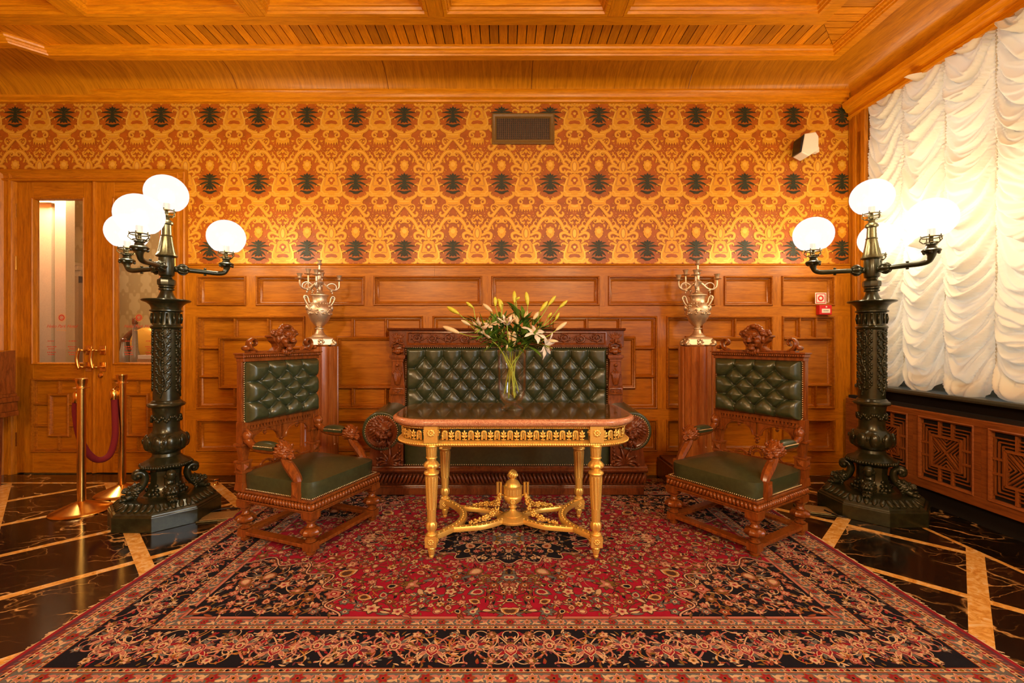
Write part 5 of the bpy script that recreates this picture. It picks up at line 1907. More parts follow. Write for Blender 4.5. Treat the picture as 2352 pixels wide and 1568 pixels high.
def rflower(V, c, r, n, outer, mid, core, lay, rot=0.0, line='navy'):
    # petals drawn one by one round a heart
    if r > .012:
        for i in range(n):
            a = rot + 2 * PI * i / n
            V.leaf((c[0] + r * .12 * math.cos(a), c[1] + r * .12 * math.sin(a)), a, r * 1.02, r * 4.4 / n, RI[line], lay)
        for i in range(n):
            a = rot + 2 * PI * i / n
            V.leaf((c[0] + r * .15 * math.cos(a), c[1] + r * .15 * math.sin(a)), a, r * .80, r * 3.3 / n, RI[outer if i % 2 == 0 or n % 2 else rr.choice((outer, outer, mid))], lay + .2)
    else:
        V.disc(c, r, r, RI[outer], lay + .2, 10, rot)
    V.disc(c, r * .40, r * .40, RI[mid], lay + .4, 8, rot)
    V.disc(c, r * .22, r * .22, RI[core], lay + .6, 6, rot)
def palmette(V, c, r, ang, cols, lay, line='cream'):
    def shape(s, k):
        out = []
        for i in range(24):
            t = 2 * PI * i / 24
            rad = s * (1 + .55 * max(0, math.cos(t)) ** 6 - .12 * (1 - math.cos(t)) * .5) * (1 - .16 * (.5 - .5 * math.cos(9 * t)))
            out.append((c[0] + rad * math.cos(t + ang), c[1] + rad * math.sin(t + ang)))
        return out
    V.poly(shape(r * 1.12, 0), RI[line], lay)
    for k, cc in enumerate(cols):
        V.poly(shape(r * (1 - .22 * k), k), RI[cc], lay + .2 * (k + 1))
def rleaf(V, c, ang, ln, wd, col, lay, bend=0.0, line='navy'):
    if line:
        V.leaf((c[0] - .004 * math.cos(ang), c[1] - .004 * math.sin(ang)), ang, ln + .010, wd + .007, RI[line], lay, bend)
    V.leaf(c, ang, ln, wd, RI[col], lay + .2, bend)
Q = V2()                                   # one quarter, mirrored four ways
FX, FY = HXR - .460, .767                  # half size of the red field
PALS = [('cream', 'salmon', 'deepred'), ('salmon', 'cream', 'rust'), ('cream', 'ochre', 'brown'), ('rust', 'cream', 'navy'), ('teal', 'cream', 'deepred'), ('salmon', 'deepred', 'cream'), ('olive', 'salmon', 'cream')]
def scatter_flowers(V, region, n, rmin, rmax, lay, line='navy', tries=4000, pals=PALS, vines=None):
    done = []
    for _ in range(tries):
        if len(done) >= n:
            break
        p = region()
        if p is None:
            continue
        r = rr.uniform(rmin, rmax) * (1 if rr.random() < .6 else .65)
        if any(math.hypot(p[0] - a, p[1] - b) < (r + s) * 1.12 for a, b, s in done):
            continue
        done.append((p[0], p[1], r))
        o, m_, c_ = rr.choice(pals)
        if rr.random() < .25:
            palmette(V, p, r * .85, rr.uniform(0, 2 * PI), (o, m_, c_), lay, 'cream' if line == 'navy' else line)
        else:
            rflower(V, p, r, rr.choice((5, 6, 7, 8)), o, m_, c_, lay, rr.uniform(0, PI), line)
        for _k in range(rr.choice((2, 3, 4))):
            a = rr.uniform(0, 2 * PI)
            rleaf(V, (p[0] + r * 1.15 * math.cos(a), p[1] + r * 1.15 * math.sin(a)), a + rr.uniform(-.7, .7), rr.uniform(.6, 1.3) * r + .008, rr.uniform(.3, .55) * r, rr.choice(('olive', 'teal', 'cream', 'rust', 'navy', 'salmon')), lay - 1, rr.uniform(-.5, .5), 'brown')
    return done
def in_corner(x, y):
    # scalloped dark spandrel in the field corner
    u, v = (FX - x) / .62, (FY - y) / .50
    a = math.atan2(v, u)
    return math.hypot(u, v) < 1 + .06 * math.cos(a * 18)
def in_medal(x, y):
    return (x / .47) ** 2 + (y / .29) ** 2 < 1.0
# vines in the red field
for k in range(46):
    x, y = rr.uniform(0, FX - .03), rr.uniform(0, FY - .03)
    if in_medal(x, y):
        continue
    pts = clothoid(x, y, rr.uniform(0, 2 * PI), rr.uniform(.18, .4), rr.choice((-1, 1)) * rr.uniform(2, 6), rr.choice((-1, 1)) * rr.uniform(6, 26), 26)
    pts = [p for p in pts if 0 < p[0] < FX - .01 and 0 < p[1] < FY - .01]
    if len(pts) > 4:
        Q.stroke(pts, [.0055, .003], RI[rr.choice(('brown', 'teal', 'olive', 'navy'))], 1.2)
for k in range(120):
    x, y = rr.uniform(0, FX - .03), rr.uniform(0, FY - .03)
    if in_medal(x, y):
        continue
    sg_ = rr.choice((-1, 1))
    pts = [p for p in clothoid(x, y, rr.uniform(0, 2 * PI), rr.uniform(.07, .16), sg_ * rr.uniform(3, 10), sg_ * rr.uniform(20, 60), 18) if 0 < p[0] < FX - .01 and 0 < p[1] < FY - .01]
    if len(pts) > 4:
        Q.stroke(pts, [.005, .0028], RI[rr.choice(('cream', 'ochre', 'navy', 'teal', 'salmon'))], 2.9 + rr.random() * .4)
# spandrel
sp = [(FX, FY)]
for i in range(60):
    a = PI / 2 * i / 59
    r = 1 + .07 * math.cos(a * 18)
    sp.append((FX - .62 * r * math.cos(a), FY - .50 * r * math.sin(a)))
Q.poly(sp, RI['navy'], 1.6)
Q.stroke([p for p in sp[1:]], .016, RI['navy'], 5.8); Q.stroke([p for p in sp[1:]], .009, RI['salmon'], 6.0); Q.stroke([p for p in sp[1:]], .005, RI['cream'], 6.2)
# medallion quarter, pendant
md = [(0, 0)]
edge = []
for i in range(70):
    a = PI / 2 * i / 69
    r = 1 + .08 * math.cos(a * 20)
    edge.append((.45 * r * math.cos(a), .29 * r * math.sin(a)))
Q.poly(md + edge, RI['navy'], 1.6); Q.stroke(edge, .014, RI['navy'], 5.8); Q.stroke(edge, .008, RI['salmon'], 6.0); Q.stroke(edge, .0045, RI['cream'], 6.2)
star = [(0, 0)] + [((.27 if i % 2 == 0 else .17) * math.cos(PI / 2 * i / 8), (.185 if i % 2 == 0 else .115) * math.sin(PI / 2 * i / 8)) for i in range(9)]
Q.poly(star, RI['cream'], 2.2); Q.poly([(x * .88, y * .88) for x, y in star], RI['deepred'], 2.4); Q.poly([(x * .52, y * .55) for x, y in star], RI['teal'], 2.6)
palmette(Q, (.80, 0), .075, 0, ('navy', 'deepred', 'teal', 'cream'), 2, 'cream'); palmette(Q, (.60, 0), .030, 0, ('salmon', 'navy'), 2, 'cream')
palmette(Q, (0, .38), .030, PI / 2, ('salmon', 'navy'), 2, 'cream'); palmette(Q, (0, .50), .055, PI / 2, ('cream', 'deepred', 'rust'), 2, 'brown')
def reg_med():
    x, y = rr.uniform(0, .44), rr.uniform(0, .28)
    return (x, y) if (x / .43) ** 2 + (y / .27) ** 2 < .92 else None
scatter_flowers(Q, reg_med, 26, .020, .036, 4, 'navy')
def reg_field():
    x, y = rr.uniform(0, FX - .03), rr.uniform(0, FY - .03)
    return None if in_medal(x, y) or in_corner(x, y) else (x, y)
scatter_flowers(Q, reg_field, 250, .020, .052, 4, 'brown', 12000)
def reg_corner():
    x, y = rr.uniform(FX - .62, FX - .03), rr.uniform(FY - .5, FY - .03)
    return (x, y) if in_corner(x, y) else None
scatter_flowers(Q, reg_corner, 60, .020, .044, 4, 'rust', 4000)
for k in range(20):
    p = reg_corner()
    if p:
        pts = [t for t in clothoid(p[0], p[1], rr.uniform(0, 2 * PI), .22, rr.choice((-1, 1)) * 6, rr.choice((-1, 1)) * 24, 20) if in_corner(*t) and t[0] < FX - .01 and t[1] < FY - .01]
        if len(pts) > 3:
            Q.stroke(pts, [.007, .003], RI['cream'], 2.2)
for _ in range(520):
    p = (rr.uniform(0, FX - .02), rr.uniform(0, FY - .02))
    if in_medal(*p):
        continue
    rleaf(Q, p, rr.uniform(0, 2 * PI), rr.uniform(.014, .034), rr.uniform(.007, .013), rr.choice(('olive', 'teal', 'cream', 'rust', 'navy', 'ochre', 'salmon')), 2.4 + rr.random() * .3, rr.uniform(-.5, .5), None)
# borders: run(distance from field edge outward)
def border_pt(side, t, d):
    # side 'x': runs along X beyond the field's Y edge; 'y': along Y beyond the X edge
    return (t, FY + d) if side == 'x' else (FX + d, t)
B0, B1, B2, B3, B4, B5 = .016, .062, .084, .308, .328, .386      # pink line, rosettes, guard, main, guard, rosettes
E0 = HXR - FX
def stripe(d0, d1, col, lay):
    Q.poly([(0, FY + d0), (FX + d0, FY + d0), (FX + d1, FY + d1), (0, FY + d1)], RI[col], lay)
    Q.poly([(FX + d0, 0), (FX + d1, 0), (FX + d1, FY + d1), (FX + d0, FY + d0)], RI[col], lay)
stripe(0, B0, 'salmon', 1.0); stripe(B0, B1, 'teal', 1.0); stripe(B1, B2, 'cream', 1.0); stripe(B2, B3, 'navy', 1.0); stripe(B3, B4, 'cream', 1.0); stripe(B4, B5, 'teal', 1.0); stripe(B5, B5 + .025, 'cream', 1.0); stripe(B5 + .025, E0 - .016, 'plum', 1.0); stripe(E0 - .016, E0, 'deepred', 1.0)
for d in (B0, B1, B2, B3, B4, B5, B5 + .025):
    stripe(d - .0028, d + .0028, 'rust', 1.4)
for side, L in (('x', FX), ('y', FY)):
    for d0, d1, per in ((B0, B1, .143), (B4, B5, .150)):
        w = d1 - d0; dm = (d0 + d1) / 2
        t = 0.0; k = 0
        while t < L + dm - .01:
            c = border_pt(side, t, dm)
            if k % 2 == 0:
                rflower(Q, c, w * .40, 6, 'deepred', 'rust', 'navy', 4, .2, 'rust')
            else:
                rflower(Q, c, w * .38, 7, 'salmon', 'ochre', 'navy', 4, .2, 'cream')
            for s_ in (-1, 1):
                for e_ in (-1, 1):
                    b = border_pt(side, t + s_ * per * .30, dm + e_ * w * .10)
                    an = (0 if s_ > 0 else PI) + e_ * .5 if side == 'x' else PI / 2 * s_ + e_ * .5
                    rleaf(Q, b, an + PI, per * .22, w * .24, ('salmon', 'cream')[(k + (e_ > 0)) % 2], 2.4, .3 * s_ * e_, None)
            t += per / 2; k += 1
    for d0, d1 in ((B1, B2), (B3, B4), (B5, B5 + .025)):
        dm = (d0 + d1) / 2; t = .012; k = 0
        while t < L + dm - .006:
            c = border_pt(side, t, dm)
            Q.disc(c, .0075, .0065, RI[('teal', 'deepred', 'navy', 'olive')[k % 4]], 2, 6)
            Q.leaf(border_pt(side, t + .011, dm - .005), (1.0 if side == 'x' else .6), .013, .005, RI['brown'], 2)
            t += .024; k += 1
    # main border: undulating vine, palmettes and rosettes
    dm, hw = (B2 + B3) / 2, (B3 - B2) / 2
    per = .30
    n = int((L + dm) / .01)
    for ph, wd, col, amp in ((0, .008, 'salmon', .62), (PI, .0055, 'cream', .66)):
        pts = [border_pt(side, i * .01, dm + hw * amp * math.sin(2 * PI * i * .01 / per + ph)) for i in range(n)]
        Q.stroke(pts, wd, RI[col], 2.2)
    k = 0; t = 0.0
    while t < L + dm - .05:
        sg = 1 if k % 2 == 0 else -1
        base = 0 if side == 'x' else 1
        c = border_pt(side, t + .001, dm + sg * hw * .05)
        up = (PI / 2 if side == 'x' else 0)
        fl = 0 if k % 2 == 0 else PI
        cols = (('deepred', 'salmon', 'plum', 'cream', 'rust'), ('salmon', 'brown', 'cream', 'deepred', 'teal'))[k % 2]
        for j in range(11):                      # ruff of leaves behind the palmette
            a_ = up + fl + (j - 5) * .42
            rleaf(Q, (c[0] + hw * .14 * math.cos(a_), c[1] + hw * .14 * math.sin(a_)), a_, hw * (.48 - .03 * abs(j - 5)), hw * .13, ('plum', 'salmon', 'teal', 'deepred')[(j + k) % 4], 4.0, 0, 'cream' if j % 2 else 'brown')
        palmette(Q, c, hw * .25, up + fl, cols, 4.6, 'cream')
        for j in range(5):
            a_ = up + fl + (j - 2) * .5
            Q.disc((c[0] + hw * .16 * math.cos(a_), c[1] + hw * .16 * math.sin(a_)), .0045, .0045, RI['cream'], 6, 6)
        for s_ in (-1, 1):
            for e_ in (-1, 1):
                c2 = border_pt(side, t + s_ * .075, dm + e_ * hw * .66)
                if c2[0] < 0 or c2[1] < 0:
                    continue
                o, m_, c_ = rr.choice(PALS); rflower(Q, c2, .021, rr.choice((5, 6, 7)), o, m_, c_, 5, rr.random(), 'brown')
            for kk, (h_, ln_, k0_, k1_, col_) in enumerate(((1.2, .20, 4, 38, 'cream'), (2.0, .16, -5, -44, 'salmon'), (.6, .13, 6, 52, 'salmon'))):
                pc = [p for p in clothoid(c[0], c[1], up + fl + s_ * h_, ln_, s_ * k0_, s_ * k1_, 26) if p[0] > 0 and p[1] > 0]
                if len(pc) > 4:
                    Q.stroke(pc, [.013, .009], RI['brown'], 2.5); Q.stroke(pc, [.008, .0045], RI[col_], 2.7)
        t += per / 2; k += 1
    for _ in range(int(L * 420)):
        p = border_pt(side, rr.uniform(0, L + dm - .02), rr.uniform(B2 + .012, B3 - .012))
        rleaf(Q, p, rr.uniform(0, 2 * PI), rr.uniform(.014, .032), rr.uniform(.007, .013), rr.choice(('deepred', 'olive', 'teal', 'rust', 'salmon', 'plum', 'cream')), 3 + .3 * rr.random(), rr.uniform(-.5, .5), None)
    for _ in range(int(L * 75)):
        p = border_pt(side, rr.uniform(0, L + dm - .03), rr.uniform(B2 + .02, B3 - .02))
        sg_ = rr.choice((-1, 1))
        pc = []
        for w in clothoid(p[0], p[1], rr.uniform(0, 2 * PI), rr.uniform(.08, .17), sg_ * rr.uniform(3, 8), sg_ * rr.uniform(24, 60), 20):
            d_ = (w[1] - FY) if side == 'x' else (w[0] - FX)
            if B2 + .006 < d_ < B3 - .006 and w[0] > 0 and w[1] > 0:
                pc.append(w)
            else:
                break
        if len(pc) > 5:
            Q.stroke(pc, [.0055, .003], RI[rr.choice(('cream', 'salmon', 'cream', 'ochre'))], 3.4 + rr.random() * .4)
            Q.leaf(pc[-1], rr.uniform(0, 6), .012, .007, RI['salmon'], 3.9)
    # outer plum band
    t = .02
    while t < L + E0 - .05:
        rleaf(Q, border_pt(side, t, B5 + .028), (.9 if side == 'x' else .7), .022, .010, rr.choice(('salmon', 'cream', 'teal', 'rust')), 2.2, .2, None)
        t += .02
rug = empty('rug', (CXR, CYR, 0))
tag(rug, 'large crimson and navy floral oriental rug under the table and chairs', 'rug')
m = MB(); m.box(-HXR, HXR, -1.2, HYR, 0.0005, RZ - .0005); m.build('rug_body', 'rug_deepred', rug)
m = MB(); m.add([(-FX, -FY, RZ), (FX, -FY, RZ), (FX, FY, RZ), (-FX, FY, RZ)], [(0, 1, 2, 3)]); m.build('rug_field', 'rug_crimson', rug)
m = MB()
lay_h = .00035
for sx in (-1, 1):
    for sy_ in (-1, 1):
        for pts, mt, lay in Q.p:
            k = len(m.v)
            pp = pts if sx * sy_ > 0 else pts[::-1]
            m.v.extend([(sx * x, max(-1.2, min(HYR, sy_ * y)), RZ + (lay + .03 * (sx > 0) + .06 * (sy_ > 0)) * lay_h) for x, y in pp])
            m.f.append(tuple(range(k, k + len(pp)))); m.m.append(mt)
m.build('rug_pattern', ['rug_' + k_ for k_ in RN], rug, recalc=False, kind='stuff')
m = MB()
for sx in (-1, 1):
    y = -1.2
    while y < HYR:
        ln = rr.uniform(.012, .035); a = rr.uniform(-.6, .6)
        x0 = sx * HXR; x1 = x0 + sx * ln * math.cos(a); y1 = y + ln * math.sin(a)
        m.add([(x0, y - .0025, .009), (x0, y + .0025, .009), (x1, y1 + .0015, .002), (x1, y1 - .0015, .002), (x0, y, .013), (x1, y1, .004)], [(0, 3, 5, 4), (4, 5, 2, 1), (0, 1, 2, 3)])
        y += rr.uniform(.006, .012)
m.build('fringe', 'rug_cream', rug, kind='stuff')

# ================================================================== lamp standards
def lamp_parts(root):
    oct_r = 1 / math.cos(PI / 8)
    m = MB()
    R8 = PI / 8
    m.lathe([(.298 * oct_r, 0), (.298 * oct_r, .092), (.290 * oct_r, .097), (.290 * oct_r, .104), (.276 * oct_r, .112), (.270 * oct_r, .118), (.225 * oct_r, .148), (.215 * oct_r, .150), (.10, .152)], 8, rot=R8)
    m.build('plinth', 'bronze', root, bevel=.003)
    m = MB()
    for s in range(8):
        a0, a1 = R8 + s * PI / 4, R8 + (s + 1) * PI / 4
        for k in range(5):
            f = (k + .5) / 5
            p = Vector((math.cos(a0), math.sin(a0), 0)) * (1 - f) + Vector((math.cos(a1), math.sin(a1), 0)) * f
            s0 = len(m.v)
            m.ell((0, 0, 0), (.036, .017, .010), None, 8, 6)
            am = (a0 + a1) / 2
            m.xform(Matrix.Translation((p.x * .248 * oct_r, p.y * .248 * oct_r, .135)) @ Matrix.Rotation(am, 4, 'Z') @ Matrix.Rotation(.55, 4, 'Y'), s0)
    m.build('gadroon_moulding', 'bronze', root, smooth=True)
    m = MB()
    m.lathe([(.150, .150), (.128, .158), (.105, .185), (.090, .225), (.085, .275), (.090, .318), (.10, .330), (.13, .336)], 8, rot=0)
    m.build('waist', 'bronze', root, smooth=25)
    # four scroll brackets with masks
    for k in range(4):
        a = PI / 4 + k * PI / 2
        b = empty('scroll_bracket'); b.parent = root; b.rotation_euler = (0, 0, a)
        m = MB()
        pc = clothoid(.20, .160, 2.55, .30, -4.5, -2.0, 18)
        prof = spline([(.215, 0, .165), (.175, 0, .185), (.135, 0, .225), (.118, 0, .270), (.128, 0, .310), (.155, 0, .322), (.172, 0, .305), (.166, 0, .286), (.150, 0, .290)], 5)
        m.tube(prof, [.024] * 20 + [.022] * 10 + [.018] * (len(prof) - 30), 8, flat=1.3, up=(1, 0, 0))
        m.ell((.152, 0, .302), (.020, .040, .020), None, 12, 8)
        m.build('volute', 'bronze', b, smooth=True)
        link_mesh('mask', bronze_lion, b, (.185, 0, .205), (-.35, 0, PI / 2), scale=(.085, .085, .10))
        m = MB(); m.ell((.225, 0, .160), (.026, .030, .016), None, 10, 6)
        for q2 in (-1, 0, 1):
            m.ell((.243, q2 * .016, .158), (.014, .008, .010), None, 8, 6)
        m.build('paw', 'bronze', b, smooth=True)
        m = MB()
        s0 = 0
        for row, cnt in ((0, 3), (1, 2), (2, 1)):
            for q2 in range(cnt):
                m.ell((.118 - .013 * row, (q2 - (cnt - 1) / 2) * .026, .178 + row * .024), (.012, .012, .013), None, 8, 6)
        o = m.build('carved_drop', 'bronze', b, smooth=True); o.rotation_euler = (0, 0, PI / 4)
    m = MB()
    m.lathe([(.10, .336), (.140, .340), (.150 * 1.0, .350), (.152, .360), (.146, .370)], 8, rot=R8)
    m.lathe([(.142, .368), (.128, .378), (.098, .395), (.082, .412), (.078, .430), (.082, .438), (.090, .442)], 32)
    m.build('octagonal_cap', 'bronze', root, smooth=30)
    m = MB()
    for s in range(8):
        a0, a1 = R8 + s * PI / 4, R8 + (s + 1) * PI / 4
        for k in range(7):
            f = (k + .5) / 7
            p = Vector((math.cos(a0), math.sin(a0), 0)) * (1 - f) + Vector((math.cos(a1), math.sin(a1), 0)) * f
            m.ell((p.x * .150, p.y * .150, .357), (.010, .010, .011), None, 6, 5)
    m.build('bead_course', 'bronze', root, smooth=True)
    m = MB()
    m.lathe([(.088, .440), (.104, .452), (.120, .478), (.126, .505), (.122, .530), (.108, .552), (.090, .566), (.084, .572)], 48, mod=lambda a, k, z: 1 + (.085 * abs(math.sin(4 * a)) ** .6 - .05) * math.sin(PI * min(1, max(0, (z - .44) / .13))))
    m.lathe([(.084, .572), (.078, .585), (.076, .62), (.078, .70), (.082, .73), (.086, .742)], 32)
    m.lathe([(.086, .742), (.104, .748), (.110, .758), (.106, .768), (.090, .776), (.086, .784), (.078, .790)], 32)
    m.lathe([(.078, .790), (.077, .80), (.0745, 1.25), (.074, 1.27)], 32)
    m.lathe([(.074, 1.27), (.088, 1.276), (.093, 1.286), (.088, 1.296), (.080, 1.300)], 32)
    m.lathe([(.080, 1.300), (.080, 1.306), (.078, 1.385), (.080, 1.390)], 64, mod=lambda a, k, z: 1 - .05 * (math.cos(14 * a) > 0) * (1.302 < z < 1.388))
    m.lathe([(.082, 1.388), (.095, 1.394), (.095, 1.402), (.084, 1.408), (.086, 1.420), (.094, 1.436), (.112, 1.452), (.138, 1.462), (.142, 1.468), (.138, 1.474), (.10, 1.476), (.058, 1.480), (.048, 1.496), (.038, 1.520), (.034, 1.535)], 40)
    m.lathe([(.034, 1.535), (.046, 1.540), (.046, 1.548), (.038, 1.553), (.046, 1.560), (.046, 1.566), (.044, 1.570)], 32)
    m.lathe([(.044, 1.570), (.052, 1.574), (.054, 1.595), (.052, 1.610), (.042, 1.616), (.036, 1.622), (.034, 1.632), (.044, 1.640)], 8)
    m.lathe([(.044, 1.640), (.046, 1.646), (.046, 1.756), (.044, 1.764)], 24)
    m.build('column', 'bronze', root, smooth=38)
    m = MB()
    for k in range(9):
        a = 2 * PI * k / 9
        s0 = len(m.v)
        m.ell((0, 0, 0), (.022, .034, .050), None, 14, 10)
        m.xform(Matrix.Translation((.112 * math.cos(a), .112 * math.sin(a), .508)) @ Matrix.Rotation(a, 4, 'Z'), s0)
        m.ell((.128 * math.cos(a + PI / 9), .128 * math.sin(a + PI / 9), .520), (.008, .008, .018), None, 8, 6)
    m.build('egg_band', 'bronze', root, smooth=True, kind='stuff')
    # relief of foliage climbing the column
    m = MB()
    def wrap(x, z, lift, a0):
        r_ = .0755 + lift
        return (r_ * math.cos(a0 + x / .076), r_ * math.sin(a0 + x / .076), z)
    for col in range(4):
        a0 = col * PI / 2 + .35
        # climbing acanthus stem with curling leaves, seed heads between
        m.tube([wrap(.016 * math.sin(z * 26 + col), z, .003, a0) for z in [.81 + .44 * i / 60 for i in range(61)]], .0055, 5)
        for k in range(7):
            z = .835 + k * .060
            for sd in (-1, 1):
                pc = clothoid(.010 * sd, z + (.02 if sd > 0 else 0), PI / 2 - sd * 1.0, .095, sd * 6, sd * 62, 16)
                m.tube([wrap(x, zz, .001, a0) for x, zz in pc], [.0075 - .004 * i / 16 for i in range(17)], 6)
                e = pc[-1]; m.ell(wrap(e[0], e[1], .001, a0), .0085, None, 8, 6)
                for j in (3, 6, 9):
                    x, zz = pc[j]
                    m.ell(wrap(x + sd * .006, zz + .008, .002, a0), (.009, .009, .012), None, 6, 5)
            m.ell(wrap(0, z + .032, .001, a0), (.010, .010, .014), None, 8, 6)
        for k in range(12):
            x = (k - 5.5) * .0098
            m.ell(wrap(x, .665 + .014 * math.cos(k * 1.2), .006, a0), (.011, .011, .013), None, 6, 5)
    for k in range(14):
        a = 2 * PI * k / 14
        m.tube([(.083 * math.cos(a), .083 * math.sin(a), 1.312), (.087 * math.cos(a), .087 * math.sin(a), 1.345), (.083 * math.cos(a), .083 * math.sin(a), 1.38)], [.006, .008, .006], 6)
    m.build('foliage_relief', 'bronze', root, smooth=True, kind='stuff')
    # spire below the top globe
    m = MB()
    m.lathe([(.044, 1.764), (.060, 1.768), (.064, 1.774), (.060, 1.782), (.050, 1.800), (.040, 1.850), (.034, 1.900), (.033, 1.905)], 48, mod=lambda a, k, z: 1 + .05 * math.cos(8 * a) * (1.784 < z < 1.90))
    m.lathe([(.033, 1.905), (.036, 1.910), (.030, 1.916), (.027, 1.980), (.028, 1.985)], 40, mod=lambda a, k, z: 1 + .06 * math.cos(10 * a) * (1.918 < z < 1.978))
    m.lathe([(.028, 1.985), (.038, 1.992), (.040, 2.002), (.032, 2.014), (.020, 2.022), (.018, 2.036), (.026, 2.042)], 24)
    m.build('spire', 'bronze_lt', root, smooth=38)
    globe(root, (0, 0, 2.042), 0)
    for k, deg in enumerate((45, 165, 285)):
        a = math.radians(deg)
        ar = empty('arm'); ar.parent = root; ar.rotation_euler = (0, 0, a)
        m = MB()
        L = .36
        m.lathe([(.018, 0), (.022, .01), (.018, .02)], 12)
        m.xform(Matrix.Translation((.044, 0, 1.690)) @ Matrix.Rotation(PI / 2, 4, 'Y'))
        m.ell((.092, 0, 1.690), (.036, .034, .034), None, 16, 10)
        for q2 in range(8):
            b = 2 * PI * q2 / 8
            m.tube([(.060 + .064 * t / 6, .036 * math.sin(PI * (.12 + .76 * t / 6)) * math.cos(b), 1.690 + .036 * math.sin(PI * (.12 + .76 * t / 6)) * math.sin(b)) for t in range(7)], .006, 5)
        path = spline([(.12, 0, 1.690), (.22, 0, 1.688), (L - .06, 0, 1.686), (L - .015, 0, 1.696), (L, 0, 1.725), (L, 0, 1.752)], 5)
        m.tube(path, [.017] * (len(path) - 8) + [.018, .019, .021, .023, .025, .026, .027, .028], 10)
        m.build('arm_tube', 'bronze', ar, smooth=True)
        for dz_ in (-1, 1):
            m2 = MB(); m2.ell((.225, 0, 1.688 + dz_ * .022), (.010, .010, .006), None, 8, 6); m2.build('set_screw', 'bronze', ar, smooth=True)
        m = MB()
        m.lathe([(.022, 1.735), (.034, 1.742), (.046, 1.752), (.050, 1.760), (.044, 1.768), (.028, 1.774), (.022, 1.790), (.030, 1.796), (.020, 1.802)], 24, (L, 0, 0))
        for q2 in range(6):
            b = 2 * PI * q2 / 6
            m.ell((L + .040 * math.cos(b), .040 * math.sin(b), 1.748), (.010, .010, .012), None, 6, 5)
        m.build('cup', 'bronze', ar, smooth=40)
        globe(root, (L * math.cos(a), L * math.sin(a), 1.802), k + 1)
    return root
def globe(parent, base, k):
    bx, by, bz = base
    g = empty('globe_lamp'); g.parent = parent; g.location = base
    m = MB()
    m.tube([(.050 * math.cos(2 * PI * i / 24), .050 * math.sin(2 * PI * i / 24), .040) for i in range(24)], .004, 6, closed=True)
    m.tube([(.034 * math.cos(2 * PI * i / 20), .034 * math.sin(2 * PI * i / 20), .006) for i in range(20)], .003, 6, closed=True)
    for i in range(5):
        b = 2 * PI * i / 5
        c, s = math.cos(b), math.sin(b)
        m.tube([(.010 * c, .010 * s, .0), (.040 * c, .040 * s, .004), (.056 * c, .056 * s, .020), (.050 * c, .050 * s, .042), (.050 * c, .050 * s, .056)], .0035, 5)
    m.tube([(0, 0, 0), (0, 0, .046)], .010, 8)
    m.build('gallery', 'bronze_lt', g, smooth=True)
    m = MB(); m.lathe([(.014, .044), (.020, .048), (.020, .092), (.014, .098)], 14); m.build('burner', 'brass', g, smooth=40)
    R = .129
    zc = .046 + .112
    prof = [(.046, .046), (.048, .052)]
    t0 = -math.asin((zc - .056) / R)
    for i in range(15):
        a = t0 + (PI / 2 - t0) * i / 14
        prof.append((max(.0008, R * math.cos(a)), zc + R * .97 * math.sin(a)))
    m = MB(); m.lathe(prof, 36, cap=False); m.build('glass_globe', 'globe', g, smooth=True)
    m = MB(); m.ell((0, 0, .130), (.020, .020, .032), None, 12, 8); m.build('mantle', 'bulb', g, smooth=True)
    l = bpy.data.lights.new('globe_light', 'POINT'); l.energy = GLOBE_POWER; l.color = (1.0, .80, .50); l.shadow_soft_size = .05
    o = bpy.data.objects.new('globe_light', l); COL.objects.link(o); o.parent = g; o.location = (0, 0, zc + .03)
bronze_lion = lion_me.copy(); bronze_lion.materials.clear(); bronze_lion.materials.append(M['bronze'])
lampL = empty('lamp_standard', (-2.315, 3.12, 0))
tag(lampL, 'bronze four-globe lamp standard in front of the glazed door', 'lamp standard', 'bronze globe lamp standards')
lamp_parts(lampL)
lampR = copy_tree(lampL); lampR.location = (2.585, 3.20, 0)
tag(lampR, 'bronze four-globe lamp standard in front of the white curtain', 'lamp standard', 'bronze globe lamp standards')

# ================================================================== rope stands
def stanchion(x, y, label):
    t = empty('rope_stand', (x, y, 0)); tag(t, label, 'rope stand', 'brass rope stands by the door')
    m = MB(); m.lathe([(.172, 0), (.174, .006), (.168, .012), (.150, .020), (.11, .036), (.075, .052), (.048, .062), (.036, .068), (.030, .072)], 40); m.build('base', 'brass', t, smooth=40)
    m = MB(); m.lathe([(.025, .07), (.025, .86)], 24); m.build('pole', 'brass', t, smooth=40)
    m = MB(); m.lathe([(.027, .858), (.046, .861), (.046, .866), (.030, .870), (.029, .884), (.034, .905), (.036, .925), (.033, .929), (.02, .926)], 28); m.build('cap', 'brass', t, smooth=40)
    return t
stanchion(-2.964, 3.19, 'brass rope stand, the nearer one, with a broad cone base')
stanchion(-2.990, 3.56, 'brass rope stand, the farther one, half hidden by the bronze lamp')
rp = empty('velvet_rope', (-2.985, 3.375, 0)); tag(rp, 'red velvet rope slung between the two brass rope stands', 'rope')
P = spline([(-.040, -.15, .79), (-.062, -.14, .70), (-.060, -.12, .54), (-.045, -.08, .40), (-.015, -.02, .315), (.012, .05, .33), (.010, .10, .44), (-.012, .13, .58), (-.034, .15, .70), (-.042, .155, .77)], 6)
m = MB(); m.tube(P, .022, 12); m.build('rope_body', 'rope', rp, smooth=True)
for p, s_ in ((P[0], 1), (P[-1], 1)):
    m = MB(); m.lathe([(.024, -.035), (.026, -.03), (.026, .03), (.016, .045), (.006, .05)], 16, tuple(p)); m.tube([(p[0], p[1], p[2] + .05), (p[0] + .010, p[1] + .005, p[2] + .07), (p[0] + .03, p[1] + .005, p[2] + .062)], .005, 6)
    m.build('rope_end', 'brass', rp, smooth=40)

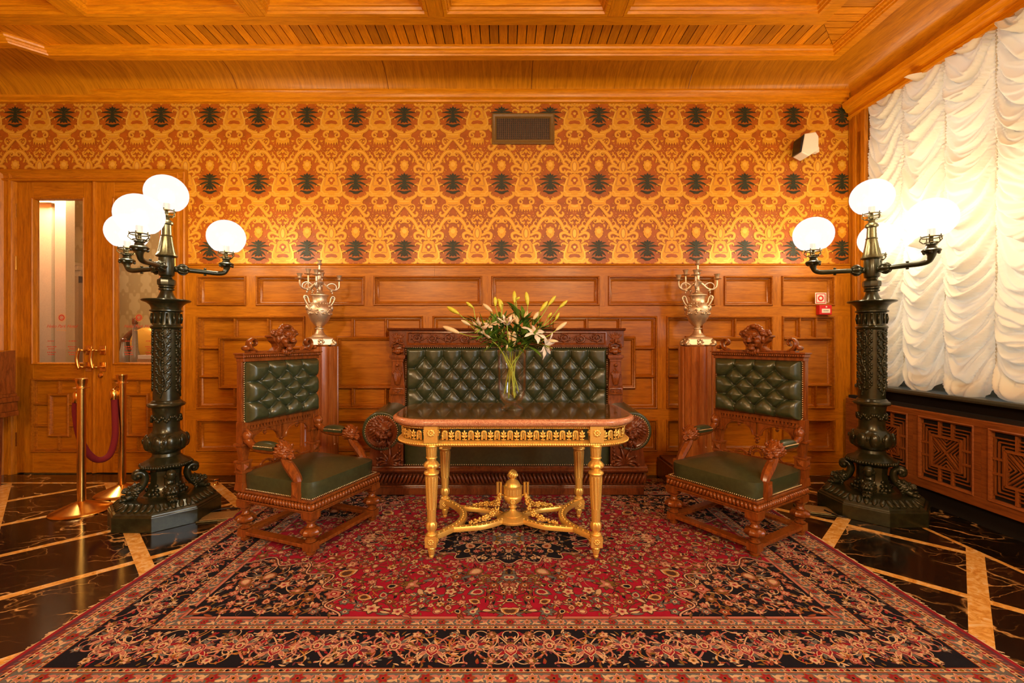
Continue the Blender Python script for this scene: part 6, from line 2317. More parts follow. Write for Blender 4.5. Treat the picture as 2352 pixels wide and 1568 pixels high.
# ================================================================== pedestals and candelabra
def pedestal(x, y, label):
    t = empty('wooden_pedestal', (x, y, 0)); tag(t, label, 'pedestal', 'fluted wooden pedestals')
    m = MB(); m.box(-.25, .25, -.20, .25, 0, .17); m.box(-.235, .235, -.185, .235, .17, .19); m.build('plinth', 'mahog_dk', t, bevel=.005)
    N = 16 * 8
    def shape(s, flutes):
        out = []
        for i in range(N):
            a = 2 * PI * i / N
            ph = (i % 8) / 8
            r = .150 * s - (.014 * (ph < .22) if flutes else 0)
            out.append((r * math.cos(a), r * math.sin(a)))
        return out
    m = MB(); v, f = [], []
    lev = [(1.03, 0, .19), (1.03, 0, .21), (1.0, 0, .215), (1.0, 0, .345), (1.0, 1, .36), (1.0, 1, 1.145)]
    for s, fl, z in lev:
        v += [(px, py, z) for px, py in shape(s, fl)]
    for k in range(len(lev) - 1):
        for i in range(N):
            f.append((k * N + i, k * N + (i + 1) % N, (k + 1) * N + (i + 1) % N, (k + 1) * N + i))
    f += [tuple(range(N))[::-1], tuple(range((len(lev) - 1) * N, len(lev) * N))]
    m.add(v, f); m.build('fluted_shaft', 'pedestal', t, smooth=28)
    return t
PLX, PRX, PY = wx(734, 3.76), wx(1602, 3.76), 3.76
pedestal(PLX, PY, 'fluted wooden pedestal partly hidden behind the armchair near the door')
pedestal(PRX, PY, 'fluted wooden pedestal between the sofa and the curtain side armchair')
def candelabrum():
    t = empty('candelabrum')
    m = MB()
    # square base on scroll feet
    m.frustum((0, 0), .012, .062, .098, .098, .092, .092); m.frustum((0, 0), .062, .072, .098, .098, .090, .090); m.frustum((0, 0), .072, .080, .080, .080, .062, .062)
    m.build('base', 'silver', t, bevel=.003)
    m = MB()
    for sx in (-1, 1):
        for sy_ in (-1, 1):
            m.ell((sx * .096, sy_ * .096, .016), (.026, .026, .016), None, 10, 6); m.tube([(sx * .09, sy_ * .09, .05), (sx * .106, sy_ * .106, .035), (sx * .112, sy_ * .112, .012)], [.012, .014, .010], 6)
    for k in range(4):
        a = k * PI / 2
        for j in range(5):
            b = 2 * PI * j / 5
            u_, w_ = .018 * math.cos(b), .018 * math.sin(b)
            m.ell((.098 * math.cos(a) - u_ * math.sin(a), .098 * math.sin(a) + u_ * math.cos(a), .036 + w_), (.011, .011, .012), None, 6, 5)
    m.build('scroll_feet', 'silver', t, smooth=True)
    m = MB()
    m.lathe([(.062, .080), (.060, .088), (.042, .100), (.032, .118), (.026, .138), (.036, .144), (.036, .150), (.022, .156), (.020, .160)], 32)
    m.lathe([(.020, .160), (.036, .172), (.066, .205), (.086, .245), (.094, .280), (.094, .310), (.084, .335), (.066, .350), (.058, .360), (.056, .395), (.062, .412), (.074, .418), (.074, .424), (.056, .430), (.030, .436)], 40)
    m.build('urn', 'silver', t, smooth=40)
    m = MB()
    rg2 = random.Random(9)
    for k in range(70):
        a = rg2.uniform(0, 2 * PI); z = rg2.uniform(.262, .335); r = .094 if z < .31 else .086
        m.ell((r * math.cos(a), r * math.sin(a), z), (rg2.uniform(.006, .014),) * 2 + (rg2.uniform(.005, .011),), None, 6, 5)
    for k in range(20):
        a = 2 * PI * k / 20; m.ell((.068 * math.cos(a), .068 * math.sin(a), .352), .006, None, 6, 4)
    m.build('relief_band', 'silver', t, smooth=True, kind='stuff')
    for sg in (-1, 1):
        m = MB()
        m.tube([(p_[0], 0, p_[2]) for p_ in spline([(sg * x, 0, z) for x, z in ((.082, .335), (.096, .350), (.112, .380), (.118, .402), (.108, .416), (.094, .410), (.086, .392), (.082, .370), (.074, .355))], 4)], .008, 8)
        m.tube(spline([(sg * x, .012, z) for x, z in ((.088, .330), (.104, .352), (.110, .390), (.100, .408), (.090, .395))], 4), .006, 6)
        m.ell((sg * .094, 0, .318), (.016, .02, .026), None, 10, 8); m.build('handle', 'silver', t, smooth=True)
    m = MB()
    m.lathe([(.034, .432), (.040, .440), (.024, .448), (.016, .465), (.014, .500), (.020, .508), (.034, .520), (.036, .532), (.020, .545), (.014, .560), (.018, .575), (.012, .590), (.011, .610)], 24)
    m.lathe([(.011, .610), (.020, .616), (.034, .622), (.036, .626), (.020, .630), (.010, .636), (.009, .668), (.020, .676), (.022, .682), (.012, .688), (.016, .704), (.020, .712), (.012, .712)], 20)
    m.build('stem', 'silver', t, smooth=40)
    for k, (deg, rad, top) in enumerate(((8, .155, .555), (75, .12, .585), (140, .10, .60), (188, .150, .548), (250, .10, .575))):
        a = math.radians(deg)
        m = MB()
        P2 = spline([(.018, 0, .530), (.050, 0, .505), (.080, 0, .478), (rad * .80, 0, .470), (rad, 0, .495), (rad + .004, 0, top)], 5)
        m.tube(P2, [.010 - .003 * i / 25 for i in range(26)], 7)
        pc = clothoid(.055, .500, .9, .16, -8, -52, 24)
        m.tube([(x, 0, z) for x, z in pc], [.007 - .003 * i / 24 for i in range(25)], 6)
        m.ell((rad * .62, 0, .462), (.012, .010, .014), None, 8, 6); m.ell((rad * .66, 0, .445), (.006, .006, .012), None, 6, 5)
        m.lathe([(.008, top - .01), (.012, top - .004), (.034, top), (.036, top + .004), (.012, top + .008), (.014, top + .014), (.020, top + .034), (.024, top + .042), (.014, top + .042)], 16, (rad + .004, 0, 0))
        m.build('candle_arm', 'silver', t, smooth=50, rotz=a)
    return t
cL = candelabrum(); cL.location = (PLX, PY, 1.1455); cL.rotation_euler = (0, 0, .5)
tag(cL, 'silver-gilt urn candelabrum on the pedestal behind the armchair near the door', 'candelabrum', 'urn candelabra on pedestals')
cR = copy_tree(cL); cR.location = (PRX, PY, 1.1455); cR.rotation_euler = (0, 0, -.18)
tag(cR, 'silver-gilt urn candelabrum on the pedestal nearer the curtained window', 'candelabrum', 'urn candelabra on pedestals')

# ================================================================== vase and lilies
VXX, VYY, VZ = 0.047, 2.74, 0.7815
vase = empty('glass_vase', (VXX, VYY, VZ)); tag(vase, 'tall clear glass vase half full of water on the table', 'vase')
m = MB()
out = [(.001, .0), (.068, .0), (.070, .004), (.066, .012), (.050, .020), (.040, .026), (.042, .032), (.056, .044), (.072, .066), (.081, .095), (.085, .130), (.086, .20), (.086, .30), (.088, .345), (.090, .356)]
inn = [(.087, .356), (.0845, .345), (.0825, .30), (.0825, .20), (.0812, .130), (.077, .097), (.067, .070), (.050, .050), (.030, .040), (.001, .038)]
m.lathe(out + inn, 48, cap=False); m.build('vase_body', 'vase', vase, smooth=50)
m = MB(); m.lathe([(.001, .0385), (.030, .0405), (.0505, .0505), (.0675, .0705), (.0775, .0975), (.0817, .130), (.0830, .20), (.0830, .252), (.001, .252)], 48, cap=False); m.build('water', 'water', vase, smooth=50)

def P6(cx, cy, Y):            # crop pixel of the bouquet close-up -> point at depth Y
    x, z = unpx(1000 + cx / 4.9, 640 + cy / 4.9, Y)
    return Vector((x, Y, z))
rl = random.Random(33)
def bud_mesh(m, base, tip, w, mat=0):
    d = tip - base
    L = d.length
    prof = [(.25, 0), (.45, .06), (.75, .2), (.98, .42), (1.0, .58), (.86, .75), (.55, .9), (.12, 1.0)]
    v, n = [], 12
    z = d.normalized(); x = z.orthogonal().normalized(); y = z.cross(x)
    for r, t in prof:
        for i in range(n):
            a = 2 * PI * i / n
            rr_ = w * r * (1 - .10 * (i % 4 == 0))
            v.append(base + d * t + x * (rr_ * math.cos(a)) + y * (rr_ * math.sin(a)))
    f = [(k * n + i, k * n + (i + 1) % n, (k + 1) * n + (i + 1) % n, (k + 1) * n + i) for k in range(len(prof) - 1) for i in range(n)]
    f += [tuple(range(n))[::-1], tuple(range((len(prof) - 1) * n, len(prof) * n))]
    m.add(v, f, mat)
def strip(m, base, dirv, up, ln, wd, droop, n=9, fold=.25, wave=0.0, shape=None):
    # pointed blade (leaf or petal) that bends towards -Z or along 'up'
    d = dirv.normalized()
    side = d.cross(up)
    side = side.normalized() if side.length > 1e-4 else d.orthogonal().normalized()
    nrm = side.cross(d).normalized()
    p = base.copy(); v = []
    for i in range(n + 1):
        t = i / n
        w = wd * (shape(t) if shape else math.sin(PI * min(1, .08 + .92 * t)) ** .75 * (1 if t < .99 else .02))
        off = nrm * (fold * w * .5)
        wv = nrm * (wave * w * math.sin(t * 9))
        v += [p + side * w * .5 + off + wv, p + side * w * .25 + off * .3, p, p - side * w * .25 + off * .3, p - side * w * .5 + off - wv]
        d = (d + nrm * (droop / n)).normalized()
        nrm = side.cross(d).normalized()
        p = p + d * (ln / n)
    f = [(i * 5 + j, i * 5 + j + 1, i * 5 + j + 6, i * 5 + j + 5) for i in range(n) for j in range(4)]
    m.add(v, f)
def petal_shape(t):
    return (0.20 + .80 * math.sin(PI * min(1, t * 1.02) ** .85)) * (1 if t < .9 else max(.03, 1 - (t - .9) * 9.7))
def lily_flower(parent, c, axis, size, open_=1.0):
    f = empty('bloom'); f.parent = parent
    ax = axis.normalized()
    s = ax.orthogonal().normalized(); t = ax.cross(s)
    off = rl.uniform(0, PI)
    for k in range(6):
        a = off + k * PI / 3
        rad = s * math.cos(a) + t * math.sin(a)
        m = MB()
        d = ax * (1.0 - .35 * open_) + rad * (.55 * open_)
        strip(m, c + rad * .006, d, rad, size, size * (.36 if k % 2 else .28), 1.1 * open_ + .25, 12, .25, .14, petal_shape)
        m.build('petal', 'petal', f, smooth=True)
    m = MB(); m.tube([c, c + ax * size * .45, c + ax * size * .62], [.0025, .0022, .0035], 6)
    for k in range(6):
        a = off + .5 + k * PI / 3
        rad = s * math.cos(a) + t * math.sin(a)
        e = c + ax * size * .55 + rad * size * .16
        m.tube([c, c + ax * size * .3 + rad * size * .05, e], .0012, 5)
    m.build('filaments', 'stem', f, smooth=True)
    m = MB()
    for k in range(6):
        a = off + .5 + k * PI / 3
        rad = s * math.cos(a) + t * math.sin(a)
        m.ell(c + ax * size * .55 + rad * size * .16, (.007, .003, .003), (rl.random() * 3, rl.random() * 3, rl.random() * 3), 6, 5)
    m.build('anthers', 'anther', f, smooth=True)
neck = Vector((VXX, VYY, VZ + .25))
STEMS = [
 # label, depth offset, node (crop px), [buds base->tip, colour], [flowers centre, axis px dir, size], leaves
 ('lily stem reaching far left with a yellow-green bud above the sofa rail', -.02, (470, 520), [((265, 395), (130, 312), 'bud_g', .020), ((430, 330), (345, 260), 'bud_g', .014)], []),
 ('lily stem at far left with a long pale pink bud and open bloom', -.07, (560, 640), [((270, 610), (82, 535), 'bud_p', .022), ((395, 525), (290, 465), 'bud_p', .015)], [((520, 560), (-.75, -.5), .085, 1.1)]),
 ('lily stem with pink bud and curled bloom left of centre', .02, (640, 560), [((640, 370), (535, 280), 'bud_p', .018), ((590, 555), (530, 470), 'bud_g', .017), ((570, 780), (620, 740), 'bud_p', .011)], [((615, 520), (-.1, .9), .075, 1.1)]),
 ('lily stem with a pair of yellow-green buds left of the tallest', .03, (735, 480), [((675, 310), (672, 200), 'bud_g', .017), ((760, 290), (700, 225), 'bud_g', .016), ((745, 350), (715, 250), 'bud_g', .014)], []),
 ('tallest lily stem with an upright yellow bud over the vase', .0, (940, 430), [((890, 270), (888, 135), 'bud_g', .018), ((905, 240), (950, 205), 'bud_g', .011), ((945, 530), (875, 390), 'bud_p', .026)], []),
 ('lily stem with a single upright green bud right of the tallest', .0, (1010, 480), [((1040, 300), (1022, 145), 'bud_g', .020), ((1000, 485), (1035, 355), 'bud_p', .018)], []),
 ('lily stem with two slanting yellow buds on the right', -.02, (1110, 520), [((1175, 370), (1265, 250), 'bud_g', .018), ((1270, 300), (1355, 190), 'bud_g', .016), ((1100, 460), (1165, 370), 'bud_p', .019)], []),
 ('lily stem with small buds at the upper right of the bouquet', .03, (1180, 560), [((1390, 330), (1488, 242), 'bud_g', .015), ((1350, 465), (1395, 380), 'bud_g', .013), ((1260, 440), (1310, 380), 'bud_g', .013)], []),
 ('lily stem leaning right with a white bud and low open bloom', -.04, (1130, 690), [((1355, 580), (1480, 485), 'bud_p', .018), ((1220, 690), (1385, 705), 'bud_p', .015)], [((1225, 745), (.85, -.35), .090, .9)]),
 ('lily stem with a wide open white bloom right of centre', -.08, (1080, 680), [], [((1120, 620), (.35, .75), .090, 1.15)]),
 ('lily stem in the middle with pale half-open blooms above the rim', -.07, (830, 770), [((840, 690), (820, 590), 'bud_p', .020), ((885, 745), (888, 590), 'bud_p', .024), ((800, 795), (810, 740), 'bud_p', .010)], [((805, 520), (.0, 1.0), .070, .55)]),
 ('leafy lily stem at the back of the bouquet', .06, (870, 560), [], [((700, 500), (-.2, .9), .07, 1.0)]),
]
for si, (lab, dy, node, buds, blooms) in enumerate(STEMS):
    Y = VYY + dy
    st = empty('lily_stem', (0, 0, 0)); tag(st, lab, 'lily', 'lilies in the glass vase')
    nd = P6(node[0], node[1], Y)
    ang = math.atan2(nd.x - VXX, .4)
    ft = Vector((VXX - .055 * math.sin(ang * 1.6) + rl.uniform(-.02, .02), VYY - dy * .6 + rl.uniform(-.03, .03), VZ + .060 + rl.uniform(0, .05)))
    d2 = math.hypot(ft.x - VXX, ft.y - VYY)
    if d2 > .05:
        ft.x = VXX + (ft.x - VXX) * .05 / d2; ft.y = VYY + (ft.y - VYY) * .05 / d2
    cr = Vector((VXX + rl.uniform(-.015, .015), VYY + rl.uniform(-.02, .02), VZ + rl.uniform(.20, .27)))
    rim = Vector((VXX + max(-.062, min(.062, (nd.x - VXX) * .6)), VYY + dy * .5, VZ + .350))
    path = spline([ft, cr, rim, (rim + nd) / 2 + Vector((0, 0, .01)), nd], 6)
    m = MB(); m.tube(path, [.0042 - .0014 * i / (len(path) - 1) for i in range(len(path))], 8)
    for b in buds:
        b0 = P6(b[0][0], b[0][1], Y)
        m.tube(spline([nd, (nd * .5 + b0 * .5) + Vector((0, 0, -.012)), b0], 4), .0026, 6)
    for b in blooms:
        c = P6(b[0][0], b[0][1], Y - .02)
        m.tube(spline([path[-5], (path[-5] + c) / 2, c], 4), .003, 6)
    m.build('stem', 'stem', st, smooth=True)
    for b in buds:
        m = MB(); d0 = rl.uniform(-.02, .02)
        bud_mesh(m, P6(b[0][0], b[0][1], Y), P6(b[1][0], b[1][1], Y + d0), b[3] * .70)
        m.build('bud', b[2], st, smooth=True)
    for b in blooms:
        lily_flower(st, P6(b[0][0], b[0][1], Y - .02), Vector((b[1][0], -.55, b[1][1])), b[2], b[3])
    nl = 15
    for k in range(nl):
        t = rl.uniform(.56, 1.0)
        p = path[min(len(path) - 1, int(t * (len(path) - 1)))]
        out_d = Vector((rl.uniform(-1, 1) + (nd.x - VXX) * 3.0, rl.uniform(-.8, .6), rl.uniform(-.15, 1.35)))
        m = MB(); strip(m, Vector(p), out_d, Vector((0, 0, 1)), rl.uniform(.08, .165), rl.uniform(.022, .040), rl.uniform(-1.1, .1), 9, .3)
        m.build('leaf', 'leaf', st, smooth=True)

# ================================================================== Austrian curtain
def curtain(name, y_hi, n, pitch, z_top, z_bot, label, seed):
    cu = empty(name, (XR + .025, y_hi, 0)); tag(cu, label, 'curtain')
    rc = random.Random(seed)
    for p in range(n):
        y0 = -p * pitch
        ph0 = rc.uniform(0, 1); zb = z_bot + rc.uniform(-.015, .02)
        fold = [(rc.uniform(.75, 1.25), rc.uniform(-.25, .25)) for _ in range(40)]
        NU, NV = 34, 330
        def f(u, v):
            sag = 4 * u * (1 - u)
            zb2 = zb - .120 * sag ** .8                      # scalloped hem
            z = z_top + (zb2 - z_top) * v
            per = .125
            hang = .225 * sag ** .85 + .018 * math.sin(2.2 * PI * u + p * 2.1 + z * 1.3) * sag
            s = (z + hang) / per + ph0 + .30 * math.sin(z * 6.1 + p * 1.7) + .12 * math.sin(z * 15 + p)
            k = math.floor(s); fr = s - k
            h1 = math.sin(k * 12.9898 + p * 78.233) * 43758.5453; h1 -= math.floor(h1)
            amp = .55 + .75 * h1
            tear = (1 - fr) ** .8 * min(1.0, fr / .16) ** .8
            s2 = s * 2 + .5 * math.sin(u * 6 + p + k) + h1
            f2 = s2 - math.floor(s2)
            fine = (1 - f2) * min(1.0, f2 / .2)
            d = (.088 * amp * tear + .030 * fine * (.4 + h1)) * (.05 + .95 * sag ** .5)
            ed = math.exp(-min(u, 1 - u) / .05)
            d += ed * (.006 + .009 * math.sin(z * 2 * PI / .024 + 2 * math.sin(z * 40)))
            d += .012 * sag
            if v > .95:
                t = (v - .95) / .05
                d += .045 * math.sin(PI * t) * (.3 + .7 * sag) - .02 * t
            return (-d, y0 - pitch * u, z)
        m = MB(); m.grid(f, NU, NV)
        m.build('swag_panel', 'curtain', cu, smooth=True)
        m = MB()
        zz = z_top; pts = []
        while zz > zb:
            pts.append((-.012 + .004 * math.sin(zz * 2 * PI / .024), y0 - pitch, zz)); zz -= .006
        m.tube(pts, .005, 5); m.build('gathering_cord', 'curtain', cu, smooth=True)
    return cu
curtain('austrian_curtain', 3.855, 10, .330, 3.158, .925, 'cream silk festoon curtain gathered in swags over the window', 4)

# ================================================================== radiator cover
rad = empty('radiator_cover', (3.0, 3.0, 0)); tag(rad, 'carved wooden lattice radiator cover under the window sill', 'radiator cover')
XRC = 3.0
PW = .475
ys = [3.80 - PW * k for k in range(5)]
m = MB(); m.box(.012, .06, 1.0 - 3.0, 3.98 - 3.0, .14, .72); m.build('recess_shade_backing', 'void', rad)  # black sheet paints the shade inside the cover
ZR0, ZR1 = .165, .695
m = MB(); m.box(-.014, .03, 1.0 - 3, 3.98 - 3, ZR1 - .045, ZR1); m.build('top_rail', 'walnut', rad, bevel=.004)
m = MB(); m.box(-.014, .03, 1.0 - 3, 3.98 - 3, ZR0 - .02, ZR0 + .045); m.build('bottom_rail', 'walnut', rad, bevel=.004)
m = MB(); m.box(-.012, .03, 3.79 - 3, 3.98 - 3, ZR0 + .045, ZR1 - .045); m.build('end_stile', 'walnut', rad)
slat_cache = {}
def slat(par, a0, b0, a1, b1, w, d0, d1, nm='slat'):
    # slat between two points of a panel; a runs along Y, b along Z
    L = math.hypot(a1 - a0, b1 - b0)
    key = (round(L, 4), w, d0, d1)
    if key not in slat_cache:
        mm = MB(); mm.box(d0, d1, -L / 2, L / 2, -w / 2, w / 2); slat_cache[key] = mm.mesh('slat', 'walnut')
    o = link_mesh(nm, slat_cache[key], par, (0, (a0 + a1) / 2, (b0 + b1) / 2))
    o.rotation_euler = (math.atan2(b1 - b0, a1 - a0), 0, 0)
    return o
for k in range(4):
    c = ys[k] - PW / 2
    g = empty('lattice_panel'); g.parent = rad; g.location = (0, c - 3.0, (ZR0 + ZR1) / 2)
    HA, HB = .190, .205
    for sg in (-1, 1):
        m = MB(); m.box(-.012, .03, sg * (PW / 2 - .0005) if sg < 0 else HA, -HA if sg < 0 else PW / 2 - .0005, -.22, .22); m.build('panel_stile', 'walnut', g)
    m = MB()
    v = []
    for ins, pr in ((0, .014), (.006, .020), (.014, .016), (.018, .006), (.020, -.01)):
        for a, b in ((-HA - .006 + ins, -HB - .02 + ins), (HA + .006 - ins, -HB - .02 + ins), (HA + .006 - ins, HB + .02 - ins), (-HA - .006 + ins, HB + .02 - ins)):
            v.append((-pr, a, b))
    m.add(v, [(q2 * 4 + i, q2 * 4 + (i + 1) % 4, (q2 + 1) * 4 + (i + 1) % 4, (q2 + 1) * 4 + i) for q2 in range(4) for i in range(4)])
    m.build('panel_frame', 'walnut', g)
    A, B_, CI = HA - .012, HB + .0, .105
    for sg in (-1, 1):
        slat(g, -CI, sg * CI, CI, sg * CI, .016, -.010, .012, 'lattice_bar'); slat(g, sg * CI, -CI, sg * CI, CI, .016, -.010, .012, 'lattice_bar')
        for t in (-.045, .045):
            slat(g, t, sg * CI, t, sg * B_, .014, -.008, .012, 'lattice_bar'); slat(g, sg * CI, t, sg * A, t, .014, -.008, .012, 'lattice_bar')
        slat(g, -CI, -sg * CI, CI, sg * CI, .010, -.006, .010, 'lattice_bar')
    for sa in (-1, 1):
        for sb in (-1, 1):
            for t in (.026, .052, .078):
                # hatching of the star parallel to the diagonal
                slat(g, sa * t, 0.0, sa * CI, sb * (CI - t), .007, -.002, .008); slat(g, 0.0, sb * t, sa * (CI - t), sb * CI, .007, -.002, .008)
            for t in (.022, .044, .066):
                # nested angles in the corners
                aa, bb = sa * (CI + t - .004), sb * (CI + t * 1.05)
                slat(g, sa * .052, bb, aa, bb, .008, -.003, .008); slat(g, aa, sb * .052, aa, bb, .008, -.003, .008)
    for sg in (-1, 1):
        for t in (.022, .044, .066):
            slat(g, -.038, sg * (CI + t * 1.05), .038, sg * (CI + t * 1.05), .008, -.003, .008); slat(g, sg * (CI + t - .004), -.038, sg * (CI + t - .004), .038, .008, -.003, .008)

# ================================================================== things on the walls
vt = empty('air_vent', (wx(1201.5), YW, wz(297))); tag(vt, 'bronze framed air vent grille set high in the wallpaper', 'vent')
w2, h2 = (1273 - 1130) / 2 * YW / FPX, (332 - 262) / 2 * YW / FPX
m = MB(); m.ring(-w2, w2, -h2, h2, [(0, 0), (0, .018), (.008, .022), (.016, .016), (.030, .014), (.036, .018), (.042, .010), (.044, -.002)], 0); m.build('frame', 'vent', vt, smooth=30)
m = MB(); m.box(-w2 + .04, w2 - .04, -.006, -.002, -h2 + .04, h2 - .04); m.build('backing', 'ventdk', vt)
n = 26
sm = MB(); sm.box(-.0022, .0022, -.013, -.006, -h2 + .042, h2 - .042); sme = sm.mesh('louver', 'ventslat')
for k in range(n):
    link_mesh('louver', sme, vt, (-w2 + .05 + k * (2 * w2 - .10) / (n - 1), 0, 0), (0, 0, .5))
m = MB()
for k in range(12):
    z = -h2 + .046 + k * (2 * h2 - .092) / 11
    m.box(-w2 + .044, w2 - .044, -.0075, -.006, z - .0012, z + .0012)
m.build('mesh_wires', 'ventslat', vt)
cm = empty('security_camera', (wx(1860, 3.95), 4.0, wz(338, 3.98))); tag(cm, 'white wall-mounted sensor box with dark lens near the window corner', 'camera')
m = MB()
m.prism([(-.105, -.075), (-.075, .085), (.02, .10), (.045, .06), (.045, -.05), (-.04, -.108)], 'y', -.10, .02); m.build('housing', 'white', cm, bevel=.008)
m = MB(); m.prism([(-.117, -.07), (-.10, .06), (-.075, .085), (-.075, -.075)], 'y', -.096, .016); m.build('lens_window', 'black', cm, bevel=.004)
m = MB(); m.box(.045, .098, -.03, .02, -.045, .0); m.box(-.03, .06, .02, .077, -.04, .04); m.build('mount', 'white', cm, bevel=.004)
m = MB(); m.tube([(.045, -.04, .075), (.060, -.04, .088), (.068, -.04, .075), (.055, -.04, .062)], .005, 6, closed=True); m.build('clip', 'white', cm, smooth=True)
sg_ = empty('fire_alarm_sign', (wx(1882.5, FACE), FACE - .012, wz(685, FACE))); tag(sg_, 'square white sign with a red ring in a red frame', 'sign')
s_ = .049
m = MB(); m.box(-s_, s_, -.003, .0, -s_, s_); m.build('plate', 'white', sg_)
m = MB(); m.ring(-s_ + .007, s_ - .007, -s_ + .007, s_ - .007, [(0, 0), (.007, 0)], -.0034)
for k in range(40):
    a, b = 2 * PI * k / 40, 2 * PI * (k + 1) / 40
    m.add([(r * math.cos(t), -.0036, r * math.sin(t)) for r, t in ((.014, a), (.026, a), (.026, b), (.014, b))], [(0, 1, 2, 3)])
m.build('red_print', 'red', sg_)
cp = empty('fire_call_point', (wx(1890.5, 4.02), FACE, wz(712, 4.02))); tag(cp, 'small red fire alarm call point below the white sign', 'call point')
m = MB(); m.box(-.054, .054, -.05, 0.0, -.042, .042); m.build('housing', 'red', cp, bevel=.005)
m = MB(); m.box(-.036, .036, -.0525, -.049, -.026, .010); m.build('break_glass', 'white', cp)
m = MB()
for k in range(3):
    m.box(-.022 + k * .016, -.012 + k * .016, -.0535, -.052, -.010, -.005)
m.build('print_marks', 'print', cp)
m = MB(); m.ell((.004, -.051, .026), (.008, .004, .008), None, 10, 6); m.build('indicator', 'white', cp, smooth=True)

# ================================================================== things on the floor by the lamps and door
for (px, py, rz, lab) in ((505, 1187, .25, 'flat brass floor box beside the lamp near the door'), (1872, 1172, -.35, 'flat brass floor box beside the lamp by the window')):
    D = FPX * EYE / (py - VY); X = (px - VX) * D / FPX
    t = empty('floor_box', (X, D, 0), rz); tag(t, lab, 'floor box', 'floor socket boxes')
    m = MB(); m.box(-.115, .115, -.085, .085, 0, .010); m.build('frame', 'bronze_lt', t, bevel=.003)
    m = MB(); m.box(-.10, .10, -.070, .070, .010, .013); m.build('lid', 'brass_dull', t, bevel=.002)
    m = MB(); sg = 1 if px < 1000 else -1
    m.tube(spline([(-sg * .10, .06, .012), (-sg * .02, .12, .014), (sg * .10, .10, .012), (sg * .16, .02, .008)] if sg > 0 else [(.05, -.02, .016), (.12, -.10, .012), (.20, -.06, .01), (.30, .0, .01)], 6), .006, 8); m.build('cable', 'black', t, smooth=True)
D = FPX * EYE / (1113 - VY); X = (497 - VX) * D / FPX
t = empty('door_stop', (X, D, 0)); tag(t, 'small brass door stop on the floor by the baseboard', 'door stop')
m = MB(); m.lathe([(.020, 0), (.021, .005), (.014, .009), (.011, .022), (.015, .028), (.019, .034), (.018, .046), (.010, .050)], 20); m.build('post', 'brass', t, smooth=40)
m = MB(); m.tube([(.0195 * math.cos(2 * PI * k / 20), .0195 * math.sin(2 * PI * k / 20), .038) for k in range(20)], .004, 6, closed=True); m.build('rubber_ring', 'black', t, smooth=True)

# ================================================================== display stand at the left edge
ds = empty('display_stand', (-4.36, 3.72, 0)); tag(ds, 'wooden display stand with glass front beside the door casing', 'display stand')
m = MB(); m.box(-.26, .245, -.12, .14, .56, .60); m.box(-.255, .235, -.11, .14, .60, .68); m.box(-.265, .25, -.125, .14, .68, .72); m.box(-.25, .23, -.105, .14, .72, .75); m.build('case', 'mahog', ds, bevel=.004)
m = MB(); m.box(-.25, .20, .08, .12, .75, 1.11); m.build('back_board', 'oak_z', ds)
m = MB(); m.prism([(-.10, .75), (-.06, 1.09), (.10, 1.11), (.12, 1.11), (.12, .75)], 'x', .215, .235); m.build('side_cheek', 'mahog', ds)
m = MB(); m.prism([(-.105, .77), (-.093, .77), (-.053, 1.10), (-.065, 1.10)], 'x', .234, .243); m.build('glass_edge', 'cream', ds)
m = MB(); m.box(-.24, .15, .066, .079, .77, 1.05); m.build('notice', 'cream', ds)
for sx in (-.22, .19):
    m = MB(); m.frustum((sx, 0), 0, .56, .028, .028, .035, .035); m.build('leg', 'mahog_dk', ds, bevel=.003)

# ================================================================== things in the vestibule
Y0 = 5.80
so = empty('arched_settee', (wx(318, Y0), Y0, 0)); tag(so, 'dark settee with arched wooden back seen through the door pane', 'settee')
arc = [(-.34 + .68 * k / 20, .95 + .38 * math.sin(PI * k / 20)) for k in range(21)]
m = MB(); m.tube([(x, 0, z) for x, z in arc], .028, 8); m.build('crest_rail', 'mahog_dk', so, smooth=True)
m = MB(); m.prism([(-.33, .3)] + [(x * .97, z - .02) for x, z in arc] + [(.33, .3)], 'y', .0, .05); m.build('upholstered_back', 'black', so, bevel=.01)
m = MB(); m.box(-.36, .36, -.5, .02, .28, .46); m.build('seat', 'black', so, bevel=.03)
for sx in (-.32, .32):
    for yy in (-.46, 0):
        m = MB(); m.frustum((sx, yy), 0, .28, .018, .018, .026, .026); m.build('leg', 'mahog_dk', so)
cu_ = empty('cushion', (wx(338, 5.4), 5.40, .98)); tag(cu_, 'yellow patterned cushion leaning on the settee', 'cushion')
m = MB(); m.ell((0, 0, .18), (.20, .06, .19), None, 20, 12); cu_o = m.build('cover', 'papergold2', cu_, smooth=True)
st_ = empty('side_table', (wx(310, 4.95), 4.95, 0)); tag(st_, 'small dark side table behind the door pane', 'table')
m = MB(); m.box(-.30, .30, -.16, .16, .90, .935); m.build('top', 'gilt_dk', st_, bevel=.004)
m = MB(); m.box(-.27, .27, -.13, .13, .82, .90); m.build('apron', 'black', st_)
for sx in (-.25, .25):
    for yy in (-.11, .11):
        m = MB(); m.frustum((sx, yy), 0, .82, .014, .014, .020, .020); m.build('leg', 'black', st_)
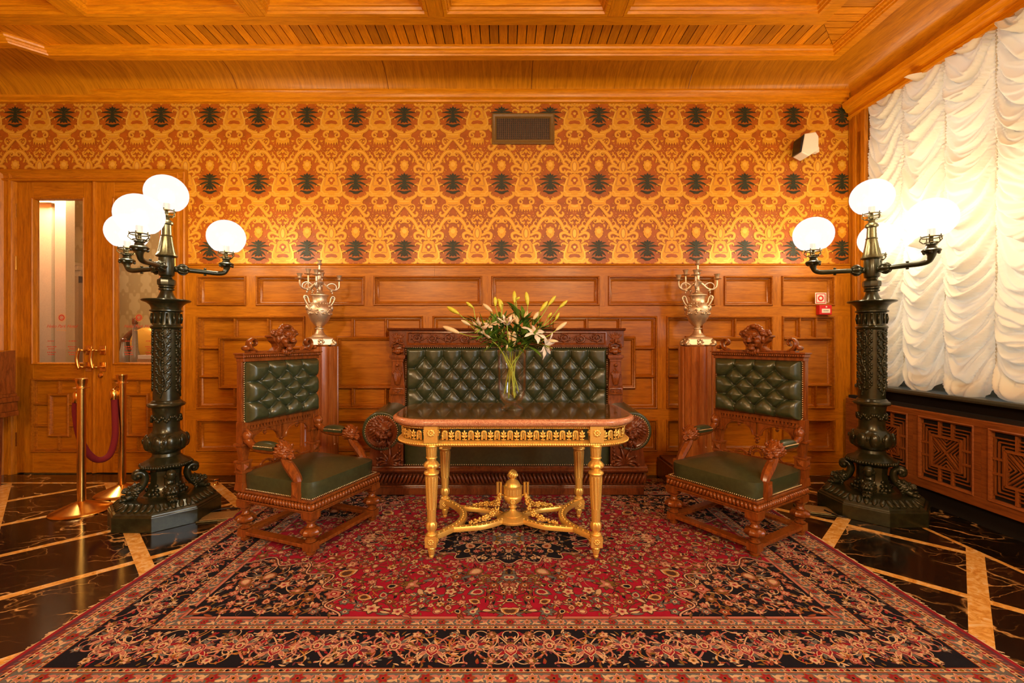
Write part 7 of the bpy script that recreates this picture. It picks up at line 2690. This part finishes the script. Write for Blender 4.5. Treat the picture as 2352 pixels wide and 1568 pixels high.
for px, h, lab in ((284, .28, 'short grey glass bottle on the vestibule table'), (310, .50, 'tall slender grey bottle on the vestibule table')):
    b = empty('bottle', (wx(px, 4.92), 4.92, .936)); tag(b, lab, 'bottle', 'bottles behind the door pane')
    m = MB(); m.lathe([(.040, 0), (.044, .01), (.044, .10), (.030, .16), (.022, h * .75), (.020, h * .86)], 20); m.build('body', 'vase_grey', b, smooth=40)
    m = MB(); m.lathe([(.026, h * .86), (.028, h * .88), (.028, h * .97), (.02, h)], 16); m.build('stopper', 'mahog_dk', b, smooth=40)
bx_ = empty('paper_box', (wx(342, 4.90), 4.90, .936)); tag(bx_, 'white leaflet box with grey front on the vestibule table', 'box')
m = MB(); m.box(-.08, .09, -.06, .06, 0, .06); m.build('tray', 'silver', bx_)
m = MB(); m.box(-.075, .085, -.055, .055, .06, .10); m.build('leaflets', 'white', bx_)
ws = empty('wall_sconce', (wx(140, 6.35), 6.39, wz(528, 6.35))); tag(ws, 'curved brown louvred sconce on the damask wall', 'sconce')
for k in range(3):
    m = MB(); m.lathe([(.14, -.09 + .06 * k), (.15, -.085 + .06 * k), (.15, -.04 + .06 * k), (.14, -.035 + .06 * k)], 24); m.build('louvre_band', 'mahog_dk', ws, smooth=40)
# ================================================================== unseen lamp bodies added around the fill lights
for cx_, lab in ((-1.6, 'unseen brass fill lamp added to light the room, rug side'), (1.2, 'unseen brass fill lamp added to light the room, window side')):
    ch = empty('added_fill_lamp', (cx_, -1.4, 2.9)); tag(ch, lab, 'added_fill_lamp', 'added fill lamps')
    m = MB(); m.tube([(0, 0, 0), (0, 0, .54)], .012, 8); m.lathe([(.02, -.05), (.05, -.02), (.05, .03), (.02, .06)], 16); m.lathe([(.07, .53), (.05, .50), (.015, .48)], 16); m.build('stem', 'brass', ch, smooth=40)
    for k in range(6):
        a = k * PI / 3
        m = MB(); m.tube(spline([(.04, 0, 0), (.20, 0, -.06), (.34, 0, -.02), (.38, 0, .06)], 5), .009, 8); m.lathe([(.02, .05), (.045, .06), (.02, .075)], 14, (.38, 0, 0)); m.build('arm', 'brass', ch, smooth=40, rotz=a)
        m = MB(); m.ell((.38, 0, .14), (.075, .075, .075), None, 16, 10); m.build('shade', 'globe', ch, smooth=True, rotz=a)
